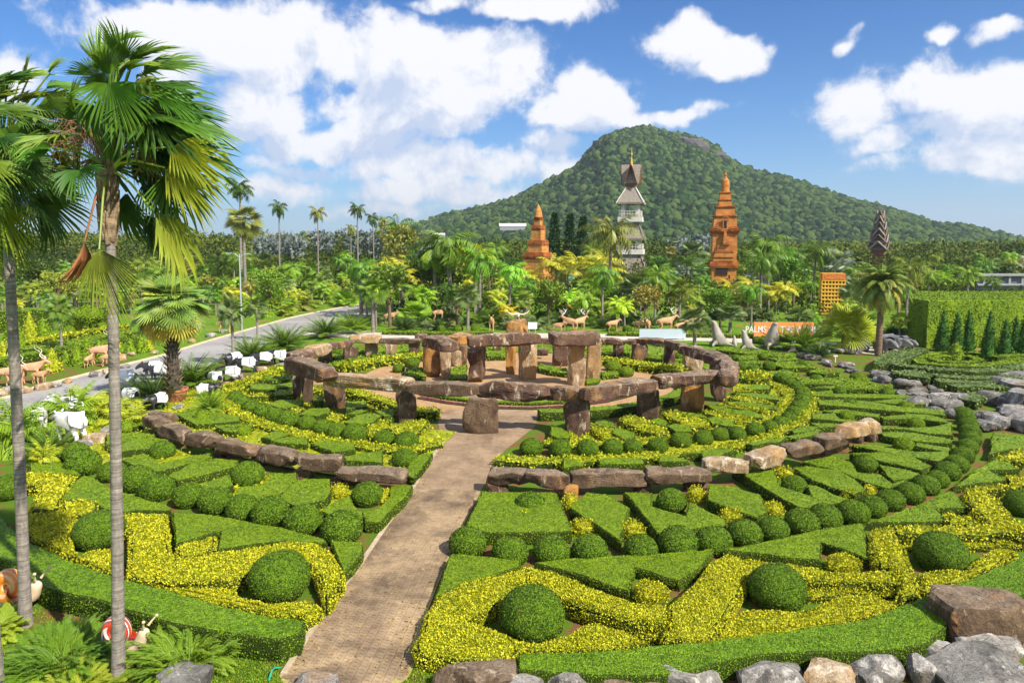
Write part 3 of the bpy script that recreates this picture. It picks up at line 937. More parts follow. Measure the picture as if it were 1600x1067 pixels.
YELLOWS = [
 # right, outer bed
 ('C', .42, "735,345 560,390 360,440 175,530 105,640 85,740 35,830 50,880 300,925 640,940 675,872 1060,868 1290,848 1500,832 1420,778 1250,718 1080,700 1000,748 930,792 800,825 660,800 540,748 410,700 310,690 420,660 560,570 640,490 740,462", 'golden'),
 ('D', .46, "-545,345 -400,375 -80,490 120,568 340,592 300,700 100,682 -180,602 -380,520 -540,432", 'golden'),
 ('D', .20, "-300,562 -100,650 120,722 330,742 300,800 160,760 0,700 -230,640", 'golden'),
 ('D', .44, "345,590 480,470 600,330 690,278 900,300 1100,332 1040,350 870,380 820,430 745,560 700,640 590,790 540,812 300,795 330,700", 'golden'),
 ('E', .28, "-200,640 -100,608 150,625 290,610 360,550 460,520 640,530 800,575 830,592 600,662 200,735 -60,790 -350,800 -300,735", 'golden'),
 ('E', .46, "110,330 400,368 640,372 800,380 850,450 640,440 230,430", 'golden'),
 ('E', .20, "230,465 600,475 940,450 930,522 640,512 240,530", 'golden'),
 ('E', .48, "650,108 780,97 800,190 850,212 880,320 935,450 930,522 820,540 830,460 760,352 700,340 640,250 640,150", 'golden'),
 ('E', .46, "790,92 1100,88 1500,78 1640,110 1640,160 1540,142 1200,142 805,150", 'golden'),
 ('E', .20, "800,165 1100,150 1240,178 1599,165 1640,170 1640,205 1240,217 855,212", 'golden'),
 ('E', .38, "950,382 1240,362 1360,262 1480,225 1550,242 1400,352 1250,422 990,512 960,472", 'golden'),
 ('F', .46, "1225,668 1320,640 1420,740 1560,860 1640,900 1640,960 1480,900 1380,880 1300,792 1240,722", 'golden'),
 ('F', .46, "1290,640 1510,630 1600,578 1660,590 1640,640 1500,660 1340,668", 'golden'),
 ('F', .40, "1110,812 1280,832 1300,882 1130,882", 'golden'),
 ('F', .40, "1435,457 1560,415 1640,420 1660,475 1580,482 1470,472", 'golden'),
 ('F', .36, "1480,580 1600,572 1600,600 1510,612", 'golden'),
 # left, outer bed
 ('B', .46, "-80,285 120,285 400,262 620,225 830,188 1000,190 1085,225 1185,380 1180,430 1080,560 1060,480 980,330 880,250 640,300 600,380 470,440 300,440 100,440 -80,400", 'golden'),
 ('B', .26, "-160,425 -40,405 200,402 430,432 500,472 520,520 700,572 960,562 1050,592 1040,642 940,702 930,667 780,652 560,612 300,552 0,472", 'golden'),
 ('A', .46, "745,20 870,15 1040,15 1050,200 1075,287 1075,400 900,440 808,402 815,120 780,110", 'golden'),
 ('A', .40, "1110,232 1180,190 1340,165 1340,240 1250,270 1110,282", 'golden'),
 ('A', .36, "515,270 560,240 650,235 700,240 750,262 750,392 650,362 540,322", 'golden'),
 ('L', .44, "110,402 200,385 480,415 440,472 370,590 340,632 200,622 230,540 260,472 150,472", 'golden'),
 ('L', .40, "390,592 500,572 600,577 610,642 500,662 400,652", 'golden'),
 ('A', .44, "110,20 450,2 480,80 440,150 440,230 480,260 500,292 420,272 250,190 130,132", 'golden'),
 # left, round the circle
 ('N', .30, "270,622 460,602 440,642 280,652", 'lime'),
 ('N', .26, "540,747 720,712 742,732 650,790", 'lime'),
 ('N', .26, "900,830 980,790 1060,800 1000,860", 'lime'),
 ('N', .30, "1210,930 1330,830 1440,842 1440,882 1290,980", 'lime'),
 ('O', .30, "40,902 200,840 367,840 362,872 262,962 90,952", 'lime'),
 ('N', .30, "800,560 860,545 870,600 805,600", 'lime'),
 ('N', .30, "1190,735 1250,710 1320,725 1260,770", 'lime'),
 # right, round the circle
 ('K', .36, "360,132 420,110 640,200 655,242 520,222 380,162", 'lime'),
 ('K', .36, "620,92 720,90 900,150 932,202 780,182 640,122", 'lime'),
 ('K', .36, "868,87 960,90 1150,130 1190,165 1060,152 900,107", 'lime'),
 ('K', .36, "1060,47 1300,87 1300,102 1100,62", 'lime'),
 ('R', .34, "150,465 300,470 310,490 160,490", 'lime'),
 ('R', .34, "100,530 230,530 450,580 430,590 120,552", 'lime'),
 ('R', .34, "0,590 200,602 460,655 440,665 20,612", 'lime'),
 ('R', .34, "0,650 150,690 320,720 300,740 130,722 0,690", 'lime'),
 ('K', .30, "160,175 300,190 330,240 480,290 470,330 330,300 250,265 180,200", 'lime'),
 ('Q', .30, "150,900 240,990 200,1030 110,990", 'lime'),
 ('R', .40, "140,305 240,340 330,320 440,345 430,390 240,385 140,335", 'lime'),
]
for crop, z, s in GREENS:
    hedge(wpts(crop, s, z), z, M_GREEN, 'clipped_hedge', 'green')
for crop, z, s, col in YELLOWS:
    hedge(wpts(crop, s, z), z, M_YELLOW if col == 'golden' else M_LIME, 'golden_hedge' if col == 'golden' else 'lime_hedge', col, fluffy=True)

BANDS = [
 ("340,614 352,628 374,648 415,663 471,679 528,691 600,699 640,702 683,690", .26, 0.9, M_LIME, 'lime', 'low lime yellow hedge band curving below the left row of small balls'),
 ("775,716 860,720 950,716 1050,710 1130,699 1200,682 1250,658 1268,628 1266,612", .26, 0.8, M_LIME, 'lime', 'low lime yellow hedge band curving below the right row of small balls'),
 ("1208,600 1228,606 1236,622 1224,640 1190,656 1150,668 1110,676 1060,684 1000,690 940,693 880,693 850,690", .22, 0.9, M_LIME, 'lime', 'low lime yellow hedge band curving above the right row of small balls'),
 ("446,574 420,586 390,596 362,606 343,616", .34, 1.3, M_LIME, 'lime', 'broad lime yellow hedge band beside the tapir statues'),
 ("842,642 900,640 960,636 1010,628 1050,618 1078,606", .50, 0.9, M_GREEN, 'green', 'green hedge kerbing the sandy plaza right of the path'),
 ("541,608 572,616 616,630 650,640 683,642", .50, 0.9, M_LIME, 'lime', 'lime hedge kerbing the sandy plaza left of the path'),
 ("536,572 580,565 620,559 664,554", .45, 1.3, M_LIME, 'lime', 'broad lime hedge across the far left side of the plaza'),
 ("935,560 970,565 1010,571 1065,578", .45, 1.3, M_LIME, 'lime', 'broad lime hedge across the far right side of the plaza'),
 ("655,620 700,628 760,635 830,637 890,634 945,626 985,616", .10, 0.5, M_PURPLE, 'purple', 'low purple planting edging the front of the central bed'),
 ("660,612 700,619 760,626 830,628 890,625 940,618", .20, 0.6, M_GREEN, 'green', 'low green planting behind the purple edging of the central bed'),
 ("600,517 680,519 770,518", .35, 1.2, M_GREEN, 'green', 'low straight hedge beyond the concrete road at left centre'),
 ("950,519 1060,521 1180,523 1240,528", .35, 1.2, M_GREEN, 'green', 'low straight hedge beyond the concrete road at right centre'),
]
for s, z, w, m, col, lab in BANDS:
    L = wpts('P', s, z)
    hedge(band(L, w), z, m, 'hedge_band' if col != 'purple' else 'purple_planting', col, label=lab, fluffy=col == 'lime')
# outer hedges
U = "810,1021 905,1017 1015,1009 1042,1005 1110,1001 1222,986 1350,967 1500,910 1600,867 1720,805"
Dn = "1720,860 1600,930 1480,978 1450,1006 1400,1014 1345,1018 1270,1018 1185,1022 1110,1040 1040,1056 960,1054 810,1046"
hedge(wpts('P', U, .5) + wpts('P', Dn, .5), .5, M_OUTER, 'boundary_hedge', 'green', label='long curved boundary hedge in front of the golden zigzag, right of the path')
U = "-60,775 0,806 32,838 100,872 200,906 265,922 350,947 400,958 435,964 476,968"
Dn = "471,988 437,999 325,984 265,972 188,950 165,940 75,920 60,912 32,890 0,874 -60,850"
hedge(wpts('P', U, .62) + wpts('P', Dn, .62), .62, M_OUTER, 'boundary_hedge', 'green', label='long curved boundary hedge behind the snail statues, left of the path')

# yellow-green ground cover under the inner beds
def ring_sheet(name, r0, r1, a0, a1, z, m, kind='stuff'):
    n = 60
    A = np.linspace(a0, a1, n)
    P = [(CEN.x + r1 * math.cos(a), CEN.y + r1 * math.sin(a)) for a in A] + [(CEN.x + r0 * math.cos(a), CEN.y + r0 * math.sin(a)) for a in A[::-1]]
    return sheet(name, P, z, m, kind)
def cover(name, r0, r1, a0, a1, z, m, dens, size, label):
    """low leafy ground cover: one mass of small leaves"""
    r = np.random.default_rng(int(r0 * 10 + a0 * 7))
    ar = (a1 - a0) / 2 * (r1 ** 2 - r0 ** 2); n = int(abs(ar) * dens)
    rr = np.sqrt(r.uniform(r0 ** 2, r1 ** 2, n)); aa = r.uniform(a0, a1, n)
    P = np.stack([CEN.x + rr * np.cos(aa), CEN.y + rr * np.sin(aa), np.full(n, z)], 1)
    N = np.tile([0, 0, 1.0], (n, 1)) + r.normal(size=(n, 3)) * .3
    V, F = leafquads(P, N, size, r, .45, 1.0, .6)
    o = ring_sheet(name, r0, r1, a0, a1, z, m)
    mb = MB(); mb.add(V, F, 0, r.uniform(.1, 1, len(F)))
    o2 = mb.build(name + '_leaves', m)
    tag(o2, label, None, None, 'stuff')
    return o
cover('ground_cover', 15.2, 19.9, R_(-84), R_(5), .05, M_LIME, 14, .13, 'low yellow-green ground cover round the stone circle, right')
cover('ground_cover', 15.2, 19.2, R_(172), R_(258), .05, M_LIME, 14, .13, 'low yellow-green ground cover round the stone circle, left')
cover('ground_cover', 24.4, 27.6, R_(192), R_(256), .10, M_LIME, 26, .11, 'lime ground cover between the hedges outside the left low wall')
cover('ground_cover', 20.0, 23.2, R_(190), R_(257), .10, M_LIME, 22, .11, 'lime ground cover between the hedges inside the left low wall')
cover('ground_cover', 11.6, 15.0, R_(20), R_(160), .05, M_GREEN, 10, .15, 'low green ground cover behind the plaza')
cover('ground_cover', 15.2, 19.9, R_(8), R_(172), .05, M_GREEN, 8, .15, 'low green ground cover behind the stone circle')

# ------------------------------------------------------------------ ball topiary
def ball_mesh(name, leaf, ndens, m, sub=3, squash=0.82, seed=0):
    V, F = ICO[sub]
    V = V.copy()
    r = np.random.default_rng(seed)
    V *= (1 + 0.035 * fbm(V, 1.5, seed))[:, None]
    V[:, 2] = V[:, 2] * squash
    V[:, 2] = np.maximum(V[:, 2], -squash * .72) + squash * .72
    mb = MB(); mb.add(V, F, np.where(V[F].mean(1)[:, 2] < .45, 1, 0), r.uniform(.2, .6, len(F)))  # low faces get the dark twigs too, underside shade put into the colour
    P, N = sample_tris(V[F], ndens * 3.2, r)
    LV, LF = leafquads(P, N, leaf * .75, r, .42, .3, .75)
    mb.add(LV, LF, 0, r.uniform(.05, 1.0, len(LF)))
    return mb.mesh(name, [m, M_TWIG_SHADE], True)
BALLM = {
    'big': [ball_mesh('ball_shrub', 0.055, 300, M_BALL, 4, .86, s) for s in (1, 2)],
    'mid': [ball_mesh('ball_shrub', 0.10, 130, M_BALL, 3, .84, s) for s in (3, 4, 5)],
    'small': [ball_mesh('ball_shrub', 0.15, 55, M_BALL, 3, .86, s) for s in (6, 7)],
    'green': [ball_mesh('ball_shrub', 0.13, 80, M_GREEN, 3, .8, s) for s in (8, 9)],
}
def ball(px, py, hw, kind, label, group=None, zc=None):
    k = 0.5
    r = 0.5
    for _ in range(6):
        c = G(px, py, r * 0.62)
        r = hw * math.hypot(c.y, 0) / FPX
    me = random.choice(BALLM[kind])
    o = link('ball_shrub', me, None, (c.x, c.y, -0.01), random.uniform(0, 6.28), (r, r, r * random.uniform(.96, 1.04)))
    tag(o, label, 'topiary ball', group)
    return o
BIG = [(437, 902, 48, 'big clipped ball inside the golden hedge loop left of the path'),
       (831, 960, 53, 'biggest clipped ball, inside the golden diamond hedge right of the path'),
       (1215, 918, 45, 'big clipped ball in front of the notched hedge, second from the path on the right'),
       (1470, 863, 40, 'big clipped ball on grass near the right edge, third from the path'),
       (155, 828, 38, 'big clipped ball behind the nearer palm trunk'),
       (12, 762, 26, 'big clipped ball cut off by the left edge behind the palm trunk'),
       (1597, 787, 26, 'big clipped ball cut off by the right edge')]
for x, y, w, lab in BIG: ball(x, y, w, 'big', lab, 'big balls in the outer bed')
RD = [(731, 846, 30), (797, 861, 29), (862, 859, 29.5), (921, 857, 29), (1001, 857, 27), (1059, 847, 31), (1115, 845, 29), (1164, 832, 27), (1208, 826, 25), (1253, 816, 27),
      (1289, 808, 26), (1333, 800, 25), (1363, 791, 22), (1391, 781, 22), (1422, 771, 21.5), (1447, 758, 20), (1465, 749, 17), (1481, 736, 19), (1495, 725, 18), (1504, 712, 17),
      (1512, 698, 16), (1516, 686, 16), (1516, 674, 15.5), (1513, 664, 15), (1509, 654, 14.5), (1505, 646, 14)]
for i, (x, y, w) in enumerate(RD):
    ball(x, y, w, 'mid', 'clipped ball in the long right-hand row, %s from the path' % ordn(i), 'long row of balls right of the path')
LDr = [(534, 824, 33), (474, 812, 30), (422, 800, 29), (379, 794, 26), (337, 782, 27), (295, 775, 24), (246, 762, 27), (214, 748, 27), (175, 737, 21), (130, 724, 26), (119, 708, 20)]
for i, (x, y, w) in enumerate(LDr):
    ball(x, y, w, 'mid', 'clipped ball in the left-hand row, %s from the path' % ordn(i), 'row of balls left of the path')
RB = [(830, 699, 18), (875, 701, 18), (918, 700, 17.5), (957, 699, 16.5), (989, 698, 15.5), (1028, 696, 16.5), (1064, 688, 16.5), (1099, 684, 15.5), (1125, 679, 14), (1151, 677, 15),
      (1180, 672, 15), (1203, 667, 13.5), (1220, 661, 14), (1233, 654, 13.5), (1241, 646, 13), (1248, 637, 13.5), (1254, 628, 13), (1256, 620, 12.5), (1253, 612, 12), (1245, 605, 12), (1236, 600, 11), (1227, 595, 11), (1219, 591, 10)]
for i, (x, y, w) in enumerate(RB):
    ball(x, y, w, 'mid' if i < 12 else 'small', 'small clipped ball, %s from the path in the right inner row' % ordn(i), 'inner row of small balls right of the path')
LB = [(635, 690, 19), (600, 686, 17), (554, 677, 19), (528, 674, 17), (505, 667, 16.5), (479, 661, 15), (450, 656, 17), (430, 650, 15), (410, 643, 15), (393, 636, 14.5), (379, 629, 13.5), (368, 622, 13)]
for i, (x, y, w) in enumerate(LB):
    ball(x, y, w, 'mid' if i < 6 else 'small', 'small clipped ball, %s from the path in the left inner row' % ordn(i), 'inner row of small balls left of the path')
SINGLE = [(387, 742, 25), (574, 772, 25), (632, 716, 20), (254, 704, 19), (195, 668, 15), (317, 652, 15), (379, 673, 13), (829, 788, 25), (1049, 782, 24), (1241, 758, 20), (1352, 725, 19),
          (1412, 695, 16), (1431, 662, 13), (1416, 635, 12), (1386, 615, 11), (1329, 631, 11), (1322, 651, 12), (1312, 612, 10), (1341, 591, 13), (1276, 593, 10), (1255, 570, 9), (1202, 572, 10),
          (1177, 578, 10), (1193, 558, 7.5), (1160, 573, 9), (1150, 560, 8), (644, 567, 11), (623, 576, 9.5), (658, 583, 8), (958, 572, 12), (978, 581, 12), (1037, 560, 7), (1060, 556, 7), (1000, 549, 6), (525, 549, 7), (680, 548, 7), (1160, 688, 10)]
for i, (x, y, w) in enumerate(sorted(SINGLE)):
    o = ball(x, y, w, 'mid' if w > 17 else ('green' if w > 11 else 'small'), None)
    side = 'left' if x < 700 else 'right'
    c = o.location; rr = math.hypot(c.x - CEN.x, c.y - CEN.y)
    zone = 'outside the low stone wall' if rr > 24.3 else ('inside the low stone wall' if rr > 19 else ('near the standing stone circle' if rr > 11 else 'beside the tall central stones'))
    tag(o, 'lone clipped ball %s, %s from the left' % (zone, ordn(i)), 'topiary ball', 'lone balls among the hedges')
for i, (px, py) in enumerate([(566, 512), (690, 514), (716, 514), (743, 515), (955, 513), (980, 514), (1101, 517), (1126, 519), (1300 - 175, 534), (1192, 533), (1260, 531), (1183, 532)]):
    ball(px, py, 7.5, 'small', 'little round bush beside the far concrete road, %s in its line' % ordn(i), 'little bushes along the concrete road')

# tufts of golden leaves in the notches of the hedges
def tuft(crop, x, y, rx, ry, zt, label):
    ox, oy, k = CR[crop]
    px, py = ox + x / k, oy + y / k
    c = G(px, py, zt * .6); w = rx / k * c.y / FPX; h = w * ry / rx * 1.15
    r = np.random.default_rng(int(x + y))
    V, F = ICO[3]; V = V.copy() * (1 + .12 * fbm(V, 2.2, int(x)))[:, None]
    V = V * [w, max(h, w * .6), zt * .62]; V[:, 2] += zt * .45
    mb = MB(); mb.add(V, F, 0, r.uniform(.3, .7, len(F)))
    de, si = dens_size(c.y); P, N = sample_tris(V[F], de * 2.2, r)
    P = P + N * np.abs(r.normal(size=(len(P), 1))) * .05
    LV, LF = leafquads(P, N, si * 1.5, r, .42, .8, .3); mb.add(LV, LF, 0, r.uniform(.1, 1, len(LF)))
    tag(mb.build('golden_shrub', M_YELLOW, loc=(c.x, c.y, 0)), label, 'shrub', 'untrimmed golden shrubs')
TUFTS = [('D', 225, 500, 95, 70, .42, 'shaggy golden shrub in the notch of the nearest arrow hedge'), ('E', 470, 318, 95, 50, .40, 'shaggy golden shrub in the notch of the second arrow hedge'),
         ('K', 430, 830, 60, 55, .5, 'small golden shrub right of the kite-shaped hedge'), ('K', 130, 810, 70, 50, .4, 'golden shrub left of the kite-shaped hedge behind the ball row'),
         ('K', 1060, 745, 80, 40, .4, 'golden shrub behind the seventh ball of the right row'), ('K', 1310, 700, 50, 45, .4, 'golden shrub behind the ninth ball of the right row'),
         ('K', 830, 605, 45, 30, .5, 'golden shrub under the orange support stone of the low wall'), ('K', 45, 655, 40, 35, .45, 'golden shrub at the foot of the short support stone'),
         ('C', 720, 40, 70, 25, .35, 'golden shrub below the lone ball nearest the path'), ('F', 60, 545, 50, 25, .4, 'golden shrub beside the broken end of the low wall'),
         ('M', 920, 510, 50, 35, .5, 'golden shrub below the last lintel of the left low wall'), ('M', 1190, 540, 45, 45, .4, 'golden shrub wrapped round the flat ball left of the path'),
         ('F', 510, 700, 40, 20, .4, 'golden shrub left of the twelfth ball'), ('F', 640, 670, 30, 22, .4, 'golden shrub between two pointed hedges above the ball row'), ('K', 1390, 480, 50, 20, .4, 'golden shrub below the white capped lintel')]
for a in TUFTS: tuft(*a)

# labels of the hedges by bed, colour and order from the path
def zone_of(c):
    rr = math.hypot(c[0] - CEN.x, c[1] - CEN.y)
    z = 'outermost bed' if rr > 29.8 else ('bed outside the low stone wall' if rr > 24.0 else ('bed just inside the low stone wall' if rr > 19.3 else ('bed round the stone circle' if rr > 11.8 else 'central bed')))
    return z, ('left' if c[0] < -1.2 else 'right')
buck = {}
for h in HEDGES: buck.setdefault(zone_of(h[1]) + (h[2], h[3]), []).append(h)
for (z, side, colour, shape), hs in buck.items():
    hs.sort(key=lambda h: abs(math.atan2(h[1][0] - CEN.x, -(h[1][1] - CEN.y))))
    for i, h in enumerate(hs):
        w = {'green': 'green', 'golden': 'golden yellow', 'lime': 'lime yellow'}[colour]
        n = (', %s from the path' % ordn(i)) if len(hs) > 1 else ''
        h[0]['label'] = '%s %s hedge, %s %s%s' % (shape, w, side, z, n)
        h[0]['group'] = '%s hedges of the %s' % (w, z)

# dry leaves blown along the path
r = np.random.default_rng(21)
lp = []
while len(lp) < 420:
    px, py = r.uniform(440, 800), r.uniform(680, 1058); p = G(px, py)
    if inside((p.x, p.y), poly) and (r.random() < .25 or not inside((p.x - .5, p.y), poly) or not inside((p.x + .5, p.y), poly)): lp.append((p.x, p.y, .052))
V, F = leafquads(np.array(lp), np.tile([0, 0, 1.0], (len(lp), 1)), .07, r, .4, .1, .95)
mb = MB(); mb.add(V, F, 0, r.uniform(0, 1, len(F)))
tag(mb.build('fallen_leaves', simple('dry_leaf', (.30, .20, .06), .8)), 'dry leaves scattered along the path edges', None, None, 'stuff')
# ------------------------------------------------------------------ stones
def rockmesh(name, size, seed, m, sub=3, blocky=0.7, rough=0.05, streak=0.03):
    """a broken stone: a ball cut by random planes, then weathered"""
    r = np.random.default_rng(seed)
    V, F = ICO[sub]; D = V.copy()
    e = 8.0 if blocky > .6 else 4.0
    rad = 1.0 / (np.abs(D) ** e).sum(1) ** (1 / e)
    nP = 14 if blocky > .6 else 16
    N = r.normal(size=(nP, 3)); N /= np.linalg.norm(N, axis=1)[:, None]
    off = r.uniform(0.80, 1.06, nP) * (1 / (np.abs(N) ** e).sum(1) ** (1 / e)) if blocky > .6 else r.uniform(.74, 1.08, nP)
    dn = D @ N.T
    lim = np.where(dn > .05, off[None] / np.maximum(dn, .05), 9).min(1)
    rad = np.minimum(rad, lim)
    V = D * rad[:, None]
    S = np.array(size) / 2
    W = V * S
    sc = 1.0 / max(0.35, min(size))
    W += D * (rough * fbm(W, 1.6 * sc * .6, seed, 4) * min(size))[:, None]
    W += D * (np.minimum(0, nz(W, 2.6 * sc * .6, seed + 9) + .5) * .10 * min(size))[:, None]
    Ws = W.copy(); Ws[:, 2] *= 0.25
    W += D * [1, 1, .3] * (streak * nz(Ws, 5.0, seed + 3) * min(1, min(size)))[:, None]
    mb = MB(); mb.add(W, F)
    me = mb.mesh(name, m, False)
    return me

def stone(name, c, size, rz, m, label, cat, group, seed, sub=3, tilt=0.0, **k):
    me = rockmesh(name, size, seed, m, sub, **k)
    o = link(name, me, None, c, rz)
    o.rotation_euler = (random.uniform(-.02, .02), tilt, rz)
    return tag(o, label, cat, group)

def standing(px, py, wpx, z, depth, m, label, group='standing stones of the circle', seed=0, sub=3, bury=.06):
    b = G(px, py, 0)
    w = wpx * b.y / FPX
    d = depth * w
    c = (b.x * (1 + d * .4 / b.y), b.y + d * .42, z / 2 - bury)
    rz = math.atan2(b.y - CEN.y, b.x - CEN.x) + PI / 2 if group.startswith('standing') else random.uniform(-.2, .2)
    rz = rz * .0 + random.uniform(-.12, .12)
    return stone('standing_stone', c, (w, d, z + 2 * bury), rz, m, label, 'standing stone', group, seed, sub, blocky=.8, rough=.09)

def lintel(ax, ay, bx, by, zt, th, w, m, label, group='lintel stones of the circle', seed=0, sub=4, name='lintel_stone', over=0.05, za=None, blocky=.8, rough=.10):
    A = G(ax, ay, zt if za is None else za); B = G(bx, by, zt)
    d = B - A; L = d.length
    c = (A + B) / 2; c.z -= th / 2
    return stone(name, c, (L * (1 + over) + .05, w, th), math.atan2(d.y, d.x), m, label, 'lintel stone', group, seed, sub, tilt=-math.asin(max(-.3, min(.3, d.z / max(L, .1)))), blocky=blocky, rough=rough, streak=.02)

ST = [(523, 638, 31, 1.75, .8, S_GREY, 'grey standing stone under the left end of the long brown lintel'),
      (634, 662, 33, 1.85, .8, S_GREY, 'grey squarish standing stone beside the lime hedge left of the path'),
      (752, 678, 56, 1.85, .55, S_GREY, 'broad tan standing stone in the middle of the path'),
      (902, 684, 40, 2.0, .9, S_BROWN, 'white streaked standing stone right of the path behind the small balls'),
      (1012, 656, 36, 1.9, .9, S_GREY, 'cream and grey standing stone, second right of the path'),
      (1081, 645, 34, 2.05, .8, S_OCHRE, 'bright orange standing stone at the right front'),
      (1122, 628, 25, 2.6, 1.0, S_BROWN, 'tall dark standing stone at the right end of the circle'),
      (1083, 583, 30, 1.9, .8, S_PALE, 'tan wedge standing stone at the far right'),
      (1046, 573, 17, 1.75, .9, S_BROWN, 'narrow brown standing stone, second in the far right arc'),
      (998, 564, 25, 1.5, .8, S_BROWN, 'square brown standing stone, third in the far right arc'),
      (966, 560, 15, 1.3, .9, S_BROWN, 'small reddish standing stone right of the central stones'),
      (648, 553, 18, 1.25, .8, S_BROWN, 'dark small standing stone left of the central stones'),
      (611, 555, 17, 1.25, .9, S_PALE, 'small tan standing stone under the flat grey lintel'),
      (581, 558, 21, 1.35, .8, S_PALE, 'tan standing stone beneath the streaked lintel at far left'),
      (547, 563, 23, 1.35, .7, S_BROWN, 'rounded brown standing stone at far left'),
      (508, 568, 22, 1.5, .8, S_BROWN, 'brown slanting standing stone, leftmost of the far arc'),
      (482, 630, 19, 2.6, .9, S_GREY, 'tall grey standing stone under the big left corner lintel'),
      (465, 624, 14, 2.7, 1.0, S_BROWN, 'slim dark standing stone at the left corner of the circle'),
      (776, 549, 14, 1.1, 1.0, S_BROWN, 'little brown standing stone seen under the long central lintel')]
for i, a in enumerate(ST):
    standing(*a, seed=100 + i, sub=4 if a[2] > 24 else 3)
LN = [(516, 579, 640, 590, 2.50, .82, 1.0, S_PALE, 'long rounded light brown lintel at the left front'),
      (640, 596, 746, 599, 2.45, .68, .9, S_GREY, 'dark grey lintel just left of the path axis'),
      (750, 593, 862, 600, 2.62, .95, 1.1, S_BROWN, 'white topped dark lintel above the broad tan stone'),
      (858, 600, 912, 604, 2.55, .85, 1.1, S_BROWN, 'short dark lintel left of the bright streaked stone'),
      (914, 604, 1022, 588, 2.72, .80, .9, S_BROWN, 'long purple brown lintel with white patches right of the path'),
      (1018, 588, 1126, 577, 2.75, .72, .9, S_BROWN, 'ochre patched lintel leading to the right corner'),
      (1137, 583, 1139, 557, 2.85, .9, 1.1, S_BROWN, 'lintel at the right corner seen end on'),
      (1136, 557, 1100, 545, 2.7, .75, 1.1, S_BROWN, 'rough dark lintel curving away from the right corner'),
      (1110, 548, 1066, 537, 2.45, .75, 1.0, S_BROWN, 'ragged dark lintel, first of the far right arc'),
      (1072, 537, 1040, 529, 2.15, .6, .9, S_BROWN, 'dark lintel with a tan end, second of the far right arc'),
      (1044, 529, 992, 527, 1.95, .5, .9, S_BROWN, 'dark flat lintel, third of the far right arc'),
      (993, 530, 978, 529, 1.85, .45, .9, S_BROWN, 'short stub lintel beside the blue grey board'),
      (975, 529, 930, 528, 1.85, .55, .9, S_BROWN, 'red brown lintel right of the central stones on the far side'),
      (868, 529, 838, 528, 1.85, .5, .9, S_BROWN, 'small reddish lintel glimpsed between the central stones'),
      (666, 521, 650, 521, 1.85, .6, .9, S_BROWN, 'short brown lintel behind the left central stones'),
      (656, 529, 596, 528, 1.75, .48, .9, S_GREY, 'flat grey lintel on the far left side'),
      (595, 523, 547, 525, 1.95, .65, .9, S_PALE, 'streaked tan lintel on the far left side'),
      (550, 530, 514, 535, 1.95, .65, .9, S_BROWN, 'brown streaked lintel before the cycad at far left'),
      (514, 534, 480, 541, 2.3, .85, 1.0, S_PALE, 'crumbling light brown lintel at the far left bend'),
      (486, 542, 456, 552, 2.5, .8, 1.2, S_BROWN, 'lumpy brown lintel topping the left bend'),
      (459, 556, 516, 573, 2.95, .95, 1.3, S_BROWN, 'big ragged brown lintel at the left corner')]
for i, a in enumerate(LN):
    lintel(*a, seed=200 + i)
# tall central stones
CS = [(675, 590, 27, 2.75, .8, S_OCHRE, 'tall ochre stone with a split face, leftmost of the central group'),
      (696, 593, 15, 2.6, 1.2, S_PALE, 'narrow tall stone with a grey foot in the central group'),
      (745, 599, 28, 2.75, .9, S_BROWN, 'tall white splashed stone below the left end of the long central lintel'),
      (799, 585, 19, 2.55, .9, S_OCHRE, 'slim orange stone right under the long central lintel'),
      (825, 594, 31, 2.75, .7, S_PALE, 'tall broad pale stone under the right end of the long central lintel'),
      (875, 573, 27, 2.2, .8, S_BROWN, 'brown stone at the back left of the right trilithon'),
      (901, 603, 28, 3.15, .8, S_PALE, 'tallest cream stone, front of the right trilithon'),
      (928, 594, 23, 2.95, .9, S_PALE, 'tall whitish stone at the right of the right trilithon'),
      (712, 573, 20, 1.35, .8, S_PALE, 'short pale stone beneath the small red brown lintel'),
      (724, 571, 14, 1.6, .8, S_BROWN, 'short brown stone beside the long central lintel')]
for i, a in enumerate(CS):
    standing(*a, group='tall stones in the centre', seed=300 + i, sub=4)
lintel(665, 523, 706, 530, 3.45, .85, 1.5, S_BROWN, 'lumpy lintel boulder capping the left central stones', 'lintels of the central stones', 320)
lintel(702, 524, 736, 520, 3.0, .8, 1.2, S_OCHRE, 'small red brown lintel between the central groups', 'lintels of the central stones', 321)
lintel(734, 521, 840, 517, 3.65, .95, 1.1, S_BROWN, 'long straight purple brown lintel across the centre', 'lintels of the central stones', 322)
lintel(862, 519, 938, 517, 3.85, .95, 1.6, S_BROWN, 'dark lintel with a white end on the right trilithon', 'lintels of the central stones', 323)
stone('boulder', G(390 / 5.333 + 600, 505 / 5.333 + 500, 0) * 0 + G(848, 550, .3), (1.0, .8, .6), .3, S_BROWN, 'small dark boulder between the central trilithons', 'boulder', None, 330)
stone('boulder', G(808, 526, 0) + Vector((0, 0, .9)), (2.2, 1.4, 2.0), .1, S_OCHRE, 'big reddish boulder carrying the horned buffalo statue', 'boulder', None, 331, blocky=.8)

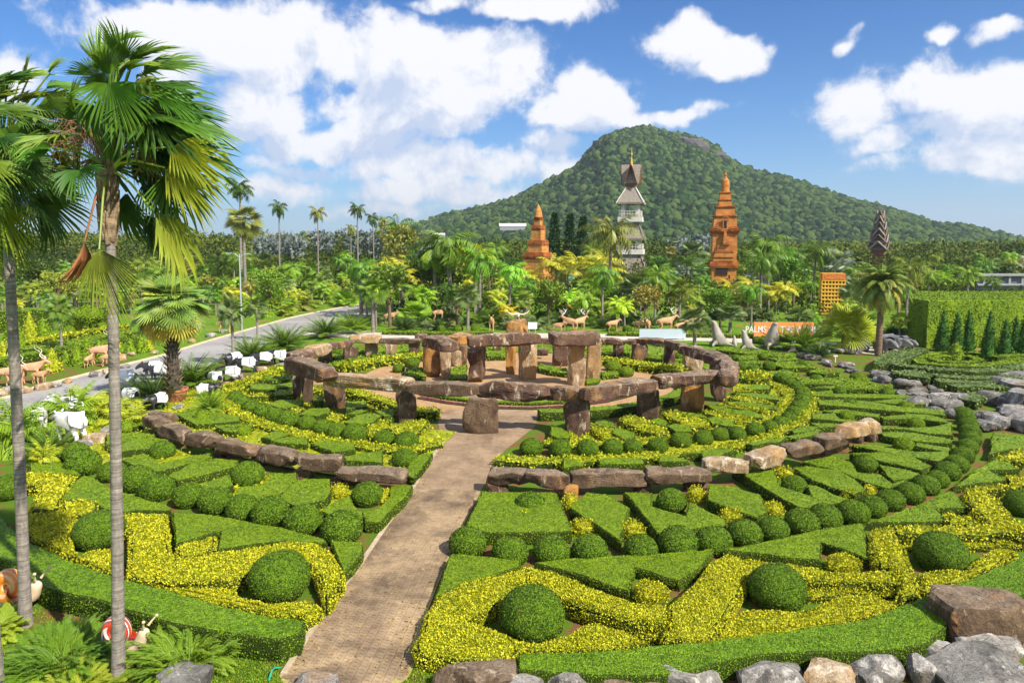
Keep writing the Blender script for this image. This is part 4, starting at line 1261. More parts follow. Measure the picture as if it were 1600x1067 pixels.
# low wall, right and left
LW = [(765, 730, 828, 733, 1.0, S_GREY, 'brown lintel beside the path, first of the right low wall'),
      (822, 735, 888, 737, 1.0, S_BROWN, 'smooth dark lintel, second of the right low wall'),
      (892, 736, 1006, 734, .95, S_GREY, 'long grey brown lintel, third of the right low wall'),
      (1008, 733, 1105, 729, 1.0, S_GREY, 'grey lintel with a sloping end, fourth of the right low wall'),
      (1100, 716, 1176, 715, 1.1, S_PALE, 'tan rounded lintel, fifth of the right low wall'),
      (1172, 706, 1222, 697, 1.35, S_PALE, 'white capped lintel block, sixth of the right low wall'),
      (1224, 694, 1284, 684, 1.3, S_GREY, 'straight brown lintel behind the white capped block'),
      (1282, 682, 1318, 673, 1.25, S_GREY, 'short lintel with a pale top, eighth of the right low wall'),
      (1316, 668, 1350, 656, 1.5, S_PALE, 'pale capped lintel near the right end of the low wall'),
      (1350, 658, 1368, 655, 1.5, S_PALE, 'end lintel of the right low wall')]
for i, (ax, ay, bx, by, zt, m, lab) in enumerate(LW):
    lintel(ax, ay, bx, by, zt, .62 if i != 5 else .8, .85, m, lab, 'lintels of the low wall', 400 + i, name='wall_lintel_stone', over=.02)
LWL = [(534, 728, 634, 733, 1.0, .5, S_GREY, 'flat dark lintel next to the path, first of the left low wall'),
       (466, 706, 535, 708, 1.15, .75, S_GREY, 'thick brown lintel, second of the left low wall'),
       (404, 695, 465, 705, 1.0, .62, S_GREY, 'brown lintel, third of the left low wall'),
       (348, 686, 402, 694, 1.0, .62, S_GREY, 'brown lintel with a pale ridge, fourth of the left low wall'),
       (295, 673, 345, 681, 1.0, .62, S_GREY, 'brown lintel, fifth of the left low wall'),
       (256, 659, 290, 672, 1.0, .6, S_GREY, 'dark sloping lintel, sixth of the left low wall'),
       (234, 646, 258, 657, 1.0, .6, S_GREY, 'brown lintel at the far left end of the low wall'),
       (236, 641, 270, 646, .9, .5, S_GREY, 'flat brown slab behind the far left end of the low wall')]
for i, (ax, ay, bx, by, zt, th, m, lab) in enumerate(LWL):
    lintel(ax, ay, bx, by, zt, th, .85, m, lab, 'lintels of the low wall', 420 + i, name='wall_lintel_stone', over=.02)
SUP = [(777, 772, 36, .55), (893, 784, 27, .55), (1006, 773, 28, .45), (1089, 768, 38, .55), (1165, 746, 22, .4), (1214, 737, 30, .6), (1282, 718, 22, .5), (1319, 709, 22, .6), (1365, 692, 18, .7), (1345, 694, 14, .7),
       (627, 757, 24, .4), (549, 762, 28, .55), (533, 757, 24, .5), (473, 750, 30, .5), (404, 728, 28, .45), (342, 716, 17, .45), (300, 700, 16, .4), (258, 682, 12, .4), (360, 716, 16, .4), (418, 726, 20, .4)]
SUP.sort()
for i, (x, y, w, h) in enumerate(SUP):
    b = G(x, y); wm = w * b.y / FPX
    side = 'left' if x < 700 else 'right'
    stone('support_stone', (b.x, b.y + .3, h / 2 - .03), (wm, .6, h + .1), random.uniform(-.2, .2), [S_GREY, S_BROWN, S_OCHRE][(i * 7) % 3 if side == 'right' else 0],
          'short support stone under the %s low wall, %s from the left' % (side, ordn(i)), 'support stone', 'support stones of the low wall', 450 + i, blocky=.8)

# foreground rocks
def rock_px(x0, x1, yt, yb, m, lab, seed, dep=.8, sub=4, blocky=.5):
    b = G((x0 + x1) / 2, yb); w = (x1 - x0) * b.y / FPX; h = (yb - yt) / (yb - HOR) * CAMH / (1 + 0.0)
    d = w * dep; h = max(.35, h - d * .28 * math.tan(math.radians(25)))
    stone('rock', (b.x, b.y + d * .5, h * .34), (w * 1.06, d, h * .98), random.uniform(-.25, .25), m, lab, 'rock', 'rocks', seed, sub, blocky=blocky, rough=.06)
RK = [(1484, 1640, 925, 1016, S_GREY, 'biggest foreground rock, brown sided, at the right edge', .7, .8),
      (1520, 1625, 995, 1046, S_ROCK, 'light grey angular rock below the biggest rock', .9, .5),
      (1452, 1525, 1010, 1052, S_ROCK, 'pale rock left of the angular grey rock', .9, .5),
      (1458, 1640, 1036, 1095, S_ROCKD, 'broad dark rock in the bottom right corner', .7, .5),
      (1425, 1466, 1018, 1075, S_ROCK, 'narrow cracked grey rock at the bottom', 1.0, .5),
      (1340, 1430, 1030, 1085, S_ROCK, 'cracked pale grey rock, fifth from the right corner', .8, .5),
      (1264, 1350, 1038, 1090, S_PALE, 'low cream rock at the bottom edge', .8, .5),
      (1165, 1268, 1046, 1100, S_ROCK, 'rounded light grey rock at the bottom edge', .8, .4),
      (1170, 1262, 1039, 1075, S_ROCKD, 'dark rock behind the rounded grey rock', .6, .5),
      (1030, 1138, 1042, 1098, S_ROCK, 'long grey rock at the bottom, right of centre', .8, .4),
      (925, 1045, 1054, 1100, S_GREY, 'low brown rock at the bottom edge before the hedge', .7, .4),
      (846, 928, 1042, 1095, S_ROCK, 'peaked grey rock at the bottom centre', .8, .5),
      (672, 815, 1046, 1100, S_GREY, 'flat brown grey rock right of the path end', .6, .4),
      (784, 850, 1056, 1100, S_ROCK, 'small pale rock between two foreground rocks', .7, .5),
      (452, 520, 1057, 1095, S_ROCK, 'small grey rock at the bottom of the path', .8, .4),
      (234, 322, 1041, 1098, S_ROCKD, 'smooth dark rounded rock among the ferns', .8, .3)]
for i, (x0, x1, yt, yb, m, lab, dep, bl) in enumerate(RK):
    rock_px(x0, x1, yt, yb, m, lab, 500 + i, dep, 4, bl)
# rock band on the right
band_l = [(1246, 557), (1290, 568), (1330, 580), (1368, 590), (1398, 600), (1430, 613), (1462, 626), (1500, 642), (1545, 656), (1600, 668)]
wid = [.8, 1.0, 1.3, 1.8, 2.4, 3.0, 3.6, 4.4, 5.5, 6.5]
rocks = []
rr_ = random.Random(5)
W = [G(*p) for p in band_l]
for i in range(len(W) - 1):
    seg = W[i + 1] - W[i]; n = int(max(4, seg.length * wid[i] / 1.5))
    for k in range(n):
        s = (k + rr_.random()) / n
        nrm = Vector((-seg.y, seg.x, 0)).normalized()
        w = wid[i] + (wid[i + 1] - wid[i]) * s
        rocks.append((W[i] + seg * s + nrm * rr_.uniform(-.5, .5) * w, rr_.uniform(.7, 1.5) * (.75 + .05 * i)))
for (px, py, s) in ((1572, 612, 1.9), (1592, 600, 2.2), (1596, 618, 2.6), (1600, 640, 2.4), (1575, 636, 1.7), (1548, 630, 1.5), (1585, 655, 1.9), (1555, 668, 1.5), (1600, 672, 1.7)):
    rocks.append((G(px, py), s))
for (px, py, s) in ((1285, 553, 1.2), (1310, 552, 1.1), (1330, 553, 1.4), (1345, 549, 1.2), (1270, 560, 1.3), (1298, 545, .9), (1340, 541, 1.0)):
    rocks.append((G(px, py), s))
rocks.sort(key=lambda a: a[0].x / a[0].y)
RM = [rockmesh('rock', (1, .8, .62), 600 + i, [S_ROCKD, S_ROCK, S_ROCKD][i % 3], 3, .5, .05) for i in range(9)]
for i, (c, s) in enumerate(rocks):
    o = link('rock', RM[rr_.randrange(9)], None, (c.x, c.y, .2 * s), rr_.uniform(0, 6.28), (s * 1.25, s * 1.1, s * rr_.uniform(.7, 1.1)))
    tag(o, 'grey rock in the rock band beside the right beds, %s from its lawn end' % ordn(i) if i < 69 else 'large dark rock of the bank at the right edge', 'rock', 'rocks of the rock band')

# ------------------------------------------------------------------ right: terraced grey hedges, maze, cones, tall hedge
TER = [("S", "570,478 850,508 1150,528 1400,518 1640,476", .7, 1.2, 'grey green terrace hedge, top long band on the right'),
       ("S", "852,566 1200,584 1560,578", .65, 1.1, 'grey green terrace hedge, second band down on the right'),
       ("S", "870,612 1200,622 1520,622", .65, 1.0, 'grey green terrace hedge, third band down on the right'),
       ("S", "1000,652 1220,650 1460,656", .65, 1.0, 'grey green terrace hedge, fourth band down on the right')]
for cr, s, z, w, lab in TER:
    hedge(band(wpts(cr, s, z), w), z, M_GREY, 'terrace_hedge', 'grey', label=lab, group='grey terraced hedges')
hedge(wpts('S', "350,470 360,420 450,372 600,352 800,347 720,400 600,440 560,482 480,470", .7), .7, M_GREY, 'terrace_hedge', 'grey', label='broad rounded grey green hedge beside the tall palm trunk', group='grey terraced hedges')
hedge(wpts('S', "500,522 700,520 840,560 800,590 620,570 500,545", .6), .6, M_GREY, 'terrace_hedge', 'grey', label='wedge of grey green hedge above the dark rocks', group='grey terraced hedges')
hedge(wpts('S', "1020,740 1150,710 1470,705 1480,740 1300,735 1250,770 1200,790 1060,760", .5), .5, M_GREY, 'terrace_hedge', 'grey', label='lowest curling grey green hedge above the rocks', group='grey terraced hedges')
hedge(band(wpts('S', "705,425 760,462 950,480 1250,482 1450,455 1640,425", .5), 1.2), .5, M_GREEN, 'maze_hedge', 'green', label='outer green hedge sweep of the maze at right', group='maze hedges')
hedge(band(wpts('S', "705,420 800,392 960,376 1150,374 1300,385", .5), .9), .5, M_GREEN, 'maze_hedge', 'green', label='back green hedge arc of the maze at right', group='maze hedges')
hedge(band(wpts('S', "838,425 900,445 1040,455 1180,448 1230,430 1150,405 1000,398 880,405 838,418", .45), .8), .45, M_GREEN, 'maze_hedge', 'green', label='small round hedge ring circling the pointed bush', group='maze hedges')
hedge(band(wpts('S', "1340,410 1480,398 1640,392", .5), .8), .5, M_GREEN, 'maze_hedge', 'green', label='green hedge strip behind the front cone', group='maze hedges')

def cone_mesh(name, h, r, m, seed, sides=20, dens=60, leaf=.14, power=.75):
    rng = np.random.default_rng(seed)
    V = []; F = []
    nz_ = 12
    for i in range(nz_ + 1):
        t = i / nz_
        rr = r * (1 - t) ** power * (1 if t > .04 else .9) + .02
        for k in range(sides):
            a = 2 * PI * k / sides
            V.append((rr * math.cos(a), rr * math.sin(a), h * t))
    for i in range(nz_):
        for k in range(sides):
            k2 = (k + 1) % sides
            F.append((i * sides + k, i * sides + k2, (i + 1) * sides + k2, (i + 1) * sides + k))
    V = np.array(V); F = np.array(F)
    V[:, :2] *= (1 + .05 * fbm(V, .8, seed))[:, None]
    mb = MB(); mb.add(V, F, 0, rng.uniform(.3, .7, len(F)))
    tri = np.concatenate([V[F[:, [0, 1, 2]]], V[F[:, [0, 2, 3]]]])
    P, N = sample_tris(tri, dens, rng)
    LV, LF = leafquads(P, N, leaf, rng, .42, .5, .4); mb.add(LV, LF, 0, rng.uniform(.1, 1, len(LF)))
    return mb.mesh(name, m, True)
CN = [(915, 368, 12, 105), (1032, 372, 30, 105), (1130, 362, 20, 95), (1270, 333, 30, 95), (1296, 445, 15, 92), (1370, 328, 35, 80), (1435, 412, 90, 105), (1522, 360, 70, 85), (1592, 396, 55, 95)]
for i, (x, yb, yt, w) in enumerate(CN):
    ox, oy, k = CR['S']
    b = G(ox + x / k, oy + yb / k); h = (yb - yt) / k * b.y / FPX; r = w / k * b.y / FPX / 2
    o = link('cone_shrub', cone_mesh('cone_shrub', h, r, M_DARK, 700 + i), None, (b.x, b.y, 0))
    tag(o, 'tall dark clipped cone before the tall hedge wall, %s in from the left' % ordn(i), 'topiary cone', 'tall cones by the hedge wall')
b = G(1300 + 1030 / 5.333, 480 + 442 / 5.333)
tag(link('cone_shrub', cone_mesh('cone_shrub', 1.5, .62, M_GREEN, 720, power=.6), None, (b.x, b.y, 0)), 'small lime green pointed bush inside the round hedge ring', 'topiary cone')
b = G(1300 + 1368 / 5.333, 480 + 380 / 5.333)
tag(link('ball_shrub', BALLM['green'][0], None, (b.x, b.y, 0), 0, (.55, .55, 1.0)), 'bright green round topped bush between the dark cones', 'topiary ball')
hw = [tuple(G(*p)[:2]) for p in ((1417, 536), (1447, 544), (1560, 543), (1720, 543), (1720, 518), (1560, 518), (1437, 518))]
hedge(hw, 4.45, M_GREEN, 'tall_hedge', 'green', label='tall thick hedge wall at the right edge behind the dark cones', group=None)
# ------------------------------------------------------------------ palms and plants
def feather_frond(L=2.0, e0=60, droop=100, n=18, ll=.5, lw=.045, hang=25, seed=0, side=70, rw=.02, start=.12, fold=0):
    """arching feather leaf in the +x direction, base at the origin"""
    r = np.random.default_rng(seed)
    N = 10
    P = [np.zeros(3)]; T = []
    for i in range(N):
        s = (i + .5) / N
        a = R_(e0 - droop * s ** 1.3)
        T.append(np.array([math.cos(a), 0, math.sin(a)])); P.append(P[-1] + T[-1] * L / N)
    T.append(T[-1])
    mb = MB()
    V = []; F = []
    for i, p in enumerate(P):
        w = rw * (1 - .75 * i / N)
        V += [p + [0, w, 0], p + [0, 0, w * .8], p - [0, w, 0]]
    for i in range(N):
        a = i * 3
        F += [(a, a + 3, a + 4, a + 1), (a + 1, a + 4, a + 5, a + 2), (a + 2, a + 5, a + 3, a)]
    mb.add(V, F, 0, .95)
    V = []; F = []; tt = []
    for k in range(n):
        s = start + (1 - start) * (k + .5) / n
        i = min(int(s * N), N - 1); f = s * N - i
        p = P[i] * (1 - f) + P[i + 1] * f; t = T[i]
        up = np.array([-t[2], 0, t[0]])
        shape = math.sin(PI * min(1, (s * .86 + .14)) ** .85) ** .6
        for sg in (-1, 1):
            l = ll * shape * r.uniform(.85, 1.1)
            an = R_(side * (1 - .35 * s) + r.uniform(-6, 6)); h = R_(hang + r.uniform(-12, 12))
            d = t * math.cos(an) + np.array([0, sg, 0]) * math.sin(an) * math.cos(h) - up * math.sin(an) * math.sin(h) * 1.0
            d[2] -= .15
            d /= np.linalg.norm(d)
            wv = np.cross(d, up); wv /= np.linalg.norm(wv) + 1e-9
            m1 = p + d * l * .5; tip = p + d * l; tip = tip + np.array([0, 0, -l * .18])
            b = len(V)
            V += [p, m1 + wv * lw * .5 * (l / ll + .3), tip, m1 - wv * lw * .5 * (l / ll + .3)]
            F.append((b, b + 1, b + 2, b + 3)); tt.append(r.uniform(.2, 1))
    mb.add(V, F, 0, np.array(tt))
    return mb

def fan_frond(R=1.0, pet=1.0, span=250, nseg=34, split=.45, droop=.3, seed=0, cup=.25, pr=.02, e0=0, pd=16, bladetilt=14, narrow=1.0):
    """palmate leaf in the +x direction; base of the petiole at the origin"""
    r = np.random.default_rng(seed)
    mb = MB()
    P = [np.zeros(3)]; n = 6
    for i in range(n):
        a = R_(e0 - pd * (i + .5) / n)
        P.append(P[-1] + np.array([math.cos(a), 0, math.sin(a)]) * pet / n)
    if pet > .02: tube(mb, [tuple(p) for p in P], [pr * (1 - .4 * i / n) for i in range(n + 1)], 4, 0, .95, False)
    H = P[-1]
    a = R_(e0 - pd - bladetilt)
    X = np.array([math.cos(a), 0, math.sin(a)]); Z = np.array([-math.sin(a), 0, math.cos(a)]); Y = np.array([0, 1, 0])
    V = []; F = []; tt = []
    da = R_(span) / nseg
    for k in range(nseg):
        g = -R_(span) / 2 + (k + .5) * da
        c = abs(g) / (R_(span) / 2)
        L = R * (1 - .28 * c ** 2) * r.uniform(.92, 1.05)
        dr = droop * r.uniform(.7, 1.4) * L
        def pt(rad, ang, lift):
            gg = ang
            q = H + (X * math.cos(gg) + Y * math.sin(gg) * narrow) * rad
            q = q + Z * (cup * rad * abs(math.sin(gg)) + lift)
            k2 = max(0, rad / R - split * .8)
            q = q + np.array([0, 0, -dr * (k2 ** 1.6) * 1.7])
            return q
        w = da * .5
        b = len(V)
        rs = split * L
        V += [pt(.03 * R, g, 0), pt(rs, g - w, -.02 * R), pt(rs, g, .028 * R), pt(rs, g + w, -.02 * R),
              pt(.78 * L, g - w * .55, -.01 * R), pt(.78 * L, g, .015 * R), pt(.78 * L, g + w * .55, -.01 * R), pt(L, g + r.uniform(-.2, .2) * w, 0)]
        F += [(b, b + 1, b + 2), (b, b + 2, b + 3)]
        tt += [r.uniform(.3, .9)] * 2
        mb.add([], [])
        F2 = [(b + 1, b + 4, b + 5, b + 2), (b + 2, b + 5, b + 6, b + 3)]
        F += [(b + 4, b + 7, b + 5), (b + 5, b + 7, b + 6)]
        tt += [r.uniform(.3, 1.0)] * 2
        mb_f = F2
        if k == 0: Q = []; qt = []
        Q += mb_f; qt += [r.uniform(.3, 1)] * 2
    base = mb.n
    mb.V.append(np.array(V)); mb.n += len(V)
    mb.F.append((np.array(F) + base, np.zeros(len(F), int), np.array(tt)))
    mb.F.append((np.array(Q) + base, np.zeros(len(Q), int), np.array(qt)))
    return mb

def put(mb, frond, loc, az, el=0.0, roll=0.0, sc=1.0):
    M = Matrix.Translation(loc) @ Matrix.Rotation(az, 4, 'Z') @ Matrix.Rotation(-el, 4, 'Y') @ Matrix.Rotation(roll, 4, 'X') @ Matrix.Scale(sc, 4)
    mb.merge(frond, M)

def setmat(mb, k, start=0):
    for i in range(start, len(mb.F)):
        F, m, t = mb.F[i]; mb.F[i] = (F, np.full(len(F), k, int), t)

PROTO = {}
def proto(kind, fn, n=2):
    PROTO[kind] = [fn(s) for s in range(n)]

def p_feather(seed, H=5.0, nf=16, L=2.4, ll=.6, stems=1, e=(75, -5), droop=95, hang=30, tr=.11, lw=.085, trunkm=None, n=15):
    r = random.Random(seed * 31 + int(H * 7))
    mb = MB()
    fr = [feather_frond(L, 0, droop, n, ll, lw, hang, seed * 5 + i, rw=.03) for i in range(3)]
    for s in range(stems):
        ox, oy = (0, 0) if stems == 1 else (r.uniform(-.9, .9), r.uniform(-.9, .9))
        h = H * (1 if stems == 1 else r.uniform(.55, 1.0))
        lx, ly = r.uniform(-.25, .25), r.uniform(-.25, .25)
        if h > .3:
            tube(mb, [(ox, oy, -.1), (ox + lx * .3, oy + ly * .3, h * .5), (ox + lx, oy + ly, h)], [tr * 1.25, tr, tr * .85], 7, 1)
        for k in range(nf):
            f = (k + .5) / nf
            el = e[0] + (e[1] - e[0]) * f ** .8 + r.uniform(-8, 8)
            put(mb, fr[k % 3], (ox + lx, oy + ly, h), k * 2.39996 + r.uniform(-.2, .2), R_(el), r.uniform(-.3, .3), r.uniform(.8, 1.1))
    return mb.mesh('feather_palm', [M_FOL, trunkm or M_TRUNK])

def p_fan(seed, H=3.5, nf=22, R=.75, pet=.8, tr=.14, nseg=20, e=(80, -35), trunkm=None, droop=.3, span=250, boot=False):
    r = random.Random(seed * 17 + int(H * 5))
    mb = MB()
    fr = [fan_frond(R, pet, span, nseg, .5, droop, seed * 3 + i, pr=.022) for i in range(3)]
    if H > .3:
        tube(mb, [(0, 0, -.1), (r.uniform(-.1, .1), 0, H * .5), (0, 0, H)], [tr * 1.2, tr, tr * 1.05], 8, 1)
        if boot:
            for k in range(50):
                a = k * 2.4; z = H * (.25 + .75 * k / 50)
                box(mb, (math.cos(a) * tr * 1.25, math.sin(a) * tr * 1.25, z), (.12, .14, .28), a, 1)
    for k in range(nf):
        f = (k + .5) / nf
        put(mb, fr[k % 3], (0, 0, H), k * 2.39996 + r.uniform(-.2, .2), R_(e[0] + (e[1] - e[0]) * f + r.uniform(-14, 14)), r.uniform(-1.0, 1.0), r.uniform(.8, 1.15))
    return mb.mesh('fan_palm', [M_FOL, trunkm or M_TRUNK])

def p_tree(seed, H=7.0, W=5.0, n=1500, leaf=.32, trunkm=None):
    rg = np.random.default_rng(seed + 50); r = random.Random(seed)
    mb = MB()
    tube(mb, [(0, 0, -.2), (.1, 0, H * .3), (.0, .1, H * .6)], [.22, .17, .1], 7, 1)
    cl = []
    for k in range(15):
        a = r.uniform(0, 6.28); q = math.sqrt(r.uniform(0, 1)) * W / 2 * .8; z = H * r.uniform(.42, .92)
        q *= math.sqrt(max(.1, 1 - ((z / H - .6) / .45) ** 2))
        c = np.array([q * math.cos(a), q * math.sin(a), z]); cl.append((c, r.uniform(.6, 1.1) * W * .2))
        tube(mb, [(0, 0, H * .35), (c[0] * .5, c[1] * .5, H * .35 + (z - H * .35) * .6), tuple(c)], [.09, .05, .02], 5, 1)
    for c, rad in cl:
        m = n // len(cl)
        d = rg.normal(size=(m, 3)); d /= np.linalg.norm(d, axis=1)[:, None]
        rr = rad * rg.uniform(.55, 1.05, m)[:, None]
        P = c + d * rr * [1, 1, .75]
        V, F = leafquads(P, d, leaf, rg, .4, .2, .4)
        mb.add(V, F, 0, rg.uniform(.1, 1, len(F)))
    return mb.mesh('leafy_tree', [M_FOL, trunkm or M_TRUNKB])

def p_conifer(seed, H=9.0, W=3.2):
    rg = np.random.default_rng(seed + 80)
    mb = MB(); tube(mb, [(0, 0, -.2), (0, 0, H)], [.18, .03], 6, 1)
    n = 1300
    t = rg.uniform(0.05, 1, n) ** .8
    lay = np.floor(t * 14) / 14
    a = rg.uniform(0, 6.28, n); rad = W / 2 * (1 - t) ** .8 * (.55 + .45 * (1 - (t * 14 - lay * 14))) * rg.uniform(.4, 1.05, n) + .05
    P = np.stack([rad * np.cos(a), rad * np.sin(a), H * (.08 + .92 * t)], 1)
    N = np.stack([np.cos(a), np.sin(a), np.full(n, .2)], 1)
    V, F = leafquads(P, N, .42, rg, .3, .2, .4); mb.add(V, F, 0, rg.uniform(.1, 1, len(F)))
    return mb.mesh('conifer', [M_FOL, M_TRUNKB])

def p_cycad(seed, L=1.6, nf=46, ll=.25, e=(84, 10)):
    return p_feather(seed, .25, nf, L, ll, 1, e, 30, 8, .16, .032, M_TRUNKD, 26)

proto('areca', lambda s: p_feather(s, 3.6, 9, 1.9, .5, 4, droop=85, tr=.05), 3)
proto('foxtail', lambda s: p_feather(s, 5.6, 15, 2.5, .75, 1, (70, -30), 110, 45, .12, .12), 2)
proto('coconut', lambda s: p_feather(s, 6.5, 20, 3.2, .85, 1, (80, -25), 85, 50, .15, .10, None, 18), 2)
proto('tall', lambda s: p_feather(s, 12.5, 15, 2.2, .7, 1, (72, -38), 95, 45, .13, .11), 2)
proto('fan', lambda s: p_fan(s, 3.4), 3)
proto('fanbush', lambda s: p_fan(s, .5, 30, .75, .95, .12, 24, (86, 12)), 2)
proto('silver', lambda s: p_fan(s, 2.6, 32, .85, 1.0, .18, 26, (84, -25), None, .10), 2)
proto('tree', lambda s: p_tree(s), 3)
proto('conifer', lambda s: p_conifer(s), 2)
proto('cycad', lambda s: p_cycad(s), 2)
proto('lowbush', lambda s: p_feather(s, .2, 22, 1.7, .5, 2, (80, 12), 75, 20, .05, .07), 2)
proto('tallfan', lambda s: p_fan(s, 9.5, 28, 1.1, 1.1, .16, 22, (75, -60)), 2)

def place(kind, base, h, col, label, cat, group, name=None, r=random, wide=1.0):
    me = r.choice(PROTO[kind])
    if not hasattr(place, 'hh'): place.hh = {}
    if me.name not in place.hh:
        z = np.empty(len(me.vertices) * 3); me.vertices.foreach_get('co', z); place.hh[me.name] = z.reshape(-1, 3)[:, 2].max()
    s = h / place.hh[me.name]
    nm = name or {'areca': 'feather_palm', 'foxtail': 'feather_palm', 'coconut': 'coconut_palm', 'tall': 'tall_palm', 'fan': 'fan_palm', 'fanbush': 'fan_palm', 'silver': 'silver_palm',
                  'tree': 'leafy_tree', 'conifer': 'conifer_tree', 'cycad': 'cycad', 'lowbush': 'palm_bush', 'tallfan': 'tall_fan_palm'}[kind]
    o = link(nm, me, None, (base[0], base[1], base[2] if len(base) > 2 else 0), r.uniform(0, 6.28), (s * wide, s * wide, s))
    o.color = (*col, 1)
    return tag(o, label, cat, group)

GR = {'deep': (.048, .10, .016), 'green': (.105, .195, .02), 'fresh': (.18, .31, .025), 'yellow': (.42, .42, .02), 'lime': (.34, .42, .03), 'dusty': (.13, .20, .07),
      'silver': (.24, .31, .27), 'olive': (.19, .22, .045), 'dark': (.02, .065, .014), 'gold': (.40, .42, .03)}

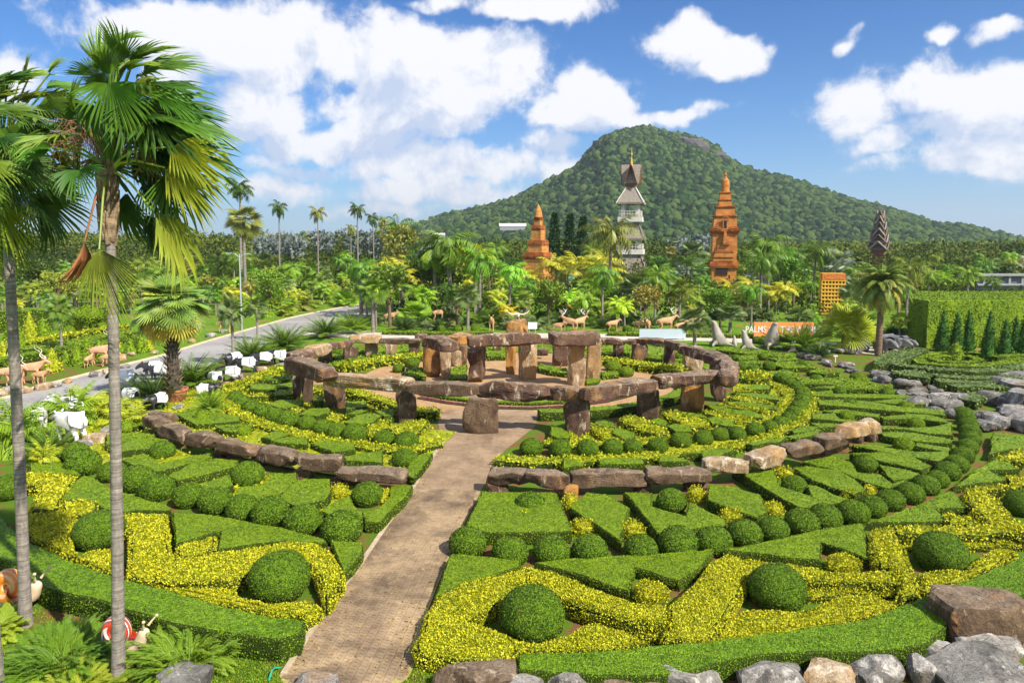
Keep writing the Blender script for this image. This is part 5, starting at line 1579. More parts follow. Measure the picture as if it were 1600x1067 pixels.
# individually placed plants: kind, px of base, py of base, py of top, colour, label, category
IND = [
 ('cycad', 440, 548, 500, 'green', 'spiky green cycad next to the left bend of the stone circle', 'cycad', 1.3),
 ('cycad', 401, 563, 520, 'green', 'spiky cycad behind the black and white tapirs', 'cycad', 1.3),
 ('cycad', 517, 527, 488, 'green', 'spiky cycad just behind the far left lintels', 'cycad', 1.4),
 ('cycad', 548, 522, 484, 'fresh', 'bright cycad right of the far left lintels', 'cycad', 1.2),
 ('cycad', 635, 519, 490, 'deep', 'dark green cycad near the concrete road at left centre', 'cycad', 1.2),
 ('cycad', 312, 606, 548, 'green', 'green cycad behind the potted fan palm', 'cycad', 1.3),
 ('cycad', 234, 634, 578, 'deep', 'dark cycad left of the potted fan palm', 'cycad', 1.3),
 ('cycad', 322, 644, 602, 'fresh', 'light green cycad in front of the potted fan palm', 'cycad', 1.0),
 ('lowbush', 130, 660, 590, 'fresh', 'tall grassy palm bush behind the white animals', 'palm bush', .6),
 ('lowbush', 172, 648, 600, 'lime', 'yellowish palm bush beside the nearer trunk', 'palm bush', 1.0),
 ('cycad', 88, 716, 660, 'green', 'spiky plant below the white animals', 'cycad', 1.0),
 ('lowbush', 195, 662, 628, 'lime', 'small lime palm bush at the road verge', 'palm bush', 1.2),
 ('cycad', 1228, 545, 508, 'green', 'cycad between the sea lion statues', 'cycad', 1.2),
 ('cycad', 1256, 548, 498, 'fresh', 'cycad in front of the orange sign', 'cycad', 1.1),
 ('cycad', 1275, 560, 530, 'deep', 'dark round cycad beside the rocks', 'cycad', 1.2),
 ('cycad', 1400, 530, 500, 'deep', 'cycad behind the hippo statues', 'cycad', 1.2),
 ('fanbush', 1318, 548, 470, 'lime', 'big lime fan palm clump left of the tall palm trunk', 'fan palm', .8),
 ('fanbush', 1345, 540, 482, 'fresh', 'green fan palm clump touching the tall palm trunk', 'fan palm', .8),
 ('fan', 1405, 535, 485, 'lime', 'lime fan palm before the tall hedge wall', 'fan palm', 1.1),
 ('fan', 583, 520, 425, 'green', 'stout dark trunked fan palm behind the far lintels', 'fan palm', 1.0),
 ('fan', 731, 520, 440, 'dusty', 'grey green fan palm with a pale trunk behind the long lintel', 'fan palm', 1.0),
 ('silver', 990, 500, 425, 'dusty', 'large dusty fan palm before the thatched tower', 'fan palm', 1.1),
 ('coconut', 952, 478, 335, 'olive', 'big coconut palm left of the thatched tower', 'coconut palm', 1.0),
 ('foxtail', 1200, 485, 365, 'green', 'green feather palm right of the face tower', 'feather palm', 1.1),
 ('foxtail', 705, 500, 360, 'green', 'lush drooping feather palm left of the short brick temple', 'feather palm', 1.35),
 ('foxtail', 680, 498, 378, 'fresh', 'second drooping feather palm left of the short brick temple', 'feather palm', 1.2),
 ('foxtail', 742, 498, 380, 'lime', 'yellow green drooping palm between the pale fan palm and the short brick temple', 'feather palm', 1.1),
 ('areca', 880, 470, 395, 'gold', 'golden feather palm right of the short brick temple', 'feather palm', 1.1),
 ('areca', 925, 470, 388, 'gold', 'golden feather palm between the short brick temple and the coconut palm', 'feather palm', 1.2),
 ('areca', 1160, 490, 432, 'gold', 'golden feather palm below the face tower', 'feather palm', 1.3),
 ('areca', 1215, 492, 438, 'gold', 'golden feather palm right of the face tower', 'feather palm', 1.3),
 ('areca', 625, 490, 400, 'gold', 'golden feather palm with a pale stem at left centre', 'feather palm', 1.0),
 ('areca', 650, 480, 398, 'gold', 'smaller golden feather palm at left centre', 'feather palm', 1.0),
 ('areca', 820, 470, 415, 'gold', 'golden feather palm at the foot of the short brick temple', 'feather palm', 1.0),
 ('silver', 1305, 470, 385, 'silver', 'silver blue palm above the golden panel', 'silver palm', .9),
 ('silver', 660, 430, 357, 'silver', 'silver palm on the skyline at left centre', 'silver palm', 1.2),
 ('silver', 1080, 440, 375, 'dusty', 'dusty pale palm between the two towers', 'silver palm', 1.0),
 ('silver', 1085, 545, 475, 'dusty', 'wide dusty blue palm behind the elk statues', 'silver palm', .9),
 ('silver', 1140, 520, 474, 'dusty', 'dusty blue palm clump left of the orange sign', 'silver palm', 1.4),
 ('silver', 1247, 520, 478, 'dusty', 'dusty blue palm clump behind the orange sign', 'silver palm', 1.3),
 ('tall', 378, 470, 278, 'deep', 'tall palm on the skyline right of the near palm crown', 'tall palm', 1.0),
 ('tall', 438, 465, 312, 'deep', 'tall slim palm on the skyline, third from the left', 'tall palm', .8),
 ('tall', 498, 460, 322, 'olive', 'tall slim palm on the skyline, fourth from the left', 'tall palm', .8),
 ('tall', 560, 450, 316, 'deep', 'tall slim palm on the skyline, fifth from the left', 'tall palm', .9),
 ('tall', 585, 450, 332, 'deep', 'tall slim palm just right of the fifth skyline palm', 'tall palm', .8),
 ('tall', 600, 448, 337, 'olive', 'thin small headed palm on the skyline at centre left', 'tall palm', .7),
 ('tall', 549, 450, 350, 'olive', 'short skyline palm left of the fifth one', 'tall palm', .8),
 ('coconut', 621, 445, 335, 'green', 'palm with a round crown before a bare tree on the skyline', 'feather palm', 1.0),
 ('tallfan', 385, 480, 320, 'olive', 'shaggy fan palm beside the street lamp', 'fan palm', 1.0),
 ('fan', 402, 532, 462, 'dusty', 'grey green fan palm at the verge behind the potted palm', 'fan palm', .8),
 ('fan', 365, 572, 455, 'dusty', 'grey green fan palm with a pale trunk beside the tapirs', 'fan palm', .65),
 ('fan', 98, 560, 455, 'green', 'young fan palm among the clipped cones across the road', 'fan palm', .65),
 ('tree', 620, 460, 350, 'olive', 'bare looking round tree on the skyline', 'tree', .9),
 ('conifer', 866, 440, 330, 'dark', 'dark conifer right of the short brick temple', 'conifer', .9),
 ('conifer', 890, 440, 332, 'dark', 'dark conifer, middle one of three', 'conifer', .9),
 ('conifer', 910, 440, 336, 'dark', 'dark conifer near the coconut palm', 'conifer', 1.0),
 ('fan', 1340, 450, 400, 'dark', 'dark fan palm behind the phoenix palm', 'fan palm', 1.0),
 ('coconut', 1270, 470, 375, 'green', 'feather palm with hanging dead leaves left of the golden panel', 'feather palm', .9),
 ('coconut', 1450, 470, 420, 'fresh', 'low feather palm over the tall hedge wall', 'feather palm', 1.2),
 ('coconut', 1510, 475, 415, 'fresh', 'feather palm over the tall hedge wall, second from the phoenix palm', 'feather palm', 1.3),
 ('coconut', 1550, 475, 430, 'green', 'feather palm over the tall hedge wall beside the grey building', 'feather palm', 1.3),
]
OCC = []
for kind, px, pb, pt, col, lab, cat, wd in IND:
    b = G(px, pb); h = CAMH - (CAMH * (pt - HOR) / (pb - HOR))
    place(kind, b, h, GR[col], lab, cat, None, wide=wd)
    OCC.append((b.x, b.y))

# the palm garden behind: placed at random in the ground behind the roads
R2 = random.Random(11)
TOW = [(841, 150), (985, 200), (1131, 150), (1300, 108), (1375, 220)]
ZN = [(0, 250, 'across the road at the far left'), (250, 560, 'behind the road bend'), (560, 790, 'left of the short brick temple'), (790, 960, 'by the short brick temple'),
      (960, 1100, 'between the thatched and face towers'), (1100, 1290, 'between face tower and golden panel'), (1290, 2000, 'behind the tall hedge wall')]
def zone(px):
    for a, b, n in ZN:
        if a <= px < b: return n
    return 'across the road at the far left' if px < 0 else ZN[-1][2]
KDS = [('areca', 'fresh', 2.6, 5.0, 22), ('areca', 'lime', 2.6, 5.0, 11), ('areca', 'yellow', 2.5, 4.5, 4), ('foxtail', 'green', 5, 8.5, 11), ('foxtail', 'fresh', 5, 8.5, 8), ('coconut', 'green', 6, 10.5, 10), ('coconut', 'olive', 6, 10.5, 5),
       ('fan', 'green', 3.5, 6.5, 10), ('fan', 'dusty', 3.5, 6.5, 9), ('fanbush', 'fresh', 1.8, 3, 8), ('silver', 'silver', 4, 7, 4), ('tree', 'green', 5, 8, 4), ('tree', 'deep', 6, 9, 4), ('tree', 'olive', 5, 8, 4), ('tallfan', 'olive', 7, 10, 2)]
WSUM = [k[4] for k in KDS]
CN_ = {'fresh': 'bright green', 'lime': 'yellow green', 'yellow': 'yellow', 'green': 'green', 'olive': 'olive green', 'dusty': 'grey green', 'silver': 'silver', 'deep': 'dark green'}
KN = {'areca': 'clumping feather palm', 'foxtail': 'drooping feather palm', 'coconut': 'coconut palm', 'fan': 'fan palm', 'fanbush': 'trunkless fan palm', 'silver': 'silver leaved palm', 'tree': 'leafy tree', 'tallfan': 'tall shaggy fan palm'}
KC = {'areca': 'feather palm', 'foxtail': 'feather palm', 'coconut': 'coconut palm', 'fan': 'fan palm', 'fanbush': 'fan palm', 'silver': 'silver palm', 'tree': 'tree', 'tallfan': 'fan palm'}
def scatter(n, rows, px0, px1, hs=1.0, kds=None):
    cnt = 0; tries = 0
    while cnt < n and tries < n * 30:
        tries += 1
        px = R2.uniform(px0, px1); py = R2.uniform(*rows)
        b = G(px, py)
        if px > 1395 and py > 505: continue
        intow = any(abs(px - tx) < 36 and b.y < td for tx, td in TOW)
        if px > 1275 and px < 1325 and b.y > 75 and b.y < 112: continue
        if any((b.x - x) ** 2 + (b.y - y) ** 2 < (2.0 if b.y < 110 else 3.5) ** 2 for x, y in OCC): continue
        k = R2.choices(kds or KDS, [q[4] for q in (kds or KDS)])[0]
        h = R2.uniform(k[2], k[3]) * hs
        # keep crowns below the line where the skyline of the photograph lies
        lim = CAMH + (HOR - (R2.uniform(378, 412) if px < 660 else R2.uniform(366, 402))) / FPX * b.y
        if b.y < 80: lim = min(lim, 5.4)
        if intow: lim = min(lim, CAMH + (HOR - R2.uniform(428, 450)) / FPX * b.y)
        h = min(h, max(1.6, lim))
        if h < 3.2 and k[0] in ('foxtail', 'coconut', 'tallfan', 'tree'): k = KDS[0] if R2.random() < .6 else KDS[7]
        z = zone(px)
        place(k[0], b, h, tuple(c * R2.uniform(1.0, 1.5) for c in GR[k[1]]), 'SEQ', KC[k[0]], '%s %s plants %s' % (CN_[k[1]], KN[k[0]], z), r=R2)
        OCC.append((b.x, b.y)); cnt += 1
scatter(115, (462, 515), 560, 1420)
scatter(125, (432, 470), 420, 1660)
scatter(80, (414, 434), 300, 1700)
scatter(80, (402, 414), 330, 1640, 1.25)
LEFTK = [q for q in KDS if q[0] in ('areca', 'fan', 'tree', 'coconut', 'fanbush')]
scatter(30, (445, 480), 250, 560, 1.0, LEFTK)
scatter(36, (440, 478), -80, 260, 1.15, LEFTK)
scatter(34, (470, 494), 240, 480, .8, LEFTK)
scatter(60, (462, 492), -60, 300, .85, LEFTK)
seq = {}
for o in COL.objects:
    if o.get('label') == 'SEQ': seq.setdefault(o['group'], []).append(o)
for g_, os_ in seq.items():
    os_.sort(key=lambda o: o.location.x / o.location.y)
    base_l = g_.replace(' plants ', ' ')
    for i, o in enumerate(os_):
        o['label'] = base_l + ((', %s from left' % ordn(i)) if len(os_) > 1 else '')
# near verge of the bend: yellow green bushes
for i in range(16):
    px = 395 + i * 10 + R2.uniform(-4, 4); py = 497 - (i * 2.2) + R2.uniform(-4, 2)
    place('lowbush' if i % 3 else 'areca', G(px, py), R2.uniform(1.8, 3.2), GR[['lime', 'fresh', 'olive'][i % 3]], 'palm bush along the verge of the road bend, %s from the left' % ordn(i), 'palm bush', 'bushes along the road bend', r=R2)
for i in range(26):
    px = 585 + i * 24 + R2.uniform(-8, 8); py = R2.uniform(505, 515)
    if 1110 < px < 1290: py = 500
    place(['cycad', 'lowbush', 'fanbush'][i % 3], G(px, py), R2.uniform(1.2, 2.2), GR[['deep', 'green', 'dusty'][R2.randrange(3)]], 'low spiky plant behind the concrete road, %s from the left' % ordn(i), 'cycad', 'low plants behind the concrete road', r=R2)

# mass of tree crowns beyond (too far away to tell apart) and the hill
def blob_field(name, pts_, m, lab, seed=0, sub=1):
    r = np.random.default_rng(seed)
    V0, F0 = ICO[sub]
    F0 = F0[V0[F0].mean(1)[:, 2] > -.35]
    n = len(pts_); P = np.array([p[:3] for p in pts_]); S = np.array([p[3] for p in pts_])
    V = V0[None] * (S[:, None, None]) * r.uniform(.75, 1.3, (n, len(V0), 1))
    V[:, :, 2] *= r.uniform(.7, 1.0, n)[:, None]
    V = V + P[:, None, :]
    F = F0[None] + (np.arange(n) * len(V0))[:, None, None]
    mb = MB(); mb.add(V.reshape(-1, 3), F.reshape(-1, 3), 0, np.repeat(r.uniform(0, 1, n), len(F0)))
    o = mb.build(name, m, smooth=True)
    return tag(o, lab, None, None, 'stuff')
def leafy_field(name, pts_, per, leaf, m, lab, seed):
    """bushes one cannot tell apart: clumps of leaves"""
    r = np.random.default_rng(seed); P0 = np.array([p[:3] for p in pts_]); S = np.array([p[3] for p in pts_]); n = len(P0)
    idx = np.repeat(np.arange(n), per); d = r.normal(size=(len(idx), 3)); d /= np.linalg.norm(d, axis=1)[:, None]
    P = P0[idx] + d * (S[idx] * r.uniform(.6, 1.1, len(idx)))[:, None]
    P[:, 2] = np.maximum(P[:, 2], .02)
    V, F = leafquads(P, d, leaf, r, .36, .3, .35)
    tt = np.clip(np.repeat(r.uniform(.1, .9, n), per) + r.uniform(-.25, .25, len(idx)), 0, 1)
    mb = MB(); mb.add(V, F, 0, tt); return tag(mb.build(name, m), lab, None, None, 'stuff')
def wood_mat(name, a, b, c, sc=.25):
    m, nt = mat(name); t = NT(nt); v = t.coord('World')
    n = t.noise(v, sc * 3.4, 5, .75); p = t.noise(v, .012, 4)
    f = t.math('ADD', t.math('MULTIPLY', tint_of(t), .7), t.math('MULTIPLY_ADD', n, .55, t.math('MULTIPLY', p, .35)))
    col = t.ramp(f, [(.45, a), (.75, b), (1.05, c)])
    t.out(col, .9, .08, t.bump(n, 1.0, 1.6), .05); return m
M_WOOD = wood_mat('far_wood_leaves', (.007, .027, .010), (.026, .070, .016), (.085, .14, .032))
M_WOODN = wood_mat('mid_wood_leaves', (.02, .06, .012), (.07, .14, .02), (.19, .25, .045), .6)
HILL = [(560, 372), (640, 356), (655, 345), (680, 336), (720, 326), (760, 318), (800, 308), (830, 293), (870, 275), (900, 258), (918, 240), (932, 222), (948, 210), (975, 201), (1010, 197), (1035, 203), (1060, 208),
        (1085, 212), (1112, 222), (1140, 246), (1180, 264), (1230, 275), (1290, 296), (1340, 312), (1400, 327), (1460, 346), (1500, 347), (1540, 356), (1590, 368), (1650, 375), (1760, 382)]
HD = 1250.0
hx = np.array([D_(p[0], p[1], HD).x for p in HILL]); hz = np.array([D_(p[0], p[1], HD).z for p in HILL])
def hill_h(x, y):
    top = np.interp(x * HD / np.clip(y, 500, HD), hx, hz) - 8.0
    f = np.clip((y - 720) / (HD - 720), 0, 1)
    g = np.where(y < HD, np.sin(f * PI / 2) ** 1.05, np.clip(1 - (y - HD) / 700, 0, 1))
    P = np.stack([x, y, np.zeros_like(x)], -1).reshape(-1, 3)
    ru = (nz(P, .006, 3) * 7 + nz(P, .014, 5) * 4).reshape(np.shape(x)) * np.clip(top / 60, 0, 1) * np.sin(np.clip(f, 0, 1) * PI)
    return np.maximum(top, 0) * g + ru - 3
gx = np.linspace(-420, 1300, 150); gy = np.concatenate([np.linspace(690, HD, 60), np.linspace(HD + 20, 1950, 20)])
X, Y = np.meshgrid(gx, gy); Z = hill_h(X, Y)
V = np.stack([X, Y, Z], -1).reshape(-1, 3); W_ = len(gx); Hn = len(gy)
F = np.array([(j * W_ + i, j * W_ + i + 1, (j + 1) * W_ + i + 1, (j + 1) * W_ + i) for j in range(Hn - 1) for i in range(W_ - 1)])
mb = MB(); mb.add(V, F); ho = mb.build('hill', M_WOOD, smooth=True); ho['kind'] = 'structure'
r = np.random.default_rng(4)
n = 24000
yy = HD - (HD - 730) * r.uniform(0, 1, n) ** 1.0; xx = r.uniform(-330, 1050, n)
keep = np.abs(xx) < yy * .86
xx, yy = xx[keep], yy[keep]
zz = hill_h(xx, yy); k = zz > -1
sz = r.uniform(2.2, 4.8, len(xx)) * np.where(r.random(len(xx)) < .08, 1.6, 1)
pts_ = np.stack([xx, yy, zz + sz * .35, sz], 1)[k]
ridge = [(x, HD + r.uniform(-20, 10), np.interp(x, hx, hz) - 6, r.uniform(4, 7.5)) for x in r.uniform(-240, 1050, 420)]
blob_field('hill_wood', list(map(tuple, pts_)) + ridge, M_WOOD, 'dense wood covering the hill', 1)
M_CLIFF = simple('hill_rock_face', (.10, .09, .085), .95, .4, .1, .8, 3)
n = 6500
yy = 250 + 520 * r.uniform(0, 1, n) ** 1.3; xx = r.uniform(-1, 1, n) * yy * .9
hh = 1.0 + 5.5 * r.uniform(0, 1, n) + np.where(xx / yy < -.12, 3.5, 0)
sz = r.uniform(1.8, 3.6, n) * (1 + yy / 900)
P3 = np.stack([xx, yy, np.zeros(n)], -1)
hh = hh + nz(P3, .02, 8) * 1.0
nearp = yy < 430
blob_field('plain_wood', [q for q, b_ in zip(zip(xx, yy, hh, sz * .8), nearp) if not b_], M_WOODN, 'low wood and orchards on the plain before the hill', 2)
M_PL = wood_mat('plain_thicket_leaves', (.025, .06, .012), (.11, .18, .02), (.28, .33, .05), .8)
leafy_field('plain_thicket', [q for q, b_ in zip(zip(xx, yy, hh, sz), nearp) if b_], 36, 1.15, M_PL, 'mixed tree crowns at the back of the plain', 12)
M_SILV = wood_mat('silver_palm_leaves', (.12, .17, .15), (.26, .33, .31), (.42, .48, .46), .8)
r7 = np.random.default_rng(77)
sv = [(D_(px, 376, d_).x, d_, z_, s_) for px, d_, z_, s_ in zip(np.concatenate([r7.uniform(395, 650, 70), r7.uniform(1050, 1110, 12)]), r7.uniform(225, 300, 82), r7.uniform(6.5, 11, 82), r7.uniform(1.6, 2.6, 82))]
leafy_field('silver_palm_grove', sv, 60, 1.5, M_SILV, 'grove of silver leaved palms on the skyline at left', 78)
n = 1500
yy = 190 + 90 * r.uniform(0, 1, n); xx = r.uniform(-1, 1, n) * yy * .9
M_MIDL = wood_mat('back_thicket_leaves', (.02, .055, .01), (.075, .15, .016), (.22, .28, .04), 1.2)
leafy_field('garden_underwood', list(zip(xx, yy, r.uniform(.4, 4.0, n), r.uniform(1.2, 2.6, n))), 40, .8, M_MIDL, 'undergrowth at the back of the palm garden', 3)
n = 2400
yy = 86 + 140 * r.uniform(0, 1, n); xx = r.uniform(-.85, .85, n) * yy
q = [(x, y, z, s) for x, y, z, s in zip(xx, yy, r.uniform(.1, 1.0, n) + np.clip((yy - 100) / 60, 0, 1) * r.uniform(0, 2.2, n), r.uniform(.6, 1.4, n)) if not (x / y > .5 and y < 100) and not (x / y < -.16 and y < 120)]
M_LOW = wood_mat('undergrowth_leaves', (.02, .05, .01), (.08, .15, .015), (.22, .28, .03), 2.5)
leafy_field('undergrowth', [(x, y, z + .2, s_ * 1.1) for x, y, z, s_ in q], 46, .42, M_LOW, 'low undergrowth between the palms', 5)
# grey rock showing near the summit
for i, (x, y, w, h) in enumerate([(1095, 234, 44, 30), (1122, 246, 32, 22), (1068, 222, 26, 14), (950, 236, 14, 26)]):
    c = D_(x, y, HD - 190 + i * 12)
    o = link('cliff_face', rockmesh('cliff_face', (w * 1.0, 50, h * 1.3), 900 + i, M_CLIFF, 3, .3, .1), None, (c.x, c.y + 25, c.z))
    o['kind'] = 'structure'

# ---------------------------------------------------------------- left: clipped cones across the road
LC = [(85, 215, 20, 108), (190, 192, 25, 78), (272, 182, 60, 78), (140, 305, 170, 72), (492, 165, 62, 54), (332, 405, 250, 100), (415, 365, 265, 66), (482, 365, 210, 82), (545, 300, 170, 70), (716, 255, 180, 92), (815, 290, 190, 82), (885, 285, 175, 82), (930, 270, 200, 60), (20, 330, 200, 70), (300, 300, 210, 60), (620, 330, 200, 60)]
LC.sort()
for i, (x, yb, yt, w) in enumerate(LC):
    b = G(x / 4, 480 + yb / 4); h = (yb - yt) / 4 * b.y / FPX; rr = w / 4 * b.y / FPX / 2
    o = link('cone_shrub', cone_mesh('cone_shrub', h, rr, M_LIME if i % 3 == 0 else M_GREEN, 740 + i, 16, 40, .16, .8), None, (b.x, b.y, 0))
    tag(o, 'clipped cone bush across the road, %s in from the left' % ordn(i), 'topiary cone', 'clipped cones across the road')
for i, (x, y, w) in enumerate([(435, 130, 40), (20, 60, 45), (640, 110, 36), (250, 250, 30)]):
    b = G(x / 4, 480 + (y + w) / 4); s = w / 4 * b.y / FPX
    tag(link('ball_shrub', BALLM['green'][i % 2], None, (b.x, b.y, 0), i, s), 'round clipped bush across the road, %s from the road bend' % ordn(i), 'topiary ball', 'round bushes across the road')
b = G(560 / 4, 480 + 165 / 4); rt = empty('lollipop_tree', (b.x, b.y, 0)); tag(rt, 'clipped ball on a bare stem across the road', 'topiary tree')
mb = MB(); tube(mb, [(0, 0, 0), (0.05, 0, 1.0), (0, 0, 2.1)], [.09, .07, .07], 6); mb.build('trunk', M_TRUNKB, rt)
link('crown', BALLM['green'][0], rt, (0, 0, 1.2), 0, 1.35)
for s, z, w, m, col, lab in [("T:185,222 360,180 470,165 700,128 800,115", .5, .9, M_LIME, 'lime', 'wavy golden hedge line across the road'), ("T:100,262 300,232 520,200 700,165 830,150", 1.0, 2.2, M_GREEN, 'green', 'broad green hedge across the road'),
                             ("T:-60,330 120,300 300,268 500,240 700,215", .8, 1.5, M_GREEN, 'green', 'long low green hedge behind the antelope statues'), ("G:-60,160 200,148 500,135 700,120", 2.3, 1.6, M_GREEN, 'green', 'tall clipped hedge at the back across the road')]:
    hedge(band(wpts('T', s[2:], z if s[0] == 'T' else 0), w), z, m, 'hedge_band', col, label=lab, fluffy=col == 'lime')
for i in range(10):
    x = 0 + i * 95; b = G(x / 4, 480 + (395 - i * 18) / 4)
    place('tree', b, R2.uniform(.8, 1.3), GR['fresh'], 'small leafy bush by the road verge, %s in from the left' % ordn(i), 'bush', 'verge bushes across the road', 'leafy_bush', r=R2, wide=1.2)

# ---------------------------------------------------------------- big palms, each with its fronds as parts
def near_palm(name, base, px_top, z_top, r0, r1, label, cat, fronds, mats, seed, rings=40, boot=True, extra=0, blade=1.0, col=GR['green']):
    rnd = random.Random(seed)
    root = empty(name, base); tag(root, label, cat, 'tall fan palms at the left')
    top = Vector((px_top[0] - base.x, px_top[1] - base.y, z_top))
    mb = MB(); n = 26
    P = []; Rr = []
    for i in range(n + 1):
        t = i / n
        P.append((top.x * t + math.sin(t * 3) * .05, top.y * t, z_top * t - .1)); Rr.append((r0 + (r1 - r0) * t) * (1 + .28 * math.exp(-t * 22)) * (1 + rnd.uniform(-.02, .02)))
    tube(mb, P, Rr, 18, 0)
    mb.build('trunk', mats[0], root, smooth=True)
    if boot:
        mb = MB()
        for k in range(90):
            a = k * 2.4 + rnd.uniform(-.2, .2); f = k / 90; z = z_top - 1.55 + 1.6 * f
            c = Vector((top.x * z / z_top, top.y * z / z_top, z))
            rr = r1 * (1.15 + .35 * math.sin(f * PI))
            tube(mb, [c + Vector((math.cos(a) * rr * .8, math.sin(a) * rr * .8, -.1)), c + Vector((math.cos(a) * rr * 1.15, math.sin(a) * rr * 1.15, .05)), c + Vector((math.cos(a) * rr * 1.5, math.sin(a) * rr * 1.5, .2))], [.075, .06, .012], 5, 0, rnd.random())
        tube(mb, [c + Vector((0, 0, -1.6)), c + Vector((0, 0, -.7)), c + Vector((0, 0, .25))], [r1 * 1.05, r1 * 1.4, r1 * .7], 12, 0)
        tag(mb.build('leaf_bases', mats[1], root), kind='stuff')
    crown = top + Vector((0, 0, -.1))
    for (hub, tip, col_, wid) in fronds:
        # petiole from the crown to the hub, blade from the hub to the tip
        hub = hub - base; tip = tip - base
        m = MB()
        mid = (crown + hub) / 2 + Vector((0, 0, .22 * (hub - crown).length * .6))
        tube(m, [crown, crown * .55 + mid * .45 + Vector((0, 0, .08)), mid, hub * .6 + mid * .4, hub], [.034, .03, .026, .022, .02], 5, 0, .98, False)
        X = tip - hub; R = X.length; X.normalize()
        fr = fan_frond(R, 0.0, 215 * wid, 26, .36, .42, rnd.randrange(9999), .30, e0=0, pd=0, bladetilt=0, narrow=.85)
        up = Vector((rnd.uniform(-.5, .5), rnd.uniform(-.9, -.1), 1.0))
        Z = (up - X * up.dot(X)).normalized(); Yv = Z.cross(X)
        M = Matrix(((X.x, Yv.x, Z.x, hub.x), (X.y, Yv.y, Z.y, hub.y), (X.z, Yv.z, Z.z, hub.z), (0, 0, 0, 1)))
        m.merge(fr, M)
        o = m.build('frond', M_FOLN, root)
        o.color = (*[c * rnd.uniform(.85, 1.15) for c in col_], 1)
    return root, crown

def ftarget(base, lst, rnd, dyr=1.3):
    out = []
    for (hx_, hy_, tx, ty, c, dy, wid) in lst:
        hub = D_(hx_, hy_, base.y + dy); tip = D_(tx, ty, base.y + dy * 1.25 + rnd.uniform(-.35, .35))
        out.append((hub, tip, c, wid))
    return out
g1, g2, g3, gy_, gb = (.045, .115, .016), (.085, .18, .02), (.15, .25, .03), (.27, .32, .04), (.28, .13, .06)
M_BOOT = trunk_mat('frayed_leaf_base', (.13, .085, .055), (.42, .30, .19), 3)
rn = random.Random(3)
bA = G(185, 1064)
FA = [(172, 118, 165, 62, g2, -.3, .6), (186, 120, 222, 70, g2, .2, .6), (200, 112, 240, 82, g3, -.3, .55), (165, 130, 128, 100, g1, -.4, .6), (178, 108, 180, 52, g1, .5, .6), (160, 105, 152, 33, g3, .1, .5), (185, 95, 195, 26, g3, -.1, .55), (205, 105, 258, 48, g2, .2, .7), (225, 120, 305, 70, g2, .4, .8), (222, 145, 322, 112, g1, .0, .8), (205, 150, 290, 120, g2, -.4, .7),
      (235, 175, 345, 150, g1, .3, .8), (225, 190, 372, 186, g2, -.3, .6), (238, 190, 372, 225, g1, -.1, .8), (230, 210, 350, 240, g1, .6, .7), (245, 235, 376, 258, g1, .5, .6), (268, 230, 362, 272, gy_, -.5, .6),
      (258, 262, 352, 330, gy_, -.4, .55), (262, 268, 305, 372, g2, .0, .6), (240, 330, 320, 442, gy_, -.3, .45), (225, 335, 262, 400, g1, .3, .5), (155, 390, 182, 492, g3, -1.0, .42), (132, 378, 122, 458, gb, -.3, .3),
      (150, 165, 148, 235, g1, -.7, .9), (125, 165, 100, 220, g1, -.1, .8), (170, 130, 200, 205, g2, -.8, .7), (190, 165, 235, 260, g1, -.7, .7), (198, 300, 215, 400, g1, .5, .5), (150, 120, 118, 75, g2, .5, .6),
      (215, 235, 262, 330, g1, .7, .6), (180, 140, 140, 95, g1, .6, .6), (200, 200, 300, 260, g1, .9, .7), (228, 280, 288, 345, g1, .2, .6), (175, 75, 215, 35, g2, .6, .5), (140, 200, 95, 270, g1, .5, .6), (210, 130, 268, 145, g3, -.6, .6), (245, 150, 318, 175, g2, -.5, .6), (235, 245, 330, 300, g1, .8, .6)]
tA = D_(168, 262, bA.y)
def filler(base, top, n, seed, rr=(1.0, 1.9)):
    rnd = random.Random(seed); out = []
    for k in range(n):
        a = rnd.uniform(-1.2, 2.2) if rnd.random() < .6 else rnd.uniform(0, 6.28); el = rnd.uniform(-.5, 1.35)
        d = Vector((math.cos(a) * math.cos(el), math.sin(a) * math.cos(el), math.sin(el)))
        L = rnd.uniform(*rr); hub = top + d * L
        t = hub + (d + Vector((.35, 0, -.45))).normalized() * rnd.uniform(.75, 1.05)
        out.append((hub, t, rnd.choice([g1, g1, g2, g2, g3]), rnd.uniform(.55, .85)))
    return out
rootA, crA = near_palm('tall_fan_palm', bA, tA, tA.z, .135, .098, 'tall fan palm with the nearer trunk, its crown filling the top left', 'palm tree', ftarget(bA, FA, rn) + filler(bA, tA, 14, 51, (.6, 1.3)), (M_TRUNK, M_BOOT), 5)
bB = G(40, 977)
FB = [(45, 122, 33, 82, g3, .1, .5), (78, 115, 92, 84, g3, .2, .6), (72, 140, 132, 125, g2, -.1, .7), (60, 165, 135, 160, g2, -.3, .6), (62, 178, 25, 205, g2, -.5, .8), (90, 150, 128, 210, g1, .0, .6), (0, 140, 22, 118, g2, .2, .5),
      (10, 200, 72, 240, g2, -.6, .7), (-5, 190, -60, 150, g2, .2, .7), (5, 235, 55, 300, g3, -.4, .6), (-5, 240, 20, 330, gy_, -.3, .6), (0, 270, -50, 330, g1, .0, .7), (52, 303, 142, 352, g2, -.4, .6), (30, 300, 70, 390, g2, .2, .6),
      (-10, 320, 48, 395, gy_, -.6, .6), (-20, 330, -10, 430, g2, -.2, .6), (40, 250, 85, 290, g1, .5, .6), (10, 150, -20, 110, g1, .5, .6), (20, 180, 75, 190, g1, .6, .7), (45, 230, 72, 330, g1, .4, .5), (-30, 260, -90, 260, g2, .2, .8),
      (10, 350, 35, 440, g3, .3, .5), (60, 330, 100, 395, g1, .5, .5)]
tB = D_(4, 250, bB.y)
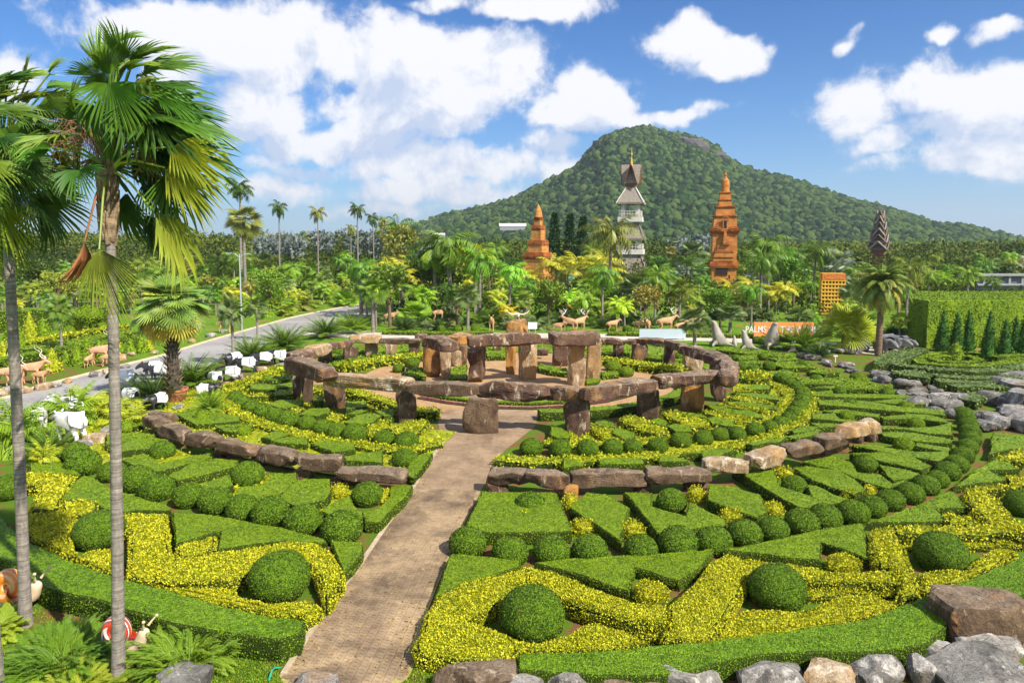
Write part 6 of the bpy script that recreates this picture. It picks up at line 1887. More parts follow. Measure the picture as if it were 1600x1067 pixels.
near_palm('tall_fan_palm', bB, tB, tB.z, .145, .105, 'tall fan palm at the left edge, second trunk', 'palm tree', ftarget(bB, FB, rn) + filler(bB, tB, 34, 61, (.9, 1.9)), (M_TRUNK, M_BOOT), 6)
bC = G(-8, 1085)
FC = [(-60, 330, -20, 400, g2, 0, .6), (-90, 300, -160, 360, g1, 0, .6), (-80, 200, -60, 120, g2, 0, .6), (-50, 220, -10, 160, g2, .2, .6), (-90, 240, -170, 220, g1, .1, .6), (-40, 280, 30, 330, g3, .3, .6), (-60, 380, -30, 470, gy_, .2, .5)]
tC = D_(-75, 260, bC.y)
near_palm('tall_fan_palm', bC, tC, tC.z, .18, .15, 'tall fan palm whose trunk foot shows in the bottom left corner', 'palm tree', ftarget(bC, FC, rn) + filler(bC, tC, 16, 71, (.9, 1.7)), (M_TRUNK, M_BOOT), 7)
# flower stalks: a brown tangle under the crown of the nearer palm
mb = MB(); rr_2 = random.Random(9)
for k in range(16):
    a = D_(168 + rr_2.uniform(-8, 8), 250, bA.y); side = -1 if k < 11 else 1
    e = D_(168 + side * rr_2.uniform(25, 95), rr_2.uniform(190, 300), bA.y + rr_2.uniform(-.8, .8)); m_ = (a + e) / 2 + Vector((0, 0, .5))
    tube(mb, [a, m_, e], [.018, .013, .008], 4)
    for j in range(26):
        t = rr_2.uniform(.35, 1); p = a * (1 - t) ** 2 + m_ * 2 * t * (1 - t) + e * t * t
        q = p + Vector((rr_2.uniform(-.35, .35), rr_2.uniform(-.3, .3), rr_2.uniform(-.6, .05)))
        tube(mb, [p, (p + q) / 2 + Vector((0, 0, .06)), q], [.006, .005, .003], 3, 0, .5, False)
V_ = [v - np.array(bA) for v in mb.V]; mb.V = V_
tag(mb.build('flower_stalks', simple('dry_flower_stalks', (.30, .15, .08), .9), rootA), kind='stuff')

def mid_palm(name, base, H, r0, mats, label, cat, nf, mk, col, seed, e=(80, -40), cols=None, boots=False, group=None):
    rnd = random.Random(seed); root = empty(name, base); tag(root, label, cat, group)
    mb = MB(); n = 12
    tube(mb, [(math.sin(i / n * 2) * .04, 0, H * i / n - .1) for i in range(n + 1)], [r0 * (1.25 - .35 * i / n) for i in range(n + 1)], 12, 0)
    mb.build('trunk', mats[0], root, smooth=True)
    if boots:
        mb = MB()
        for k in range(110):
            a = k * 2.4; z = H * (k / 110); rr = r0 * (1.25 - .3 * k / 110)
            tube(mb, [(math.cos(a) * rr * .9, math.sin(a) * rr * .9, z - .05), (math.cos(a) * rr * 1.25, math.sin(a) * rr * 1.25, z + .06), (math.cos(a) * rr * 1.6, math.sin(a) * rr * 1.6, z + .2)], [.07, .055, .015], 4, 0, rnd.random())
        tag(mb.build('leaf_bases', mats[1], root), kind='stuff')
    ms = [mk(seed * 10 + i).mesh('frond', M_FOLN) for i in range(4)]
    for k in range(nf):
        f = (k + .5) / nf
        el = e[0] + (e[1] - e[0]) * f + rnd.uniform(-7, 7)
        o = link('frond', ms[k % 4], root, (0, 0, H))
        o.rotation_euler = (rnd.uniform(-.3, .3), -R_(el), k * 2.39996 + rnd.uniform(-.2, .2)); s = rnd.uniform(.85, 1.1); o.scale = (s, s, s)
        c = col if not cols or f < .75 else cols
        o.color = (*[q * rnd.uniform(.85, 1.15) for q in c], 1)
    return root
bp = G(272, 628)
pr_ = mid_palm('potted_fan_palm', bp + Vector((0, 0, .55)), 5.3, .30, (M_TRUNKD, M_TRUNKB), 'dark trunked fan palm standing in a terracotta pot', 'palm tree', 52, lambda s: fan_frond(1.15, 1.35, 290, 30, .5, .22, s, .12, .03, 0, 20, 25), (.16, .26, .05), 21, (82, -48), (.42, .36, .05), True)
mb = MB(); lathe(mb, [(.01, .02), (.62, 0), (.72, .35), (.80, .72), (.86, .74), (.86, .86), (.76, .86), (.72, .74), (.01, .72)], 24)
tag(mb.build('plant_pot', simple('terracotta', (.42, .17, .08), .8), loc=(bp.x, bp.y, 0)), 'big terracotta pot under the dark trunked fan palm', 'plant pot')
bq = G(1372, 556)
mid_palm('phoenix_palm', bq, 6.2, .24, (M_TRUNKB, M_TRUNKB), 'tall feathery phoenix palm with a slim brown trunk at the right', 'palm tree', 84, lambda s: feather_frond(3.0, 0, 88, 38, .55, .07, 20, s, rw=.03), (.17, .25, .05), 22, (84, -38), (.30, .30, .06))

# bushy palms in the bottom left corner
def bush(px, py, R, hgt, label, seed, col):
    b = G(px, py); mb = MB(); rnd = random.Random(seed)
    fr = [feather_frond(hgt * .85, 0, 80, 30, .17, .020, 12, seed + i, rw=.012, side=55) for i in range(4)]
    for k in range(290):
        a = rnd.uniform(0, 6.28); q = R * .8 * math.sqrt(rnd.random())
        put(mb, fr[k % 4], (q * math.cos(a), q * math.sin(a), 0), a + rnd.uniform(-.5, .5), R_(rnd.uniform(35, 86)), rnd.uniform(-.5, .5), rnd.uniform(.6, 1.0))
    o = mb.build('palm_bush', M_FOLN, loc=(b.x, b.y, 0)); o.color = (*col, 1)
    return tag(o, label, 'palm bush', 'feathery bushes in the bottom left corner')
bush(98, 1040, 1.15, 1.25, 'dense feathery green bush between the two palm trunks', 31, (.12, .24, .02))
bush(292, 1034, .95, 1.25, 'feathery green bush above the smooth dark rock', 32, (.16, .28, .025))
bush(-12, 990, .6, .8, 'feathery lime bush at the left edge by the orange snail', 33, (.25, .36, .03))
bush(395, 1062, .5, .45, 'small patch of fern at the bottom', 34, (.16, .30, .03)) if False else None
bush(120, 1085, .9, .8, 'yellowish feathery bush on the bottom edge', 35, (.25, .33, .03))
b = G(35, 720)
for i, (px, py, h, c) in enumerate([(38, 712, 2.9, 'fresh'), (60, 735, 1.4, 'lime'), (15, 700, 2.2, 'green')]):
    place('lowbush', G(px, py), h, GR[c], ['tall spiky palm bush behind the left trunk', 'lime palm bush beside the left trunk', 'green palm bush at the left edge'][i], 'palm bush', None, wide=.45)

# short grass near the end of the path
r = np.random.default_rng(8)
def grass(x0, x1, y0, y1, n, col_m, lab):
    px = r.uniform(x0, x1, n); py = r.uniform(y0, y1, n)
    P = np.array([tuple(G(a, b, .0)) for a, b in zip(px, py)])
    ok = np.array([not inside((p[0], p[1]), poly) for p in P]); P = P[ok]
    N = np.tile([0, 0, 1.], (len(P), 1)) + r.normal(size=(len(P), 3)) * .35
    V, F = leafquads(P, N, .055, r, .12, .1, .1)
    mb = MB(); mb.add(V, F, 0, r.uniform(.1, 1, len(F)))
    o = mb.build('grass', col_m); tag(o, lab, None, None, 'stuff')
M_GRASS = clipped_leaf('lawn_grass', (.07, .17, .01), (.17, .32, .015), (.32, .46, .03), 12)
grass(300, 480, 1000, 1080, 16000, M_GRASS, 'short grass left of the path end')
grass(600, 820, 1010, 1085, 14000, M_GRASS, 'short grass right of the path end')
grass(0, 300, 900, 1075, 14000, M_GRASS, 'patchy grass round the snails')
# ------------------------------------------------------------------ towers
M_BRICK = None
def brick_mat(name, a, b):
    m, nt = mat(name); t = NT(nt); v = t.coord('Object')
    n = t.noise(v, .9, 5, .65); f = t.noise(v, 9, 4, .7)
    zc = t.mapping(v, (.4, .4, 7.0)); l = t.noise(zc, 1.0, 2)
    c = t.mix(t.rng(n, .35, .65), a, b)
    c = t.mix(1.0, c, t.ramp(f, [(.3, (.75, .75, .75)), (.7, (1.2, 1.2, 1.2))]), 'MULTIPLY')
    c = t.mix(1.0, c, t.ramp(l, [(.35, (.85, .82, .8)), (.6, (1.05, 1.05, 1.05))]), 'MULTIPLY')
    t.out(c, .9, .1, t.bump(t.math('ADD', f, l), .8, .06)); return m
M_BRICK = brick_mat('orange_brick', (.46, .185, .05), (.66, .33, .11))
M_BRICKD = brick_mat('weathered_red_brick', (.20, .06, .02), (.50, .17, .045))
M_BRICKF = brick_mat('deep_orange_brick', (.42, .15, .04), (.60, .27, .08))
M_GOLD = simple('gold_leaf', (.85, .55, .08), .35, .1, 5, .1, .02, .5, metal=.6)
M_THATCH = None
def thatch_mat():
    m, nt = mat('old_thatch'); t = NT(nt); v = t.coord('Object')
    s = t.noise(t.mapping(v, (5, 5, 1.2)), 1.2, 5, .7); n = t.noise(v, 1.0, 4)
    c = t.mix(t.rng(s, .35, .65), (.13, .11, .09), (.40, .35, .29)); c = t.mix(t.rng(n, .5, .65), c, (.27, .235, .20))
    t.out(c, .95, .08, t.bump(s, 1.0, .1)); return m
M_THATCH = thatch_mat()
M_WHITE = simple('aged_white_plaster', (.62, .58, .54), .8, .2, 1.5)
M_WOOD_ = simple('dark_red_wood', (.20, .07, .04), .7, .3, 2)
M_DARKHOLE = simple('dark_interior', (.03, .02, .02), .9, .1, 2)

def sq_tier(mb, w0, w1, z0, z1, d0=None, d1=None):
    V = [(-w0 / 2, -w0 / 2, z0), (w0 / 2, -w0 / 2, z0), (w0 / 2, w0 / 2, z0), (-w0 / 2, w0 / 2, z0), (-w1 / 2, -w1 / 2, z1), (w1 / 2, -w1 / 2, z1), (w1 / 2, w1 / 2, z1), (-w1 / 2, w1 / 2, z1)]
    mb.add(V, [(3, 2, 1, 0), (4, 5, 6, 7), (0, 1, 5, 4), (1, 2, 6, 5), (2, 3, 7, 6), (3, 0, 4, 7)])
def layer_mass(mb, w, z0, z1, n=5, prot=.25, seed=0):
    """stepped, uneven cornice of brick courses"""
    rnd = random.Random(seed)
    for i in range(n):
        f = i / (n - 1); ww = w + prot * math.sin(f * PI) * 2 * rnd.uniform(.8, 1.1)
        sq_tier(mb, ww, ww - .05, z0 + (z1 - z0) * i / n, z0 + (z1 - z0) * (i + .93) / n)

def short_temple():
    d = 150; k = d / FPX; c = D_(841, 376, d); root = empty('brick_temple', (c.x, c.y, 0), R_(-28))
    tag(root, 'short orange brick temple tower with stepped roofs and a cone spire', 'temple')
    z = lambda py: CAMH + (HOR - py) * k
    cs = math.cos(R_(28)) + math.sin(R_(28))
    wd = lambda px: px * k / cs
    for y0, y1, w in ((475, 428, 56), (428, 405, 46), (394, 384, 32), (376, 360, 22), (353, 344, 13)):
        mb = MB(); sq_tier(mb, wd(w), wd(w) * .97, z(y0) if y0 < 470 else 0, z(y1)); 
        # corner strips stand proud
        h0 = z(y0) if y0 < 470 else 0
        for sx in (-1, 1):
            for sy in (-1, 1):
                box(mb, (sx * wd(w) * .44, sy * wd(w) * .44, (h0 + z(y1)) / 2), (wd(w) * .14, wd(w) * .14, (z(y1) - h0) * .99))
        mb.build('tower_storey', M_BRICK, root)
    for y0, y1, w, s in ((406, 395, 50, 1), (385, 376, 35, 2), (361, 353, 24, 3), (345, 340, 16, 4)):
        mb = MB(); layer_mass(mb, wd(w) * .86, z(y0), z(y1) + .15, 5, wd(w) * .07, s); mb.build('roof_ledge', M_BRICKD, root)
    mb = MB(); lathe(mb, [(wd(15) / 1.6, z(340)), (wd(13) / 1.6, z(336)), (wd(11) / 1.6, z(331)), (wd(6) / 1.6, z(325)), (.12, z(321)), (.01, z(320))], 14); mb.build('spire', M_BRICK, root, smooth=False)
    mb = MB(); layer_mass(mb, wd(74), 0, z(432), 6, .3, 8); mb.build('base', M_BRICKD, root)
    return root
short_temple()

def face_tower():
    d = 150; k = d / FPX; c = D_(1131, 376, d); root = empty('face_tower', (c.x, c.y, 0), R_(-12))
    tag(root, 'tall orange brick tower with a giant carved face', 'temple')
    Y = lambda q: CAMH + (HOR - (260 + q / 6.28)) * k
    W = lambda q: q / 6.28 * k * .88
    mb = MB(); sq_tier(mb, W(262), W(255), 0, Y(640)); mb.build('tower_body', M_BRICKF, root)
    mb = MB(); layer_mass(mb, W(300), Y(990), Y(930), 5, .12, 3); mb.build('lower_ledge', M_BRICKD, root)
    mb = MB(); layer_mass(mb, W(280), Y(665), Y(600), 5, .28, 4)
    mb.build('cornice', M_BRICKD, root)
    for y0, y1, w in ((600, 490, 250), (490, 400, 205), (400, 335, 140), (335, 265, 122)):
        mb = MB(); sq_tier(mb, W(w), W(w) * .92, Y(y0), Y(y1) - .1); mb.build('upper_storey', M_BRICKF, root)
        mb = MB(); layer_mass(mb, W(w) * .95, Y(y1) - .28, Y(y1) + .12, 3, W(w) * .06, y0); mb.build('roof_ledge', M_BRICKD, root)
    mb = MB(); lathe(mb, [(W(95) / 2, Y(268)), (W(88) / 2, Y(230)), (W(92) / 2, Y(190)), (W(80) / 2, Y(150)), (W(45) / 2, Y(128)), (W(20) / 2, Y(112)), (W(34) / 2, Y(95)), (W(20) / 2, Y(80)), (.02, Y(65))], 16); mb.build('finial', M_BRICKF, root)
    f = -W(262) / 2
    def feat(name, pts_, prot, m=M_BRICKF, base=None):
        mb = MB(); n = len(pts_); y0 = (base if base is not None else f) + .02; y1 = y0 - prot
        V = [(x, y0, z) for x, z in pts_] + [(x * .98, y1, z) for x, z in pts_]
        mb.add(V, [tuple(range(n, 2 * n))]); mb.add(V, [(i, (i + 1) % n, n + (i + 1) % n, n + i) for i in range(n)])
        mb.build(name, m, root)
    X = lambda q: (q - 257) / 6.28 * k
    feat('nose', [(X(238), Y(760)), (X(300), Y(760)), (X(262), Y(640)), (X(245), Y(640))], .75)
    feat('nostril_ridge', [(X(232), Y(768)), (X(305), Y(768)), (X(300), Y(745)), (X(240), Y(745))], .85, M_BRICKD)
    feat('upper_lip', [(X(185), Y(830)), (X(335), Y(830)), (X(320), Y(770)), (X(190), Y(770))], .35)
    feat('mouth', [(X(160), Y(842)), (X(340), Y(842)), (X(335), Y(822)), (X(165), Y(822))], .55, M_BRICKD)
    feat('lower_lip', [(X(152), Y(888)), (X(342), Y(888)), (X(330), Y(848)), (X(162), Y(848))], .5)
    feat('chin', [(X(148), Y(925)), (X(338), Y(925)), (X(332), Y(893)), (X(155), Y(893))], .3)
    # eye brows: arches above the face
    for sx in (-1, 1):
        mb = MB(); cx = X(257 + sx * 85); cz = Y(640)
        for rr, th in ((W(62), .10), (W(42), .09), (W(22), .08)):
            tube(mb, [(cx + rr * math.cos(a), f - .5, cz + rr * .8 * math.sin(a)) for a in np.linspace(0, PI, 9)], th, 6)
        mb.build('brow_arch', M_BRICKD, root)
    mb = MB(); cx = X(257); box(mb, (cx, f - .1, (Y(620) + Y(530)) / 2), (W(55), .5, Y(530) - Y(620)))
    tube(mb, [(cx + W(38) * math.cos(a), f - .42, Y(535) + W(40) * math.sin(a)) for a in np.linspace(0, PI, 9)], .1, 6)
    nic = mb.build('niche', M_BRICKF, root)
    mb = MB(); box(mb, (cx, f - .36, (Y(612) + Y(535)) / 2), (W(28), .1, Y(540) - Y(612))); mb.build('niche_opening', M_DARKHOLE, nic)
    mb = MB(); box(mb, (X(235), f - .05, (Y(1050) + Y(985)) / 2), (W(120), .3, Y(985) - Y(1060))); mb.build('doorway', M_DARKHOLE, root)
face_tower()

def hip_roof(mb, w0, d0, w1, d1, z0, z1, sag=.0, mat_=0):
    n = 6; V = []; F = []
    for i in range(n + 1):
        t = i / n; s = t ** (1 - sag)
        w = w0 + (w1 - w0) * s; d = d0 + (d1 - d0) * s; z = z0 + (z1 - z0) * t
        V += [(-w / 2, -d / 2, z), (w / 2, -d / 2, z), (w / 2, d / 2, z), (-w / 2, d / 2, z)]
    for i in range(n):
        for k in range(4):
            k2 = (k + 1) % 4; F.append((i * 4 + k, i * 4 + k2, i * 4 + 4 + k2, i * 4 + 4 + k))
    F += [(3, 2, 1, 0), (n * 4, n * 4 + 1, n * 4 + 2, n * 4 + 3)]
    mb.add(V, F, mat_)
def thatched_tower():
    d = 200; k = d / FPX; c = D_(985, 376, d); root = empty('thatched_tower', (c.x, c.y, 0), R_(-14))
    tag(root, 'white open storeyed tower with thatched roofs and a gold finial', 'tower')
    Y = lambda q: CAMH + (HOR - (220 + q / 5.336)) * k
    W = lambda q: q / 5.336 * k * .82
    for q0, q1, w in ((600, 515, 175), (860, 790, 215), (1160, 1000, 250)):
        for sx in (-1, 1):
            for sy in (-1, 1):
                mb = MB(); box(mb, (sx * W(w) / 2 * .82, sy * W(w) / 2 * .82, (Y(q0 + 35) + Y(q1 - 25)) / 2), (W(34), W(34), Y(q1 - 25) - Y(q0 + 35))); mb.build('column', M_WHITE, root)
    for q0, q1, w in ((680, 640, 240), (945, 905, 275)):
        mb = MB(); box(mb, (0, 0, (Y(q0) + Y(q1)) / 2), (W(w), W(w), Y(q1) - Y(q0))); mb.build('floor_slab', M_WHITE, root)
    for q0, q1, w in ((637, 592, 215), (902, 862, 250)):
        mb = MB()
        for sg in (-1, 1):
            for ax in (0, 1):
                for zz in (Y(q1), (Y(q0) + Y(q1)) / 2):
                    s = (W(w), .09, .12) if ax == 0 else (.09, W(w), .12); p = (0, sg * W(w) / 2, zz) if ax == 0 else (sg * W(w) / 2, 0, zz)
                    box(mb, p, s)
                for j in range(9):
                    q = (j / 8 - .5) * W(w); p = (q, sg * W(w) / 2, (Y(q0) + Y(q1)) / 2) if ax == 0 else (sg * W(w) / 2, q, (Y(q0) + Y(q1)) / 2)
                    box(mb, p, (.1, .1, Y(q1) - Y(q0)))
        mb.build('railing', M_WHITE, root)
    for q0, q1, w0, w1 in ((525, 392, 262, 80), (815, 690, 285, 160), (1100, 950, 350, 220)):
        mb = MB(); hip_roof(mb, W(w0), W(w0), W(w1), W(w1), Y(q0), Y(q1), .12)
        rnd = random.Random(q0)
        for sg in range(4):   # shaggy eaves
            for j in range(40):
                q = (j / 39 - .5) * W(w0); a = sg * PI / 2
                x, y = q, -W(w0) / 2 - .05; X_, Y_ = x * math.cos(a) - y * math.sin(a), x * math.sin(a) + y * math.cos(a)
                box(mb, (X_, Y_, Y(q0) - rnd.uniform(.05, .25)), (.28, .10, .5), a)
        mb.build('thatch_roof', M_THATCH, root)
        mb = MB()
        for sx in (-1, 1):
            for sy in (-1, 1):
                tube(mb, [(sx * W(w0) / 2 * 1.04, sy * W(w0) / 2 * 1.04, Y(q0) - .1), (sx * W(w1) / 2, sy * W(w1) / 2, Y(q1) + .1)], .13, 5)
        mb.build('hip_ridge', M_WHITE if q0 < 600 else M_THATCH, root)
    mb = MB(); box(mb, (0, 0, (Y(395) + Y(330)) / 2), (W(100), W(100), Y(330) - Y(395))); mb.build('upper_room', M_WOOD_, root)
    # crossed gables
    zt, ze = Y(215), Y(368)
    def gable(rot, wl, hw):
        mb = MB(); n = 6
        for sg in (-1, 1):
            V = []
            for i in range(n + 1):
                t = i / n; x = sg * hw * (t ** .75); z = zt + (ze - zt) * t - .5 * math.sin(t * PI) * .5
                fl = wl * (1 + .10 * (1 - t))
                for th in (0, .16): V += [(x, -fl, z + th), (x, fl, z + th)]
            F = []
            for i in range(n):
                a = i * 4; b = a + 4
                F += [(a + 2, b + 2, b + 3, a + 3), (a, a + 1, b + 1, b), (a, b, b + 2, a + 2), (a + 1, a + 3, b + 3, b + 1)]
            A = np.array(V); cr, sr = math.cos(rot), math.sin(rot)
            A = np.stack([A[:, 0] * cr - A[:, 1] * sr, A[:, 0] * sr + A[:, 1] * cr, A[:, 2]], 1)
            mb.add(A, F)
        g = mb.build('gable_roof', M_THATCH, root)
        mb = MB()
        for e in (-1, 1):
            for sg in (-1, 1):
                P = [(sg * hw * (t ** .75) * 1.03, e * wl * (1.02 + .10 * (1 - t)), zt + (ze - zt) * t - .25 * math.sin(t * PI) + .1) for t in np.linspace(0, 1.06, 7)]
                P = [(x * cr - y * sr, x * sr + y * cr, z) for x, y, z in P]
                tube(mb, P, .14, 5)
        mb.build('barge_board', M_WOOD_, g)
    gable(0, W(90), W(60)); gable(PI / 2, W(90), W(60))
    mb = MB(); lathe(mb, [(W(26) / 2, Y(222)), (W(22) / 2, Y(195)), (W(12) / 2, Y(165)), (W(7) / 2, Y(140)), (W(20) / 2, Y(130)), (W(8) / 2, Y(118)), (W(4) / 2, Y(100)), (.01, Y(72))], 12); mb.build('gold_finial', M_GOLD, root)
thatched_tower()

def chevron_tower():
    d = 220; k = d / FPX; c = D_(1374, 376, d); root = empty('gabled_tower', (c.x, c.y, 0), R_(-35))
    tag(root, 'dark wooden tower of stacked pointed gables behind the phoenix palm', 'tower')
    Y = lambda q: CAMH + (HOR - (300 + q / 4.103)) * k
    W = lambda q: q / 4.103 * k * .95
    for i, (q, w) in enumerate(((122, 42), (155, 56), (195, 72), (235, 88), (275, 105), (318, 120))):
        for rot in (0, PI / 2):
            mb = MB(); hw = W(w) / 2 * .85; h = W(52)
            for sg in (-1, 1):
                for e in (-1, 1):
                    a = Vector((0, e * hw * 1.15, Y(q))); b_ = Vector((sg * hw * 1.05, e * hw * 1.1, Y(q) - h))
                    if rot: a = Vector((a.y, a.x, a.z)); b_ = Vector((b_.y, b_.x, b_.z))
                    tube(mb, [a, b_], .28, 4)
                V = [(0, -hw, Y(q)), (0, hw, Y(q)), (sg * hw, hw, Y(q) - h), (sg * hw, -hw, Y(q) - h)]
                V = [(y, x, z) if rot else (x, y, z) for x, y, z in V]; V2 = [(x, y, z - .25) for x, y, z in V]
                mb.add(V + V2, [(0, 1, 2, 3), (7, 6, 5, 4), (0, 3, 7, 4), (1, 5, 6, 2), (2, 6, 7, 3), (0, 4, 5, 1)])
            mb.build('gable', M_THATCH if (i + int(rot > 0)) % 2 else simple('grey_wood_shingle', (.15, .11, .09), .9, .3, 2), root)
    mb = MB(); box(mb, (0, 0, (Y(300)) / 2), (W(70), W(70), Y(300))); box(mb, (0, 0, (Y(300) + Y(160)) / 2), (W(30), W(30), Y(160) - Y(300))); mb.build('tower_body', M_WOOD_, root)
chevron_tower()

def gold_panel():
    a = G(1283, 492); d = a.y; k = d / FPX; z = lambda py: CAMH + (HOR - py) * k
    root = empty('golden_tower', ((1303 - 800) * k, d, 0), R_(-10)); tag(root, 'yellow gold wall tower pierced by rows of square holes', 'wall')
    w = 34 * k; x0 = 4 * k
    M_Y = simple('yellow_ochre_paint', (.72, .42, .05), .7, .15, 3); M_O = simple('orange_relief', (.66, .20, .04), .8, .4, 6, 1.0, .15)
    mb = MB()
    rows = 8; cols = 7; zb, zt_ = z(486), z(438); cw = w / cols; rh = (zt_ - zb) / rows
    box(mb, (0, .9, (z(427)) / 2), (w, 1.2, z(427)))
    for i in range(cols + 1): box(mb, (-w / 2 + i * cw, .1, (zb + zt_) / 2), (cw * .34, .45, zt_ - zb), mat=0)
    for j in range(rows + 1): box(mb, (0, .08, zb + j * rh), (w + cw * .3, .5, rh * .42))
    box(mb, (0, .1, zb / 2 - .1), (w, .42, zb - .3))
    mb.build('panel_wall', M_Y, root)
    mb = MB(); box(mb, (0, .03, (z(427) + z(438)) / 2 + .05), (w * 1.02, .5, (z(428) - z(437)))); mb.build('carved_band', M_O, root)
    mb = MB(); box(mb, (0, .26, (zb + zt_) / 2), (w * .97, .03, zt_ - zb)); mb.build('hole_backing', M_DARKHOLE, root)
gold_panel()

# low far roofs, a street lamp, sign boards, walls
M_ROOFW = simple('pale_roof_sheet', (.72, .74, .62), .6, .08, 1)
M_GREYB = simple('grey_concrete_wall', (.28, .28, .30), .85, .2, .6)
def shed(x0, x1, y0, y1, d, lab, m, hang=0):
    k = d / FPX; w = (x1 - x0) * k; zt_ = CAMH + (HOR - y0) * k; zb = CAMH + (HOR - y1) * k
    root = empty('far_building', (((x0 + x1) / 2 - 800) * k, d, 0)); tag(root, lab, 'building')
    mb = MB(); V = [(-w / 2, -3, zb), (w / 2, -3, zb), (w / 2, 0, zt_), (-w / 2, 0, zt_), (-w / 2, 3, zb), (w / 2, 3, zb)]
    mb.add(V, [(0, 1, 2, 3)]); mb.add(V, [(3, 2, 5, 4)]); mb.add(V, [(0, 3, 4), (1, 5, 2)]); mb.add(V, [(0, 4, 5, 1)]); mb.build('roof', m, root)
    mb = MB(); box(mb, (0, 0, zb - 2.5), (w * .94, 5.4, 4.9)); mb.build('wall', M_GREYB, root)
shed(780, 822, 349.5, 353.5, 800, 'long low building with a pale flat roof at the foot of the hill', M_ROOFW)
shed(680, 696, 364.5, 367, 700, 'tiny far building with a white roof left of centre', M_ROOFW)
def grey_building():
    d = 118; k = d / FPX; root = empty('grey_building', ((1585 - 800) * k, d, 0)); tag(root, 'long grey two level building above the tall hedge wall at right', 'building')
    z = lambda py: CAMH + (HOR - py) * k
    w = 90 * k * 2
    mb = MB(); box(mb, (w * .19, 3, z(430) / 2), (w, 5, z(430))); mb.build('wall', M_GREYB, root)
    for a, b in ((427.5, 431), (443, 446)):
        mb = MB(); box(mb, (w * .19, .2, (z(a) + z(b)) / 2), (w * 1.02, .9, z(a) - z(b))); mb.build('ledge', simple('pale_ledge', (.30, .30, .32), .8), root)
    for i in range(9):
        mb = MB(); box(mb, (w * .19 - w / 2 + (i + .5) * w / 9, .3, (z(431) + z(443)) / 2), (.35, .5, z(431) - z(443))); mb.build('post', simple('wall_post', (.30, .30, .30), .8) if i == 0 else bpy.data.materials['wall_post'], root)
    for i in range(8):
        mb = MB(); box(mb, (w * .19 - w / 2 + (i + 1) * w / 9, .46, (z(432.5) + z(442)) / 2), (w / 9 - 1.0, .08, z(432.5) - z(442))); mb.build('panel', simple('dark_wall_panel', (.13, .14, .16), .6) if i == 0 else bpy.data.materials['dark_wall_panel'], root)
grey_building()

M_POLE = simple('galvanised_pole', (.45, .50, .52), .5, .1, 2, metal=.3)
def street_lamp(px, pb, pt, lab):
    b = G(px, pb); h = CAMH - CAMH * (pt - HOR) / (pb - HOR); root = empty('street_lamp', b); tag(root, lab, 'street lamp', 'street lamps by the road')
    mb = MB(); tube(mb, [(0, 0, 0), (0, 0, h * .5), (0, 0, h)], [.11, .09, .06], 8); mb.build('pole', M_POLE, root)
    mb = MB(); tube(mb, [(0, 0, h - .4), (-.5, 0, h + .05), (-1.1, 0, h + .1)], .04, 6); tube(mb, [(0, 0, h - .4), (.5, 0, h + .0), (.9, 0, h + .02)], .04, 6); mb.build('arm', M_POLE, root)
    for sx, z_ in ((-1.2, .1), (1.0, .02)):
        mb = MB(); box(mb, (sx, 0, h + z_), (.55, .2, .1)); mb.build('lamp_head', M_POLE, root)
street_lamp(378, 515, 397, 'pale double armed street lamp by the road')

# orange sign with white letters
def letters(txt, size, parent, m, loc, ext=.02, align='CENTER', wid=1.0):
    cu = bpy.data.curves.new('letters', 'FONT'); cu.body = txt; cu.size = size; cu.extrude = ext; cu.align_x = align; cu.offset = .012
    t_ = bpy.data.objects.new('tmp', cu); COL.objects.link(t_); cu.materials.append(m)
    dg = bpy.context.evaluated_depsgraph_get(); dg.update(); me = bpy.data.meshes.new_from_object(t_.evaluated_get(dg)); bpy.data.objects.remove(t_)
    o = bpy.data.objects.new('lettering', me); COL.objects.link(o); o.parent = parent; o.location = loc; o.rotation_euler = (PI / 2, 0, 0); o.scale = (wid, 1, 1); o['kind'] = 'stuff'; return o
b = G(1227, 530); k = b.y / FPX
root = empty('orange_sign', ((1227 - 800) * k, b.y, 0), R_(-2)); tag(root, 'low orange sign wall reading PALMS OF THE WORLD behind the sea lions', 'sign')
mb = MB(); box(mb, (0, 0, .88), (92 * k, .35, 1.7)); mb.build('sign_wall', simple('orange_paint', (.78, .27, .07), .7, .08, 2), root)
lt = letters('PALMS OF THE WORLD', .92, root, simple('white_letter', (.68, .66, .60), .6, .02), (0, -.2, .72), wid=.80)
b = G(1036, 531); k = b.y / FPX
root = empty('blue_board', ((1037 - 800) * k, b.y, 0), 0); tag(root, 'long blue grey board behind the far right lintels', 'board')
mb = MB(); box(mb, (0, 0, .62), (73 * k, .12, .95)); mb.build('board', simple('blue_grey_sheet', (.50, .58, .68), .4, .05, 1), root)
mb = MB()
for i in (-1, 0, 1): box(mb, (i * 2.1, .12, .3), (.1, .1, .6))
mb.build('legs', M_POLE, root)
b = G(832, 528); root = empty('white_sign', b); tag(root, 'small white sign board beside the red boulder', 'sign')
mb = MB(); box(mb, (0, 0, 1.28), (.95, .05, .7)); mb.build('sign_board', simple('white_board', (.8, .8, .8), .5, .02), root)
mb = MB(); box(mb, (-.3, .05, .5), (.06, .05, 1.1)); mb.build('post', M_POLE, root); mb = MB(); box(mb, (.3, .05, .5), (.06, .05, 1.1)); mb.build('post', M_POLE, root)
